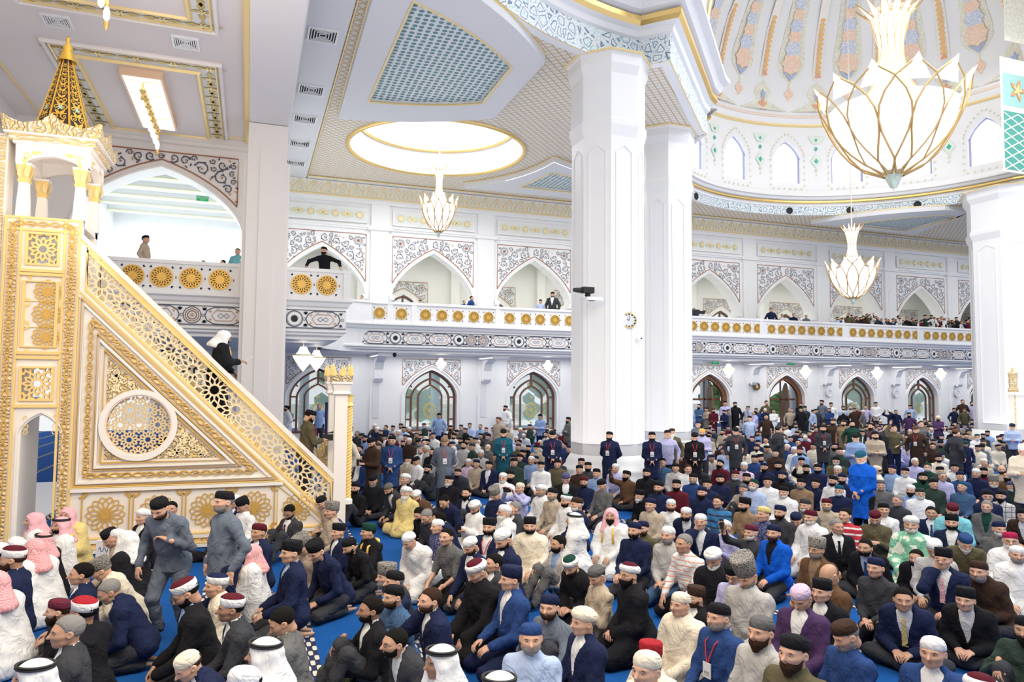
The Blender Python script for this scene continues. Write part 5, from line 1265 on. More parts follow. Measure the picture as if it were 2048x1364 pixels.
# nested triangular frames
def tri(i, x_in=0):
    """triangle inset by i"""
    xa = xs0 + i; zb = base_z + i; k = math.sqrt(1 + sl * sl); f_ = lambda x: low(x) - .02 - i * k * .95
    return [(xa, zb), (xa + (f_(xa) - zb) / -sl, zb), (xa, f_(xa))]
mb = MB()
for i, w, m_, d in ((.04, .03, MIN_L, .05), (.09, .05, MIN_W, .06), (.30, .025, MIN_L, .05), (.35, .06, MIN_W, .07), (.42, .035, MIN_L, .05)): frame(mb, tri(i), w, 0, d, m_)
mb.build('triangle_frames', root)
mb = MB(); frame(mb, tri(.205), .13, 0, .03, BRD); mb.build('braid_moulding', root)
# relief braid drawn as real interlaced strands
mb = MB()
def braid(P, r, step, m, dd=.05):
    for p_, p2 in zip(P[:-1], P[1:]):
        L = math.hypot(p2[0] - p_[0], p2[1] - p_[1]); n = max(2, int(L / step)); ux, uz = (p2[0] - p_[0]) / L, (p2[1] - p_[1]) / L
        for sg in (1, -1):
            pts = []
            for k in range(n * 4 + 1):
                t = k / (n * 4) * L; o = sg * r * math.sin(k * PI / 4); pts.append((p_[0] + ux * t - uz * o, p_[1] + uz * t + ux * o))
            mb.ribbon(pts, .018, fm, m, .03, dd, sides=True)
T = tri(.205); braid(T + [T[0]], .04, .17, MIN_L); braid([(xT0 + .13, 0), (xT0 + .13, zT - .12), (xT1 - .13, zT - .12), (xT1 - .13, 0)], .04, .17, MIN_L)
mb.build('braid_strands', root)
# inner triangle: gold ground with carved leafwork around round window
mb = MB(); T = tri(.47)
VVh = [(ccx + (cr_ + .1) * math.cos(k * PI / 20), ccz + (cr_ + .1) * math.sin(k * PI / 20)) for k in range(40)]
triang(T, VVh, CARV, -.012, .001); mb.build('carved_field', root)
mb = MB(); rnd = random.Random(4); pts = []
for _ in range(3000):
    x = rnd.uniform(T[0][0], T[1][0]); z = rnd.uniform(T[0][1], T[2][1])
    if not inpoly(x, z, tri(.47 + .09)): continue
    if math.hypot(x - ccx, z - ccz) < cr_ + .19 or any(math.hypot(x - a, z - b) < .108 for a, b in pts): continue
    pts.append((x, z)); scroll(mb, x, z, .062, fm, MIN_P, MIN_P, .035, .026, rnd.choice((1, -1)), rnd.uniform(0, 6), 8)
    for _k in range(3): leaf(mb, x, z, rnd.uniform(0, 6.28), .11, .055, fm, MIN_P, .03)
mb.build('leaf_scrolls', root)
mb = MB()
for rr, w, m_, d in ((cr_ + .07, .09, MIN_W, .07), (cr_ + .015, .03, mat('window bead', (.88, .72, .6), .5), .05)): mb.ribbon([(ccx + rr * math.cos(k * PI / 24), ccz + rr * math.sin(k * PI / 24)) for k in range(48)], w, fm, m_, -.02, d, closed=True)
mb.build('round_frame', root)
mb = MB()
P16 = [(ccx + cr_ * math.cos(k * PI / 10), ccz + cr_ * math.sin(k * PI / 10)) for k in range(20)]
for a_, b_2 in star_lattice(P16, .078, 60, (ccx, ccz)): mb.ribbon([a_, b_2], .024, fm, mat('lattice bronze gold', (.80, .60, .32), .5), -.05, -.01)
mb.build('round_pierced_screen', root)
# base: panels with rosettes
mb = MB(); zb0, zb1 = q(300, 1070)[1], q(300, 980)[1]
xbr = xs1; mb.prism([(xT1, 0), (xbr, 0), (xbr, max(.1, low(xbr))), (xe, base_z), (xT1, base_z)], lambda a, b: (a + 3.2, 0, b), lambda a, b: (a + 3.2, .14, b), MIN_W)
mb.build('base_wall', root)
mb = MB()
for zz, d in ((base_z - .03, .07), (zb0 - .05, .08), (.05, .12)): mb.ribbon([(xT1, zz), (xe if zz > .6 else xbr, zz)], .06, fm, MIN_W, 0, d); mb.ribbon([(xT1, zz + .045), (xe if zz > .6 else xbr, zz + .045)], .02, fm, MIN_G, 0, d)
mb.ribbon([(xe, base_z), (xbr, low(xbr))], .03, fm, MIN_G, 0, .06)
mb.build('base_mouldings', root)
mb = MB(); mb.ribbon([(xT1, .17), (xbr, .17)], .16, fm, CARV, 0, .05); mb.build('carved_plinth', root)
pxs = [q(a, 1010)[0] for a in (160, 263, 368, 463, 552)]
for k in range(5):
    m2 = MB()
    if k < 4:
        x0, x1 = pxs[k] + .03, pxs[k + 1] - .03; m2.ribbon([(x0, zb0), (x1, zb0), (x1, zb1), (x0, zb1)], .025, fm, MIN_L, 0, .03, closed=True)
    else:
        x0 = pxs[4] + .03; x1 = x0 + .95; zq = lambda x: low(x) - .1
        m2.ribbon([(x0, zb0), (x1 - .05, zb0), (x1 - .05, zb0 + .04), (x0, zq(x0) if zq(x0) < zb1 else zb1)], .03, fm, MIN_G, 0, .03, closed=True)
    bp_ = m2.build('base_panel', root)
    m3 = MB(); cx = (x0 + x1) / 2 if k < 4 else x0 + .33; r_ = .3 if k < 4 else .26; cz = (zb0 + zb1) / 2 - (0 if k < 4 else .05)
    rosette(m3, cx, cz, r_, 14, fm, MIN_L, .019, .0, .03)
    if k < 4:
        for sx in (1, -1):
            for sz in (1, -1): leaf(m3, cx + sx * .3, cz + sz * .3, math.atan2(sz, sx) + .8, .12, .05, fm, MIN_L, .02); leaf(m3, cx + sx * .3, cz + sz * .3, math.atan2(sz, sx) - .8, .12, .05, fm, MIN_L, .02)
    m3.build('rosette', bp_)
# newel posts (near and far) with gilt capitals, twisted colonnette, flank panel
def newel(yy):
    m2 = MB(); x0, x1 = q(668, 900)[0], q(693, 900)[0]; zt_ = q(680, 790)[1]
    m2.box(x0 + 3.2, x1 + 3.2, yy, yy + .22, 0, zt_, MIN_W); m2.build('newel_post', root)
    m2 = MB(); cx, cy_ = (x0 + x1) / 2 + 3.2, yy + .11; s2 = math.sqrt(2)
    m2.lathe([(.13 * s2, zt_), (.16 * s2, zt_ + .02), (.16 * s2, zt_ + .05), (.14 * s2, zt_ + .07), (.17 * s2, zt_ + .2), (.19 * s2, zt_ + .21), (.19 * s2, zt_ + .25)], MIN_W, 4, (cx, cy_, 0), start=PI / 4); m2.build('capital', root)
    m2 = MB(); m2.lathe([(.18 * s2, zt_ + .25), (.2 * s2, zt_ + .38), (.17 * s2, zt_ + .38)], CARV, 4, (cx, cy_, 0), start=PI / 4)
    for k in range(4):
        for dx, dy in ((.17, .17),):
            a = k * PI / 2 + PI / 4; m2.lathe([(.05, zt_ + .36), (.035, zt_ + .5), (.0, zt_ + .6)], MIN_G, 5, (cx + .23 * math.cos(a), cy_ + .23 * math.sin(a), 0))
        a = k * PI / 2; m2.lathe([(.04, zt_ + .36), (.0, zt_ + .5)], MIN_G, 5, (cx + .18 * math.cos(a), cy_ + .18 * math.sin(a), 0))
    m2.build('gilt_crown', root)
newel(-.04); newel(1.05)
m2 = MB(); x1 = q(698, 900)[0] + 3.2; n = 120; P = []
z_0, z_1 = q(690, 1000)[1], q(690, 815)[1]
m2.lathe([(.045, z_0), (.045, z_1)], MIN_G, 12, (x1, .06, 0))
for s_ in range(3):
    m2.tube([(x1 + .05 * math.cos(k * .5 + s_ * 2.09), .06 + .05 * math.sin(k * .5 + s_ * 2.09), z_0 + (z_1 - z_0) * k / n) for k in range(n + 1)], .018, MIN_G, 5)
m2.lathe([(.03, z_1), (.08, z_1 + .03), (.05, z_1 + .1), (.07, z_1 + .2), (.09, z_1 + .24)], MIN_G, 12, (x1, .06, 0)); m2.lathe([(.09, z_0 - .08), (.09, z_0), (.05, z_0 + .04)], MIN_W, 12, (x1, .06, 0)); m2.build('twisted_colonnette', root)
# carved crest panel between handrail and far newel
m2 = MB(); a0 = q(622, 900)[0]; Pn = [q(628, 905, YM0), q(666, 930, YM0), q(668, 880, YM0), q(655, 878, YM0), q(645, 893, YM0)]
a0 = q(622, 905)[0]; P = [(a0 + .0, top(a0) + .0), (xs1, top(xs1)), (xs1, top(xs1) + .62), (xs1 - .07, top(xs1) + .5), (xs1 - .13, top(xs1) + .46), (xs1 - .2, top(xs1) + .36), (a0 + .08, top(a0) + .06)]
m2.prism(P, lambda a, b: (a + 3.2, 1.2, b), lambda a, b: (a + 3.2, 1.26, b), CARV); m2.build('carved_crest', root)
# dark blue curtain/banner on the far post
cb = MB(); c = q(655, 780, YM0 + 1.3); c1_ = q(672, 900, YM0 + 1.3)
CUR = mat('navy cloth', (.015, .03, .13), .9)
n = 10; vs_ = []
for k in range(n + 1):
    x = c1_[0] - .22 + .22 * k / n; vs_ += [(x + 3.2 - 0, .01 * math.sin(k * 2.2), c1_[1] - .15), (x + 3.2, .01 * math.sin(k * 2.2), c[1] - .25)]
cb.add([(a - 3.2, b, z_) for a, b, z_ in vs_], [(2 * k, 2 * k + 2, 2 * k + 3, 2 * k + 1) for k in range(n)], CUR)
o = cb.build('curtain', loc=(0, YM0 + 1.42, 0), label='navy cloth hanging beside the newel post of the pulpit stairs', category='curtain')
o.modifiers.new('s', 'SOLIDIFY').thickness = .02

# second gilt screen at the right edge (far pulpit post)
c = at(2034, 900, Y=20); root2 = empty('gilded_post', (c.x, c.y, 0), 'slender ivory and gold post with carved finial by the right edge', 'post')
zt_ = at(2034, 790, Y=20).z; m2 = MB(); m2.box(-.25, .6, -.12, .12, 0, zt_, MIN_W); m2.build('shaft', root2)
m2 = MB(); m2.ribbon([(-.2, 0), (-.2, zt_)], .07, lambda a, b, d=0: (a, -.12 - d, b), BRD, 0, .02); m2.build('braid_moulding', root2)
m2 = MB(); m2.box(-.32, .7, -.2, .2, zt_, zt_ + .12, MIN_W); m2.lathe([(.16, zt_ + .12), (.2, zt_ + .2), (.14, zt_ + .3), (.16, zt_ + .8), (.2, zt_ + .84), (.0, zt_ + .98)], CARV, 8, (-.1, 0, 0)); m2.lathe([(.02, zt_ + .98), (.07, zt_ + 1.03), (0, zt_ + 1.1)], MIN_G, 8, (-.1, 0, 0)); m2.build('finial', root2)
# ================================================================= PEOPLE
# ---- signed distance helpers (numpy) + surface nets
def cone(P, a, b, ra, rb):
    a = np.array(a, np.float32); b = np.array(b, np.float32); ab = b - a; t = np.clip(((P - a) @ ab) / max(1e-9, float(ab @ ab)), 0, 1)
    return np.linalg.norm(P - a - t[..., None] * ab, axis=-1) - (ra + (rb - ra) * t)
def ell(P, c, r, M=None):
    q = P - np.array(c, np.float32)
    if M is not None: q = q @ np.array(M, np.float32).T
    r = np.array(r, np.float32); k = np.linalg.norm(q / r, axis=-1); k2 = np.linalg.norm(q / (r * r), axis=-1)
    return k * (k - 1) / np.maximum(k2, 1e-6)
def smin(a, b, k): h = np.maximum(k - np.abs(a - b), 0) / k; return np.minimum(a, b) - h * h * k * .25
def smax(a, b, k): return -smin(-a, -b, k)
def net(f, lo, hi, h):
    ax = [np.arange(lo[i], hi[i] + h, h, dtype=np.float32) for i in range(3)]
    P = np.stack(np.meshgrid(*ax, indexing='ij'), -1); D = f(P); s = D < 0; n = D.shape
    c = lambda A, i, j, k: A[i:n[0] - 1 + i, j:n[1] - 1 + j, k:n[2] - 1 + k]
    cnt = np.zeros([m - 1 for m in n], np.float32); acc = np.zeros(list(cnt.shape) + [3], np.float32)
    cor = [(0, 0, 0), (1, 0, 0), (0, 1, 0), (1, 1, 0), (0, 0, 1), (1, 0, 1), (0, 1, 1), (1, 1, 1)]
    for a in range(8):
        for b in (1, 2, 4):
            if a & b: continue
            ca, cb = cor[a], cor[a | b]
            da, db = c(D, *ca), c(D, *cb); m = (da < 0) != (db < 0); t = np.where(m, da / np.where(m, da - db, 1), 0)
            va = np.array(ca, np.float32); vb = np.array(cb, np.float32)
            acc += np.where(m[..., None], va + t[..., None] * (vb - va), 0); cnt += m
    act = cnt > 0; idx = -np.ones(cnt.shape, np.int64); idx[act] = np.arange(act.sum()); I = np.argwhere(act)
    V = (I + acc[act] / cnt[act][:, None]) * h + np.array(lo, np.float32); Fs = []
    for ax_ in range(3):
        o = [0, 0, 0]; o[ax_] = 1; u, w = [(1, 2), (2, 0), (0, 1)][ax_]
        A = s[:n[0] - o[0], :n[1] - o[1], :n[2] - o[2]]; B = s[o[0]:, o[1]:, o[2]:]; E = np.argwhere(A != B)
        E = E[(E[:, u] > 0) & (E[:, w] > 0) & (E[:, u] < n[u] - 1) & (E[:, w] < n[w] - 1)]
        if not len(E): continue
        def g_(du, dw):
            Q = E.copy(); Q[:, u] -= du; Q[:, w] -= dw; return idx[Q[:, 0], Q[:, 1], Q[:, 2]]
        q = np.stack([g_(1, 1), g_(0, 1), g_(0, 0), g_(1, 0)], 1); fl = A[E[:, 0], E[:, 1], E[:, 2]]
        q = np.where(fl[:, None], q, q[:, ::-1]); Fs.append(q)
    Fq = np.concatenate(Fs); Fq = Fq[(Fq >= 0).all(1)]
    return V.astype(np.float32), Fq.astype(np.int32)
def tomesh(name, parts, mats, smooth=True):
    """parts: list of (V, F, material index)"""
    vs = []; fs = []; mi = []; o = 0
    for V, Fq, m in parts: vs.append(V); fs.append(Fq + o); mi.append(np.full(len(Fq), m, np.int32)); o += len(V)
    V = np.concatenate(vs); Q = np.concatenate(fs); M = np.concatenate(mi)
    me = bpy.data.meshes.new(name); me.vertices.add(len(V)); me.vertices.foreach_set('co', V.astype(np.float32).ravel())
    me.loops.add(len(Q) * 4); me.polygons.add(len(Q)); me.loops.foreach_set('vertex_index', Q.ravel().astype(np.int32))
    me.polygons.foreach_set('loop_start', np.arange(0, len(Q) * 4, 4, dtype=np.int32)); me.polygons.foreach_set('loop_total', np.full(len(Q), 4, np.int32))
    for m in mats: me.materials.append(m)
    me.polygons.foreach_set('material_index', M)
    me.update(calc_edges=True)
    if smooth: me.polygons.foreach_set('use_smooth', np.ones(len(Q), bool))
    me.validate(); return me
def sphere_q(c, r, n=6):
    V = []; Fq = []
    for i in range(n + 1):
        for j in range(n * 2):
            a = PI * i / n; b = PI * j / n; V.append((c[0] + r[0] * math.sin(a) * math.cos(b), c[1] + r[1] * math.sin(a) * math.sin(b), c[2] + r[2] * math.cos(a)))
    m = n * 2
    for i in range(n):
        for j in range(m): Fq.append((i * m + j, (i + 1) * m + j, (i + 1) * m + (j + 1) % m, i * m + (j + 1) % m))
    return np.array(V, np.float32), np.array(Fq, np.int32)
# ---- head
def head_sdf(P, nose=1, age=0):
    X = P.copy(); X[..., 0] = np.abs(X[..., 0])
    d = ell(P, (0, -.012, .032), (.077, .099, .096)); d = smin(d, ell(P, (0, .026, -.030), (.060, .072, .088)), .05)
    d = smin(d, cone(X, (.0, .066, -.098), (.045, .03, -.075), .022, .02), .04)
    d = smin(d, cone(X, (.0, .086, .028), (.042, .074, .026), .012, .010), .02)
    d = smin(d, cone(X, (.042, .062, -.022), (.058, .035, -.02), .02, .014), .03)
    d = smax(d, -cone(X, (.027, .105, .006), (.040, .096, .006), .013, .011), .02)
    d = smin(d, cone(P, (0, .092, .014), (0, .116 + .004 * nose, -.026), .009, .0135), .014); d = smin(d, cone(X, (.0, .103, -.03), (.014, .098, -.031), .009, .007), .01)
    d = smin(d, cone(X, (0, .094, -.053), (.020, .084, -.054), .008, .005), .01); d = smin(d, cone(X, (0, .092, -.065), (.017, .083, -.064), .008, .005), .01)
    d = smax(d, -cone(X, (0, .106, -.059), (.022, .094, -.059), .0045, .003), .006)
    e = np.maximum(ell(X, (.082, -.008, -.008), (.013, .026, .034)), -ell(X, (.094, .002, -.004), (.010, .015, .02))); d = smin(d, e, .008)
    return smin(d, cone(P, (0, -.025, -.06), (0, -.03, -.105), .054, .052), .03)
def mirror_x(V, Fq): W2 = V.copy(); W2[:, 0] *= -1; return W2, Fq[:, ::-1]
HV, HF = net(head_sdf, (-.12, -.14, -.20), (.12, .15, .15), .0080)
HVl, HFl = net(head_sdf, (-.12, -.14, -.20), (.12, .15, .15), .0165)
EYE_P = []
for sx in (-1, 1):
    EYE_P.append((*sphere_q((sx * .031, .0785, .006), (.0155, .0125, .0062), 5), 1)); EYE_P.append((*sphere_q((sx * .031, .0865, .0062), (.0062, .0052, .0058), 4), 2))
    EYE_P.append((*sphere_q((sx * .032, .089, .0275), (.019, .006, .0048), 4), 2)); EYE_P.append((*sphere_q((sx * .031, .0865, .0155), (.018, .0065, .0030), 4), 0))
EYE_P.append((*sphere_q((0, .0965, -.0535), (.021, .0065, .0045), 4), 3)); EYE_P.append((*sphere_q((0, .0955, -.0635), (.019, .0068, .005), 4), 3))
EYE_L = [(*sphere_q((sx * .031, .086, .012), (.017, .009, .012), 3), 2) for sx in (-1, 1)]
def hair_f(P, full=True):
    s_ = ell(P, (0, -.016, .034), (.086, .107, .107)); front = np.maximum(P[..., 1] - (.03 + .45 * (P[..., 2] - .0)), -(P[..., 2] - .072)) if full else None
    cut = smax(smin(P[..., 1] - (.012 + .5 * np.clip(P[..., 2], -.02, .08)), -(P[..., 2] - .082), .02), -(P[..., 2] + .055 + .3 * (P[..., 1] + .02)), .01)
    n_ = .0025 * np.sin(P[..., 0] * 140) * np.sin(P[..., 1] * 120 + P[..., 2] * 90)
    return smax(s_ + n_, cut, .01)
HRV = net(hair_f, (-.12, -.15, -.11), (.12, .13, .16), .010); HRV2 = net(lambda P: smax(hair_f(P) + .004, P[..., 2] - .055, .01), (-.12, -.15, -.11), (.12, .13, .1), .009)
def beard_f(kind):
    def f(P):
        d = ell(P, (0, .030, -.072), (.069, .074, .060)) if kind != 'l' else ell(P, (0, .032, -.08), (.069, .076, .07))
        X = P.copy(); X[..., 0] = np.abs(X[..., 0])
        d = smin(d, cone(X, (.066, .012, -.01), (.062, .03, -.06), .014, .018), .02)
        if kind == 'f': d = smin(d, cone(P, (0, .062, -.10), (0, .07, -.14), .045, .028), .03)
        if kind == 'l': d = smin(d, cone(P, (0, .065, -.10), (0, .085, -.24), .055, .022), .03)
        d = smax(d, P[..., 2] + .036 - .5 * np.clip(np.abs(P[..., 0]) - .038, 0, .03) * 2.2, .008); d = smax(d, -cone(X, (0, .13, -.058), (.016, .12, -.058), .027, .02), .008)
        d = smin(d, cone(X, (0.0, .099, -.041), (.026, .086, -.05), .0065, .005), .006)
        return d + .0022 * np.sin(P[..., 0] * 190) * np.sin(P[..., 2] * 130)
    return f
BEV = {k: net(beard_f(k), (-.11, -.06, -.30), (.11, .14, .02), .009) for k in 'sfl'}
# ---- hands
def hand_f(P):
    d = cone(P, (-.022, .03, 0), (-.024, .082, 0), .016, .014); d = smin(d, cone(P, (.020, .03, 0), (.026, .082, 0), .017, .014), .03); d = smin(d, cone(P, (0, .0, 0), (0, .085, .002), .022, .014), .02); d = smin(d, cone(P, (0, -.06, 0), (0, .01, 0), .027, .024), .02)
    for x, l in ((-.034, .060), (-.012, .074), (.010, .078), (.031, .070)):
        a = (x, .085, 0); b = (x * 1.08, .085 + l * .5, -.008); c = (x * 1.08, .085 + l * .80, -.008 - l * .36); e = (x * 1.0, .085 + l * .82, -.008 - l * .62)
        d = smin(d, np.minimum(np.minimum(cone(P, a, b, .0105, .0095), cone(P, b, c, .0095, .0085)), cone(P, c, e, .0085, .0075)), .006)
    t = np.minimum(cone(P, (.03, .022, -.004), (.058, .055, -.014), .014, .0105), cone(P, (.058, .055, -.014), (.056, .088, -.026), .0105, .008)); return smin(d, t, .012)
HNV, HNF = net(hand_f, (-.06, -.1, -.08), (.09, .185, .04), .0074)
HNl = net(hand_f, (-.06, -.1, -.08), (.09, .185, .04), .014)
# ---- poses (forward +Y, up +Z, metres); values for the right side, the left is mirrored unless given
def ik(a, c, l1, l2, pole):
    a, c, pole = Vector(a), Vector(c), Vector(pole); d = c - a; L = min(d.length, (l1 + l2) * .999); u = d.normalized(); c = a + u * L
    x = (l1 * l1 - l2 * l2 + L * L) / (2 * L); h = math.sqrt(max(0, l1 * l1 - x * x)); p = (pole - u * pole.dot(u)).normalized(); return a + u * x + p * h, c
def mkpose(pel, neck, wr, kn, an, toe, wl=None, knl=None, anl=None, toel=None, pole=(.6, -.5, -.7), polel=None, hd=None, hdl=None, hz=0, stand=False):
    P = dict(pel=Vector(pel), neck=Vector(neck), stand=stand); up = (P['neck'] - P['pel']).normalized(); P['up'] = up
    mx = lambda v: (-v[0], v[1], v[2])
    for s_, w, k, a, t, po, h in ((1, wr, kn, an, toe, pole, hd), (-1, wl or mx(wr), knl or mx(kn), anl or mx(an), toel or mx(toe), polel or mx(pole), hdl or (mx(hd) if hd else None))):
        sh = P['neck'] - up * .078 + Vector((s_ * .172, -.005, 0)); el, w2 = ik(sh, w, .29, .265, po); hip = P['pel'] + Vector((s_ * .095, 0, -.02))
        P[s_] = dict(sh=sh, el=el, wr=w2, hip=hip, kn=Vector(k), an=Vector(a), toe=Vector(t), hd=Vector(h).normalized() if h else (w2 - el).normalized())
    P['head'] = P['neck'] + up * .055 + Vector((0, .025, .090 + hz)); P['top'] = P['head'].z + .119; return P
KN = dict(pel=(0, 0, .27), kn=(.17, .42, .10), an=(.10, .02, .07), toe=(.06, -.17, .05))
CR = dict(pel=(0, 0, .13), kn=(.36, .20, .12), an=(-.05, .31, .07), toe=(-.17, .27, .05))
UP = dict(pel=(0, -.05, .13), kn=(.13, .29, .47), an=(.12, .50, .08), toe=(.12, .66, .05))
ST = dict(pel=(0, 0, .95), kn=(.105, .02, .50), an=(.11, -.03, .09), toe=(.14, .14, .05), stand=True)
POSES = {
 'K': mkpose(neck=(0, .04, .78), wr=(.12, .33, .33), hd=(-.25, .9, -.35), **KN),
 'L': mkpose(neck=(0, .08, .78), wr=(.05, .30, .34), hd=(-.8, .5, -.2), **KN),
 'A': mkpose(neck=(0, .16, .76), wr=(.13, .42, .27), hd=(-.2, .6, -.7), **KN),
 'B': mkpose(neck=(0, .26, .71), wr=(.12, .40, .24), hd=(-.3, .9, -.3), **KN),
 'C': mkpose(neck=(0, .05, .67), wr=(.06, .29, .20), hd=(-.8, .5, -.2), **CR),
 'D': mkpose(neck=(0, .20, .62), wr=(.08, .34, .22), hd=(-.5, .8, -.2), **CR),
 'U': mkpose(neck=(0, .08, .66), wr=(.07, .44, .36), hd=(-.9, .3, -.1), pole=(.8, -.2, -.6), **UP),
 'V': mkpose(neck=(0, .02, .66), wr=(.16, .30, .50), hd=(-.1, .7, -.6), wl=(-.05, .30, .30), **UP),
 'T': mkpose(neck=(0, .12, .77), wr=(.06, .235, .79), hd=(-.35, -.1, .9), pole=(.5, .2, -.8), wl=(-.08, .32, .34), hdl=(.7, .6, -.2), polel=(-.6, -.5, -.7), **KN),
 'Q': mkpose(neck=(0, .06, .66), wr=(.06, .30, .42), hd=(-.4, .8, .3), **CR),
 'X': mkpose(neck=(0, .02, .68), wr=(.10, .40, .78), hd=(-.1, .4, .9), wl=(-.12, .38, .76), hdl=(.1, .4, .9), **CR),
 'Z': mkpose(neck=(0, .03, .67), wr=(.18, .44, .86), hd=(0, .3, .95), wl=(-.08, .28, .22), hdl=(.7, .6, -.2), **CR),
 'S': mkpose(neck=(0, .02, 1.50), wr=(.05, .21, 1.03), hd=(-.8, .2, -.5), **ST),
 'H': mkpose(neck=(0, -.02, 1.50), wr=(.04, -.17, 1.0), hd=(-.8, -.2, -.5), pole=(.9, -.2, -.3), **ST),
 'N': mkpose(neck=(0, .0, 1.50), wr=(.27, .06, .95), hd=(-.05, .2, -1), **ST),
 'P': mkpose(neck=(0, .05, 1.48), wr=(.07, .31, 1.15), hd=(-.3, .9, .2), **ST),
 'F': mkpose(neck=(0, -.01, 1.50), wr=(-.10, .20, 1.20), hd=(-.9, .1, .2), wl=(.10, .17, 1.16), hdl=(.9, .1, .1), pole=(.8, -.1, -.6), **ST),
 'R': mkpose(neck=(0, -.01, 1.50), wr=(.20, .30, 1.80), hd=(0, .2, 1), wl=(-.05, .25, 1.1), hdl=(.8, .4, -.2), pole=(.8, .3, -.4), **ST),
 'Y': mkpose(neck=(0, -.01, 1.50), wr=(.12, .34, 1.66), hd=(-.2, .4, .9), pole=(.9, .1, -.3), **ST),
 'G': mkpose(pel=(0, -.05, .93), neck=(0, .16, 1.43), wr=(.27, .20, .88), hd=(-.05, .3, -.9), wl=(-.10, .245, 1.20), hdl=(.95, -.12, .25), kn=(.12, .16, .52), an=(.11, .02, .16), toe=(.12, .17, .07), knl=(-.11, .02, .49), anl=(-.12, -.10, .09), toel=(-.14, .08, .05), stand=True),
 'W': mkpose(pel=(0, -.12, .93), neck=(0, .17, 1.40), wr=(.50, .32, 1.04), hd=(.3, .8, -.4), kn=(.105, -.05, .50), an=(.11, -.10, .09), toe=(.14, .05, .05), pole=(.4, -.6, .5), stand=True),
 'I': mkpose(pel=(0, 0, .95), neck=(0, .08, 1.49), wr=(.10, .36, 1.17), hd=(-.1, .95, .1), wl=(-.30, .30, 1.0), hdl=(.1, .7, -.6), kn=(.105, .02, .50), an=(.11, -.03, .09), toe=(.14, .14, .05), stand=True),
}
for _k in 'BDG': POSES[_k]['head'] += Vector((0, .045, -.03)); POSES[_k]['top'] -= .03
def torso(P, ps, g, chest=True, k=.06, belly=0):
    up = ps['up']; X = Vector((1, 0, 0)); Yv = up.cross(X).normalized(); M = [list(X), list(Yv), list(up)]; L = (ps['neck'] - ps['pel']).length; o = ps['pel']
    d = ell(P, o + up * .02, (.172 + g, .125 + g, .13 + g), M)
    d = smin(d, ell(P, o + up * L * .38 + Yv * (.015 + belly), (.155 + g, .118 + g + belly, .18 + g), M), k); d = smin(d, ell(P, o + up * L * .70 + Yv * .012, (.160 + g, .120 + g, .17 + g), M), k)
    d = smin(d, cone(P, ps[1]['sh'] - up * .004, ps[-1]['sh'] - up * .004, .052 + g, .052 + g), k); d = smin(d, cone(P, ps['neck'] - up * .01, ps[1]['sh'], .05 + g * .7, .045 + g * .7), .04); d = smin(d, cone(P, ps['neck'] - up * .01, ps[-1]['sh'], .05 + g * .7, .045 + g * .7), .04); return smin(d, cone(P, ps['neck'] - up * .06, ps['neck'] + up * .015, .075 + g * .5, .058 + g * .5), .04)
def arm(P, ps, s_, g, short=False):
    a = ps[s_]; d = cone(P, a['sh'], a['el'], .056 + g, .046 + g)
    if short: return d
    return smin(d, cone(P, a['el'], a['wr'] + (a['wr'] - a['el']).normalized() * -.01, .046 + g, .031 + g), .02)
def leg(P, ps, s_, g, shin=True):
    a = ps[s_]; d = cone(P, a['hip'], a['kn'], .092 + g, .062 + g)
    if shin: d = smin(d, cone(P, a['kn'], a['an'], .060 + g, .042 + g), .025)
    return d
def folds(P, amp, f=1):
    x, y, z = P[..., 0] * f, P[..., 1] * f, P[..., 2] * f
    a = 1 - 2 * np.abs(np.sin(15 * x + 3.5 * np.sin(6 * z + 4 * y) + 8 * y)); b = 1 - 2 * np.abs(np.sin(17 * z + 8 * x + 3 * np.sin(7 * y + 5 * x))); c = np.sin(29 * y - 21 * z + 13 * x + 2 * np.sin(15 * x))
    return -amp * (a * .7 + b * .8 + .5 * c)
def bounds(ps, pad=.16, legs=True):
    pts = [ps['pel'], ps['neck']] + [ps[s_][k] for s_ in (1, -1) for k in (('sh', 'el', 'wr', 'hip', 'kn', 'an', 'toe') if legs else ('sh', 'el', 'wr', 'hip'))]
    lo = [min(p[i] for p in pts) - pad for i in range(3)]; hi = [max(p[i] for p in pts) + pad for i in range(3)]; return lo, hi
def floorcut(P, d): return np.maximum(d, .012 - P[..., 2])
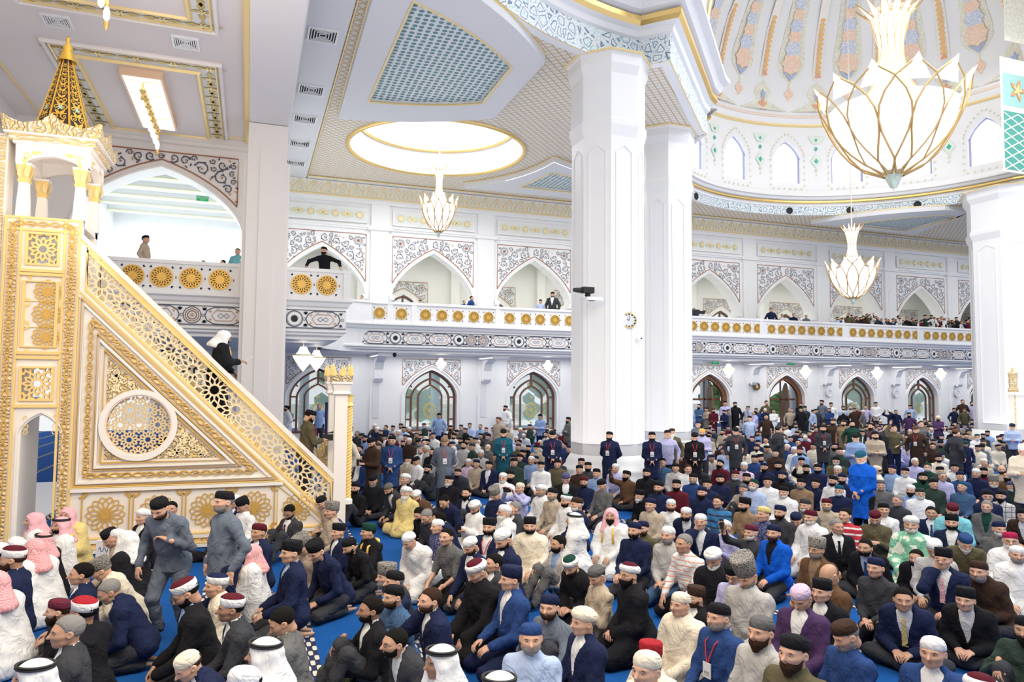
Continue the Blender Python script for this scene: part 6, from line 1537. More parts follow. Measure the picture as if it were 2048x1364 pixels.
def upper_mesh(pc, style, lod):
    ps = POSES[pc]; h = .0175 if lod == 0 else .034 if lod == 1 else .052; st = ps['stand']
    def f(P):
        g = {'shirt': .016, 'polo': .016, 'tunic': .024, 'jacket': .027, 'robe': .036, 'cape': .04}[style]
        d = torso(P, ps, g, belly=.012)
        if style == 'jacket':   # carve the V between the lapels
            up = ps['up']; Yv = up.cross(Vector((1, 0, 0))).normalized(); rel = P - np.array(ps['pel'], np.float32); u_ = rel @ np.array(up, np.float32); v_ = rel @ np.array(Yv, np.float32); L = (ps['neck'] - ps['pel']).length
            w_ = .078 * (u_ - L * .36) / (L * .62); V_ = np.maximum(np.abs(P[..., 0]) - w_, .05 - v_); lap = np.abs(np.maximum(np.abs(P[..., 0]) - w_ - .03, .05 - v_)) 
            d = d - .006 * np.exp(-(np.clip(np.abs(P[..., 0]) - w_ - .018, -1, 1) / .016) ** 2) * (v_ > .04) * (u_ > L * .4)
            d = smax(d, -V_, .008)
        for s_ in (1, -1): d = smin(d, arm(P, ps, s_, g * .8 if style != 'robe' else g, style == 'polo'), .035)
        if style in ('tunic', 'jacket') and st:
            zl = .58 if style == 'tunic' else .80; d = smin(d, cone(P, ps['pel'], (0, .0, zl), .165, .19), .08); d = np.maximum(d, zl - .02 - P[..., 2])
        elif style in ('shirt', 'polo') and st: d = smin(d, cone(P, ps['pel'] + Vector((0, 0, .05)), ps['pel'] - Vector((0, 0, .12)), .15, .165), .06); d = np.maximum(d, ps['pel'].z - .14 - P[..., 2])
        elif style in ('tunic', 'jacket', 'shirt', 'polo') and not st: d = smin(d, cone(P, ps[1]['hip'], ps[-1]['hip'], .10 + g, .10 + g), .05)
        if style in ('tunic',) and not st:
            for s_ in (1, -1): a = ps[s_]; d = smin(d, cone(P, a['hip'], a['hip'].lerp(a['kn'], .7), .10 + g, .085 + g), .05)
        if style in ('robe', 'cape'):
            if st: d = smin(d, cone(P, ps['pel'], (0, 0, .16), .17, .23), .1); d = np.maximum(d, .12 - P[..., 2])
            else:
                for s_ in (1, -1): d = smin(d, leg(P, ps, s_, g + .01), .09)
                d = smin(d, cone(P, ps['pel'], ps['pel'] + Vector((0, -.05, -.15)), .2, .24), .08)
        if style == 'cape':
            n = ps['neck']
            for s_ in (1, -1): d = smin(d, cone(P, ps[s_]['sh'] + Vector((0, -.02, -.02)), (s_ * .22, -.06, .12 if not st else .3), .085, .17), .1); d = smin(d, cone(P, ps[s_]['sh'], ps[s_]['el'], .075, .11), .06)
        d = smax(d, -(cone(P, ps['neck'] + ps['up'] * .0, ps['head'], .052, .056)), .01) if lod == 0 else d
        if lod == 0: d = smin(d, np.maximum(cone(P, ps['neck'] - ps['up'] * .01, ps['neck'] + ps['up'] * .03, .079, .066), -cone(P, ps['neck'] - ps['up'] * .05, ps['neck'] + ps['up'] * .2, .064, .057)), .012)
        if lod == 0: d = d + folds(P, .0062 if style in ('robe', 'cape', 'tunic', 'shirt', 'polo') else .0042, .75 if style in ('robe', 'cape') else 1)
        return floorcut(P, d)
    lo, hi = bounds(ps, .27 if style in ('cape', 'robe') else .2, style in ('robe', 'cape', 'tunic')); lo[2] = max(lo[2], -.03); 
    if st and style in ('tunic', 'jacket'): lo[2] = .5
    return net(f, lo, hi, h)
def trouser_mesh(pc, lod):
    ps = POSES[pc]
    def f(P):
        d = cone(P, ps[1]['hip'], ps[-1]['hip'], .11, .11)
        for s_ in (1, -1): d = smin(d, leg(P, ps, s_, .016), .03)
        return floorcut(P, d + (folds(P, .0045) if lod == 0 else 0))
    lo, hi = bounds(ps, .15); hi[2] = max(ps['pel'].z + .18, max(ps[s_]['kn'].z for s_ in (1, -1)) + .12); lo[2] = max(lo[2], -.03); return net(f, lo, hi, .019 if lod == 0 else .036)
def sock_mesh(pc):
    ps = POSES[pc]
    def f(P):
        d = None
        for s_ in (1, -1):
            a = ps[s_]; heel = a['an'] + (a['an'] - a['toe']).normalized() * .03; e = smin(cone(P, heel, a['toe'], .045, .034), cone(P, a['an'], a['an'].lerp(a['kn'], .12), .044, .044), .02); d = e if d is None else np.minimum(d, e)
        return np.maximum(d, .004 - P[..., 2])
    pts = [ps[s_][k] for s_ in (1, -1) for k in ('an', 'toe')]; lo = [min(p[i] for p in pts) - .1 for i in range(3)]; hi = [max(p[i] for p in pts) + .12 for i in range(3)]; lo[2] = -.02; return net(f, lo, hi, .016)
def rot_head(ps, yaw, pitch):
    return Matrix.Translation(ps['head']) @ Matrix.Rotation(R(yaw), 4, 'Z') @ Matrix.Rotation(-R(pitch), 4, 'X') @ Matrix.Diagonal((1.05, 1.04, .88, 1))
def xf(V, M): A = np.array(M, np.float32); return V @ A[:3, :3].T + A[:3, 3]
EYEW = mat('eye white', (.55, .50, .46), .3); EYED = mat('dark iris and brow', (.02, .014, .01), .5); LIP = mat('lip', (.46, .22, .18), .5)
SKIN0 = mat('skin', (.60, .36, .26), .55)
_c = {}
def body_mesh(pc, yaw, pitch, lod):
    key = ('b', pc, yaw, pitch, lod)
    if key in _c: return _c[key]
    ps = POSES[pc]
    if ('bc', pc, lod) not in _c:
        def f(P):
            d = torso(P, ps, -.012)
            for s_ in (1, -1): d = smin(smin(d, arm(P, ps, s_, -.004), .02), leg(P, ps, s_, -.012), .03); a = ps[s_]; d = smin(d, cone(P, a['an'], a['toe'], .034, .026), .02)
            return smin(d, cone(P, ps['neck'], ps['head'] + Vector((0, -.025, -.02)), .055, .05), .03)
        _c[('bc', pc, lod)] = net(f, *bounds(ps, .14), .030 if lod == 0 else .055)
    V, Fq = _c[('bc', pc, lod)]; M = rot_head(ps, yaw, pitch); parts = [(V, Fq, 0)]
    parts.append((xf(HV if lod == 0 else HVl, M), HF if lod == 0 else HFl, 0))
    for v, q_, m in (EYE_P if lod == 0 else EYE_L): parts.append((xf(v, M), q_, m))
    for s_ in (1, -1):
        a = ps[s_]; y_ = a['hd']; zb = Vector((s_ * .4, -.2, .9)) if abs(y_.z) < .75 else Vector((s_ * .5, .8 if y_.z < 0 else -.8, 0)); x_ = y_.cross(zb).normalized(); z_ = x_.cross(y_).normalized()
        # thumb toward the body midline
        Mh = Matrix(((x_.x, y_.x, z_.x, a['wr'].x), (x_.y, y_.y, z_.y, a['wr'].y), (x_.z, y_.z, z_.z, a['wr'].z), (0, 0, 0, 1)))
        hv, hf = (HNV, HNF) if lod == 0 else HNl
        if s_ > 0: hv, hf = mirror_x(hv, hf)
        parts.append((xf(hv, Mh), hf, 0))
    me = tomesh('body', parts, [SKIN0, EYEW, EYED, LIP]); _c[key] = me; return me
def cmesh(kind, *a):
    key = (kind, *a)
    if key in _c: return _c[key]
    if kind == 'up': V, Fq = upper_mesh(*a)
    elif kind == 'tr': V, Fq = trouser_mesh(*a)
    elif kind == 'so': V, Fq = sock_mesh(*a)
    elif kind == 'in':      # shirt seen inside the jacket V
        ps = POSES[a[0]]; f = lambda P: smax(torso(P, ps, .004), -cone(P, ps['neck'], ps['head'], .05, .055), .008) 
        def f(P): 
            d = torso(P, ps, .010, belly=.01); d = smin(d, np.maximum(cone(P, ps['neck'] - ps['up'] * .01, ps['neck'] + ps['up'] * .045, .074, .064), -cone(P, ps['neck'] - ps['up'] * .1, ps['neck'] + ps['up'] * .2, .058, .055)), .01); return d
        lo, hi = bounds(ps, .16, False); lo[2] = ps['pel'].z; V, Fq = net(f, lo, hi, .018)
    me = tomesh(kind, [(V, Fq, 0)], [SKIN0]); _c[key] = me; return me
def torso_front(ps, u, x=0, out=.0):
    """a point on the chest surface, u = 0 pelvis .. 1 neck"""
    up = ps['up']; Yv = up.cross(Vector((1, 0, 0))).normalized(); L = (ps['neck'] - ps['pel']).length; p = ps['pel'] + up * (L * u) + Vector((x, 0, 0))
    P = np.array([[p + Yv * (.03 + .004 * i) for i in range(50)]], np.float32); D = torso(P, ps, .012, belly=.012)[0]; i = int(np.argmax(D > 0)); return p + Yv * (.03 + .004 * i + out)
def strip_mesh(key, ps, rows, m, th=.008):
    """rows: list of (u, x, halfwidth, out)"""
    if key in _c: return _c[key]
    mb = MB(); v = []
    for u, x, hw, out in rows:
        c = torso_front(ps, u, x, out); v += [c + Vector((-hw, 0, 0)), c + Vector((hw, 0, 0)), c + Vector((hw, -th, 0)), c + Vector((-hw, -th, 0))]
    n = len(rows); fs = []
    for i in range(n - 1):
        for k in range(4): fs.append((4 * i + k, 4 * i + (k + 1) % 4, 4 * i + 4 + (k + 1) % 4, 4 * i + 4 + k))
    fs += [(0, 1, 2, 3), (4 * n - 1, 4 * n - 2, 4 * n - 3, 4 * n - 4)]; mb.add(v, fs, m); _c[key] = mb.mesh(key[0]); return _c[key]
# ---- hats (in head space)
def el_lathe(name, prof, n=20, sx=.84, oy=-.012, tilt=0, bump=0):
    mb = MB(); mb.lathe(prof, SKIN0, n)
    rnd = random.Random(3)
    v = []
    for x, y, z in mb.v:
        k = 1 + (bump * rnd.uniform(-1, 1) if bump else 0); x, y = x * sx * k, y * k; z2 = z + tilt * y; v.append((x, y + oy, z2))
    mb.v = v; return mb.mesh(name, True)
r0 = .1045
HATS = {
 'c': el_lathe('cap', [(r0 - .008, .038), (r0, .042), (r0 - .001, .07), (r0 - .005, .10), (r0 - .016, .121), (.06, .134), (.0, .138)], tilt=.2),
 'T': el_lathe('cap', [(r0 - .008, .03), (r0, .034), (r0 + .002, .08), (r0 + .002, .135), (r0 - .006, .15), (.05, .152), (.0, .150)], tilt=.12),
 'k': el_lathe('cap', [(r0 - .006, .03), (r0, .036), (r0 - .002, .075), (r0 - .014, .105), (.07, .125), (.035, .137), (0, .140)], tilt=.15),
 'z': el_lathe('cap', [(r0 - .006, .03), (r0, .034), (r0 + .002, .07), (r0 + .004, .108), (r0 - .002, .112)], tilt=.15),
 'z2': el_lathe('crown', [(r0 - .002, .10), (r0 - .008, .122), (.07, .142), (0, .148)], tilt=.15),
 't': el_lathe('turban', [(r0 - .004, .028), (r0 + .006, .036), (r0 + .015, .058), (r0 + .015, .080), (r0 + .008, .10), (r0 - .004, .112), (r0 - .02, .114)], 24, tilt=.2, bump=.012),
 't2': el_lathe('crown', [(r0 - .01, .10), (r0 - .02, .13), (.05, .148), (0, .152)], tilt=.2),
 'a': el_lathe('papakha', [(r0 - .004, .026), (r0 + .003, .03), (r0 + .007, .09), (r0 + .011, .16), (r0 + .006, .182), (.07, .176), (0, .165)], 34, tilt=.1, bump=.02),
 'A': el_lathe('papakha', [(r0 - .004, .026), (r0 + .003, .03), (r0 + .010, .11), (r0 + .016, .22), (r0 + .010, .24), (.09, .235), (0, .215)], 34, tilt=.1, bump=.02),
}
def ghut(P):
    d = ell(P, (0, -.012, .036), (.098, .118, .108)); d = smin(d, cone(P, (0, -.045, -.03), (0, -.09, -.26), .095, .145), .07)
    X = P.copy(); X[..., 0] = np.abs(X[..., 0]); d = smin(d, cone(X, (.075, .02, -.03), (.10, .05, -.26), .035, .055), .06)
    d = smax(d, -np.minimum(ell(P, (0, .10, -.045), (.060, .10, .112)), cone(P, (0, .12, -.1), (0, .14, -.4), .06, .09)), .02); d = smax(d, -cone(P, (0, -.03, -.2), (0, -.03, -.5), .10, .16), .02)
    return smax(d + .006 * np.sin(26 * np.arctan2(P[..., 0], P[..., 1] + .02) + 12 * P[..., 2]) * np.clip(-(P[..., 2] - .05) * 6, 0, 1), -(P[..., 2] + .30), .02)
_v, _f = net(ghut, (-.24, -.29, -.34), (.24, .2, .17), .0125); HATS['g'] = tomesh('headscarf', [(_v, _f, 0)], [SKIN0])
mb = MB()
for zz in (.086, .105): mb.tube([(.1 * .95 * math.cos(k * PI / 12), -.014 + .114 * math.sin(k * PI / 12), zz + .1 * math.sin(k * PI / 12) * .114) for k in range(24)], .010, BLACK, 6, closed=True)
AGAL = mb.mesh('cord', True)
HAIRM = tomesh('hair', [(*HRV, 0)], [SKIN0]); HAIRC2 = tomesh('hair', [(*HRV2, 0)], [SKIN0]); BEARDM = {k: tomesh('beard', [(*v, 0)], [SKIN0]) for k, v in BEV.items()}
def hood_f(P): return smax(smax(ell(P, (0, -.015, .03), (.095, .118, .112)), -ell(P, (0, .11, -.02), (.07, .1, .1)), .01), -(P[..., 2] + .12), .02)
mb = MB()
for sx in (-1, 1): mb.tube([(sx * .033 + .022 * math.cos(k * PI / 5), .1, .004 + .016 * math.sin(k * PI / 5)) for k in range(10)], .0022, BLACK, 4, closed=True); mb.tube([(sx * .055, .098, .008), (sx * .082, .0, .008)], .002, BLACK, 4)
mb.tube([(-.012, .104, .008), (.012, .104, .008)], .0022, BLACK, 4); GLS = mb.mesh('glasses')
mb = MB()
for sx in (-1, 1): mb.lathe([(0, .0), (.022, 0), (.022, .004), (0, .004)], BLACK, 10, (0, 0, 0)); n = len(mb.v); mb.v = mb.v[:-40] + [(x + sx * .033, .1 + z, y + .004) for x, y, z in mb.v[-40:]]
SUN = mb.mesh('glasses')
COL = {'bk': ((.012, .012, .015), 'black'), 'ch': ((.045, .047, .055), 'charcoal'), 'nv': ((.014, .02, .06), 'navy'), 'bl': ((.025, .06, .19), 'blue'), 'bb': ((.006, .10, .55), 'bright blue'), 'dn': ((.06, .12, .23), 'denim blue'), 'lb': ((.26, .38, .64), 'light blue'), 'pb': ((.42, .52, .74), 'pale blue'),
 'll': ((.48, .47, .72), 'lilac'), 'gy': ((.30, .31, .33), 'grey'), 'lg': ((.48, .47, .46), 'light grey'), 'sg': ((.13, .155, .20), 'slate grey'), 'wh': ((.80, .80, .80), 'white'), 'cr': ((.78, .70, .56), 'cream'), 'bg': ((.46, .38, .29), 'beige'), 'br': ((.12, .065, .035), 'brown'), 'db': ((.05, .028, .02), 'dark brown'),
 'tn': ((.27, .18, .11), 'tan brown'), 'ol': ((.11, .095, .055), 'olive'), 'mr': ((.10, .012, .022), 'maroon'), 'cm': ((.42, .02, .08), 'crimson'), 'gn': ((.012, .055, .038), 'dark green'), 'dg': ((.03, .05, .04), 'very dark green'), 'tl': ((.015, .10, .16), 'teal'), 'tq': ((.18, .50, .58), 'turquoise'), 'yl': ((.72, .58, .24), 'pale yellow'), 'or': ((.82, .47, .10), 'orange yellow'), 'pk': ((.80, .36, .42), 'pink'), 'rc': ((.75, .30, .32), 'red checked'), 'pp': ((.07, .035, .10), 'purple'), 'lp': ((.66, .50, .66), 'pink lilac'),
 'rd': ((.36, .02, .03), 'red'), 'st': ((.80, .80, .80), 'white and orange striped'), 'sb': ((.05, .20, .42), 'blue striped'), 'sr': ((.5, .04, .06), 'red and white striped'), 'pl': ((.60, .58, .56), 'white plaid'), 'pn': ((.05, .055, .16), 'navy patterned'), 'ik': ((.22, .52, .36), 'green ikat patterned'), 'as': ((.22, .20, .17), 'grey curly'), 'ab': ((.40, .36, .28), 'pale curly'), 'gg': ((.13, .13, .13), 'grey'), 'dv': ((.12, .02, .04), 'dark maroon')}
def cloth(c):
    k = 'cloth ' + COL[c][1]
    if k in MATS: return MATS[k]
    rgb = COL[c][0]; g = G(k); v, x, y, z = g.coord(); g.b.inputs['Roughness'].default_value = .92; g.b.inputs['Specular IOR Level'].default_value = .15
    n_ = g.noise(v, 9, 3); lo = (*[q_ * .78 for q_ in rgb], 1); hi = (*[min(1, q_ * 1.18) for q_ in rgb], 1); base = g.mix(n_, lo, hi)
    if c == 'st': base = g.mix(g.math('LESS_THAN', g.math('FRACT', g.math('MULTIPLY', z, 17)), .16), base, (.85, .25, .12, 1))
    if c == 'sb': base = g.mix(g.math('LESS_THAN', g.math('FRACT', g.math('MULTIPLY', z, 9)), .3), base, (.04, .06, .12, 1))
    if c == 'sr': base = g.mix(g.math('LESS_THAN', g.math('FRACT', g.math('MULTIPLY', z, 11)), .3), base, (.75, .72, .72, 1))
    if c == 'pl': base = g.mix(g.math('MAXIMUM', g.math('LESS_THAN', g.math('FRACT', g.math('MULTIPLY', z, 10)), .12), g.math('LESS_THAN', g.math('FRACT', g.math('MULTIPLY', x, 10)), .12)), base, (.10, .10, .12, 1))
    if c == 'pn': base = g.mix(g.math('LESS_THAN', g.vor(v, 60).outputs['Distance'], .32), base, (.35, .35, .45, 1))
    if c == 'ik': w_ = g.noise(v, 11, 1); base = g.mix(g.math('GREATER_THAN', w_, .56), base, (.74, .80, .66, 1))
    if c in ('rc', 'pk'):
        ck = g.math('MULTIPLY', g.math('GREATER_THAN', g.math('SINE', g.math('MULTIPLY', g.math('ADD', x, y), 560 if c == 'pk' else 420)), 0), g.math('GREATER_THAN', g.math('SINE', g.math('MULTIPLY', z, 560 if c == 'pk' else 420)), 0)); base = g.mix(ck, base, (.85, .70, .70, 1))
    if c in ('as', 'ab'):
        vo = g.vor(v, 75); base = g.mix(vo.outputs['Distance'], (.60, .56, .50, 1) if c == 'as' else (.75, .70, .6, 1), (.03, .03, .03, 1)); g.bump(vo.outputs['Distance'], 1, .02)
    else:
        n2 = g.n('TexNoise'); g.L.new(v, n2.inputs['Vector']); n2.inputs['Scale'].default_value = 4.5; n2.inputs['Detail'].default_value = 2.5; n2.inputs['Distortion'].default_value = 1.6
        rg = g.math('ABSOLUTE', g.math('SUBTRACT', n2.outputs[0], .5)); h_ = g.math('ADD', g.math('MULTIPLY', g.math('POWER', rg, .7), 1.0), g.math('MULTIPLY', g.noise(v, 60, 2), .06)); g.bump(h_, .75, .034)
    g.color(base); return g.m
HAIRC = {'k': mat('black hair', (.008, .007, .006), .9, bump=.4, bscale=90, spec=.15), 'b': mat('brown hair', (.04, .02, .012), .9, bump=.4, bscale=90, spec=.15), 'g': mat('grey hair', (.22, .21, .20), .8, bump=.5, bscale=90), 'w': mat('white hair', (.68, .66, .62), .8, bump=.5, bscale=90)}
SKINS = [mat('skin fair', (.66, .40, .30), .5), mat('skin light', (.60, .35, .24), .5), mat('skin tan', (.50, .28, .18), .5), mat('skin brown', (.34, .18, .11), .5)]
def setm(o, m):
    o.material_slots[0].link = 'OBJECT'; o.material_slots[0].material = m
def place(name, me, parent, M=None, m=None):
    o = bpy.data.objects.new(name, me); C.objects.link(o); o.parent = parent
    if M is not None: o.matrix_local = M
    if m is not None: setm(o, m)
    return o
def person(pos, rotz, pc, yaw, pitch, hat, hatc, hairc, beard, style, col, skin=1, scale=1, tie=None, inner='wh', tr='ch', flags='', lod=0, far=False):
    root = bpy.data.objects.new('person', None); C.objects.link(root); root.location = pos; root.rotation_euler = (0, 0, rotz); root.scale = (scale,) * 3; root['category'] = 'person'
    yaw = int(round(yaw / 15.0)) * 15; pitch = int(round(pitch / 10.0)) * 10; ps = POSES[pc]
    b = place('body', body_mesh(pc, yaw, pitch, lod), root, None, SKINS[skin]); H = rot_head(ps, yaw, pitch)
    nm = {'shirt': 'shirt', 'polo': 'shirt', 'tunic': 'tunic', 'jacket': 'jacket', 'robe': 'robe', 'cape': 'cloak'}[style]
    place(nm, cmesh('up', pc, style, lod), root, None, cloth(col))
    if style not in ('robe', 'cape') and not far: place('trousers', cmesh('tr', pc, lod), root, None, cloth(tr))
    if ps['stand'] or (lod == 0 and pc in 'UVCDQ'): place('socks', cmesh('so', pc), root, None, cloth('bk'))
    if style == 'jacket':
        sh_ = place('shirt', cmesh('in', pc), root, None, cloth(inner))
        if tie and lod == 0: place('tie', strip_mesh(('tie', pc, tie), ps, [(.93, 0, .016, .012), (.90, 0, .020, .014), (.86, 0, .013, .012), (.6, 0, .026, .012), (.38, 0, .030, .016)], cloth(tie)), sh_)
    if style == 'cape' and lod == 0: 
        place('gold_collar', collar_mesh(pc), root)
    if hat in 'gG': hs_ = place('headscarf', HATS['g'], root, H, cloth(hatc))
    if hat == 'g': place('head_cord', AGAL, hs_)
    if hat in 'cTkaA': place('papakha' if hat in 'aA' else 'cap', HATS[hat], root, H, cloth(hatc))
    if hat in 'zt':
        tb_ = place('turban', HATS[hat], root, H, cloth('wh' if hatc != 'cr' else 'cr')); place('turban_crown', HATS[hat + '2'], tb_, None, cloth(hatc))
    if hat not in 'gGo': place('hair', HAIRM if hat == '-' else HAIRC2, root, H, HAIRC[hairc])
    if beard in 'sfl': place('beard', BEARDM[beard], root, H, HAIRC[{'k': 'k', 'b': 'b', 'g': 'g', 'w': 'w'}[flags[0] if flags[:1] in ('k', 'b', 'g', 'w') else hairc]])
    if 'E' in flags: place('glasses', GLS, root, H)
    if 'D' in flags: place('glasses', SUN, root, H)
    if 'N' in flags:   # lanyard with badge
        if ('lan', pc) not in _c:
            mb = MB()
            for sx in (-1, 1): mb.tube([torso_front(ps, 1.0, sx * .065, -.02), torso_front(ps, .9, sx * .055, .028), torso_front(ps, .72, sx * .028, .028), torso_front(ps, .56, 0, .028)], .006, mat('red ribbon', (.6, .03, .05), .7), 5)
            _c[('lan', pc)] = mb.mesh('lanyard'); mb = MB(); p = torso_front(ps, .47, 0, .03); mb.box(p.x - .045, p.x + .045, p.y - .004, p.y + .006, p.z - .07, p.z + .06, mat('badge card', (.82, .83, .84), .5)); mb.box(p.x - .03, p.x + .03, p.y + .006, p.y + .008, p.z - .05, p.z - .01, cloth('lg')); _c[('bad', pc)] = mb.mesh('badge')
        ln_ = place('lanyard', _c[('lan', pc)], root); place('badge', _c[('bad', pc)], ln_)
    return root
def collar_mesh(pc):
    if ('col', pc) in _c: return _c[('col', pc)]
    ps = POSES[pc]; mb = MB(); up = ps['up']; c = ps['neck'] - up * .005; pts = []
    for k in range(13):
        a = PI * (1 + k / 12); pts.append(c + Vector((.098 * math.cos(a), .105 * math.sin(a) - .01, 0)) - up * (.0 + .015 * abs(math.cos(a))))
    gm = mat('gold brocade', (.80, .52, .12), .5, .3)
    L = [torso_front(ps, .5, -.10, .03), torso_front(ps, .75, -.09, .028), torso_front(ps, .93, -.085, .02)] + pts + [torso_front(ps, .93, .085, .02), torso_front(ps, .75, .09, .028), torso_front(ps, .5, .10, .03)]
    mb.tube(L, [.02] * 3 + [.034 + .012 * math.sin(PI * k / 12) for k in range(13)] + [.02] * 3, gm, 6); _c[('col', pc)] = mb.mesh('gold_collar', True); return _c[('col', pc)]

# coarse pieces for the far rows
HVf, HFf = net(head_sdf, (-.12, -.14, -.20), (.12, .15, .15), .026)
HAIRF = tomesh('hair', [(*net(hair_f, (-.12, -.15, -.11), (.12, .13, .16), .024), 0)], [SKIN0]); BEARDF = {k: tomesh('beard', [(*net(beard_f(k), (-.11, -.06, -.30), (.11, .14, .02), .022), 0)], [SKIN0]) for k in 'sf'}
HATF = {'c': el_lathe('cap', [(r0 - .008, .038), (r0 - .001, .07), (r0 - .016, .121), (.0, .138)], 10, tilt=.2), 'T': el_lathe('cap', [(r0 - .008, .034), (r0 + .002, .135), (.05, .152), (.0, .150)], 10, tilt=.12), 'k': el_lathe('cap', [(r0 - .006, .034), (r0 - .002, .075), (.07, .125), (0, .140)], 10, tilt=.15)}
def body_far(pc, yaw, pitch):
    key = ('bf', pc, yaw, pitch)
    if key in _c: return _c[key]
    ps = POSES[pc]; M = rot_head(ps, yaw, pitch); parts = [(xf(HVf, M), HFf, 0), (*net(lambda P: np.minimum(cone(P, ps['neck'], ps['head'], .055, .05), np.minimum(cone(P, ps[1]['wr'], ps[1]['wr'] + ps[1]['hd'] * .13, .035, .025), cone(P, ps[-1]['wr'], ps[-1]['wr'] + ps[-1]['hd'] * .13, .035, .025))), *bounds(ps, .1, False), .045), 0)]
    for v, q_, m in EYE_L: parts.append((xf(v, M), q_, m))
    _c[key] = tomesh('body', parts, [SKIN0, EYEW, EYED, LIP]); return _c[key]
pc_ = at(2032, 780, Y=23.6)
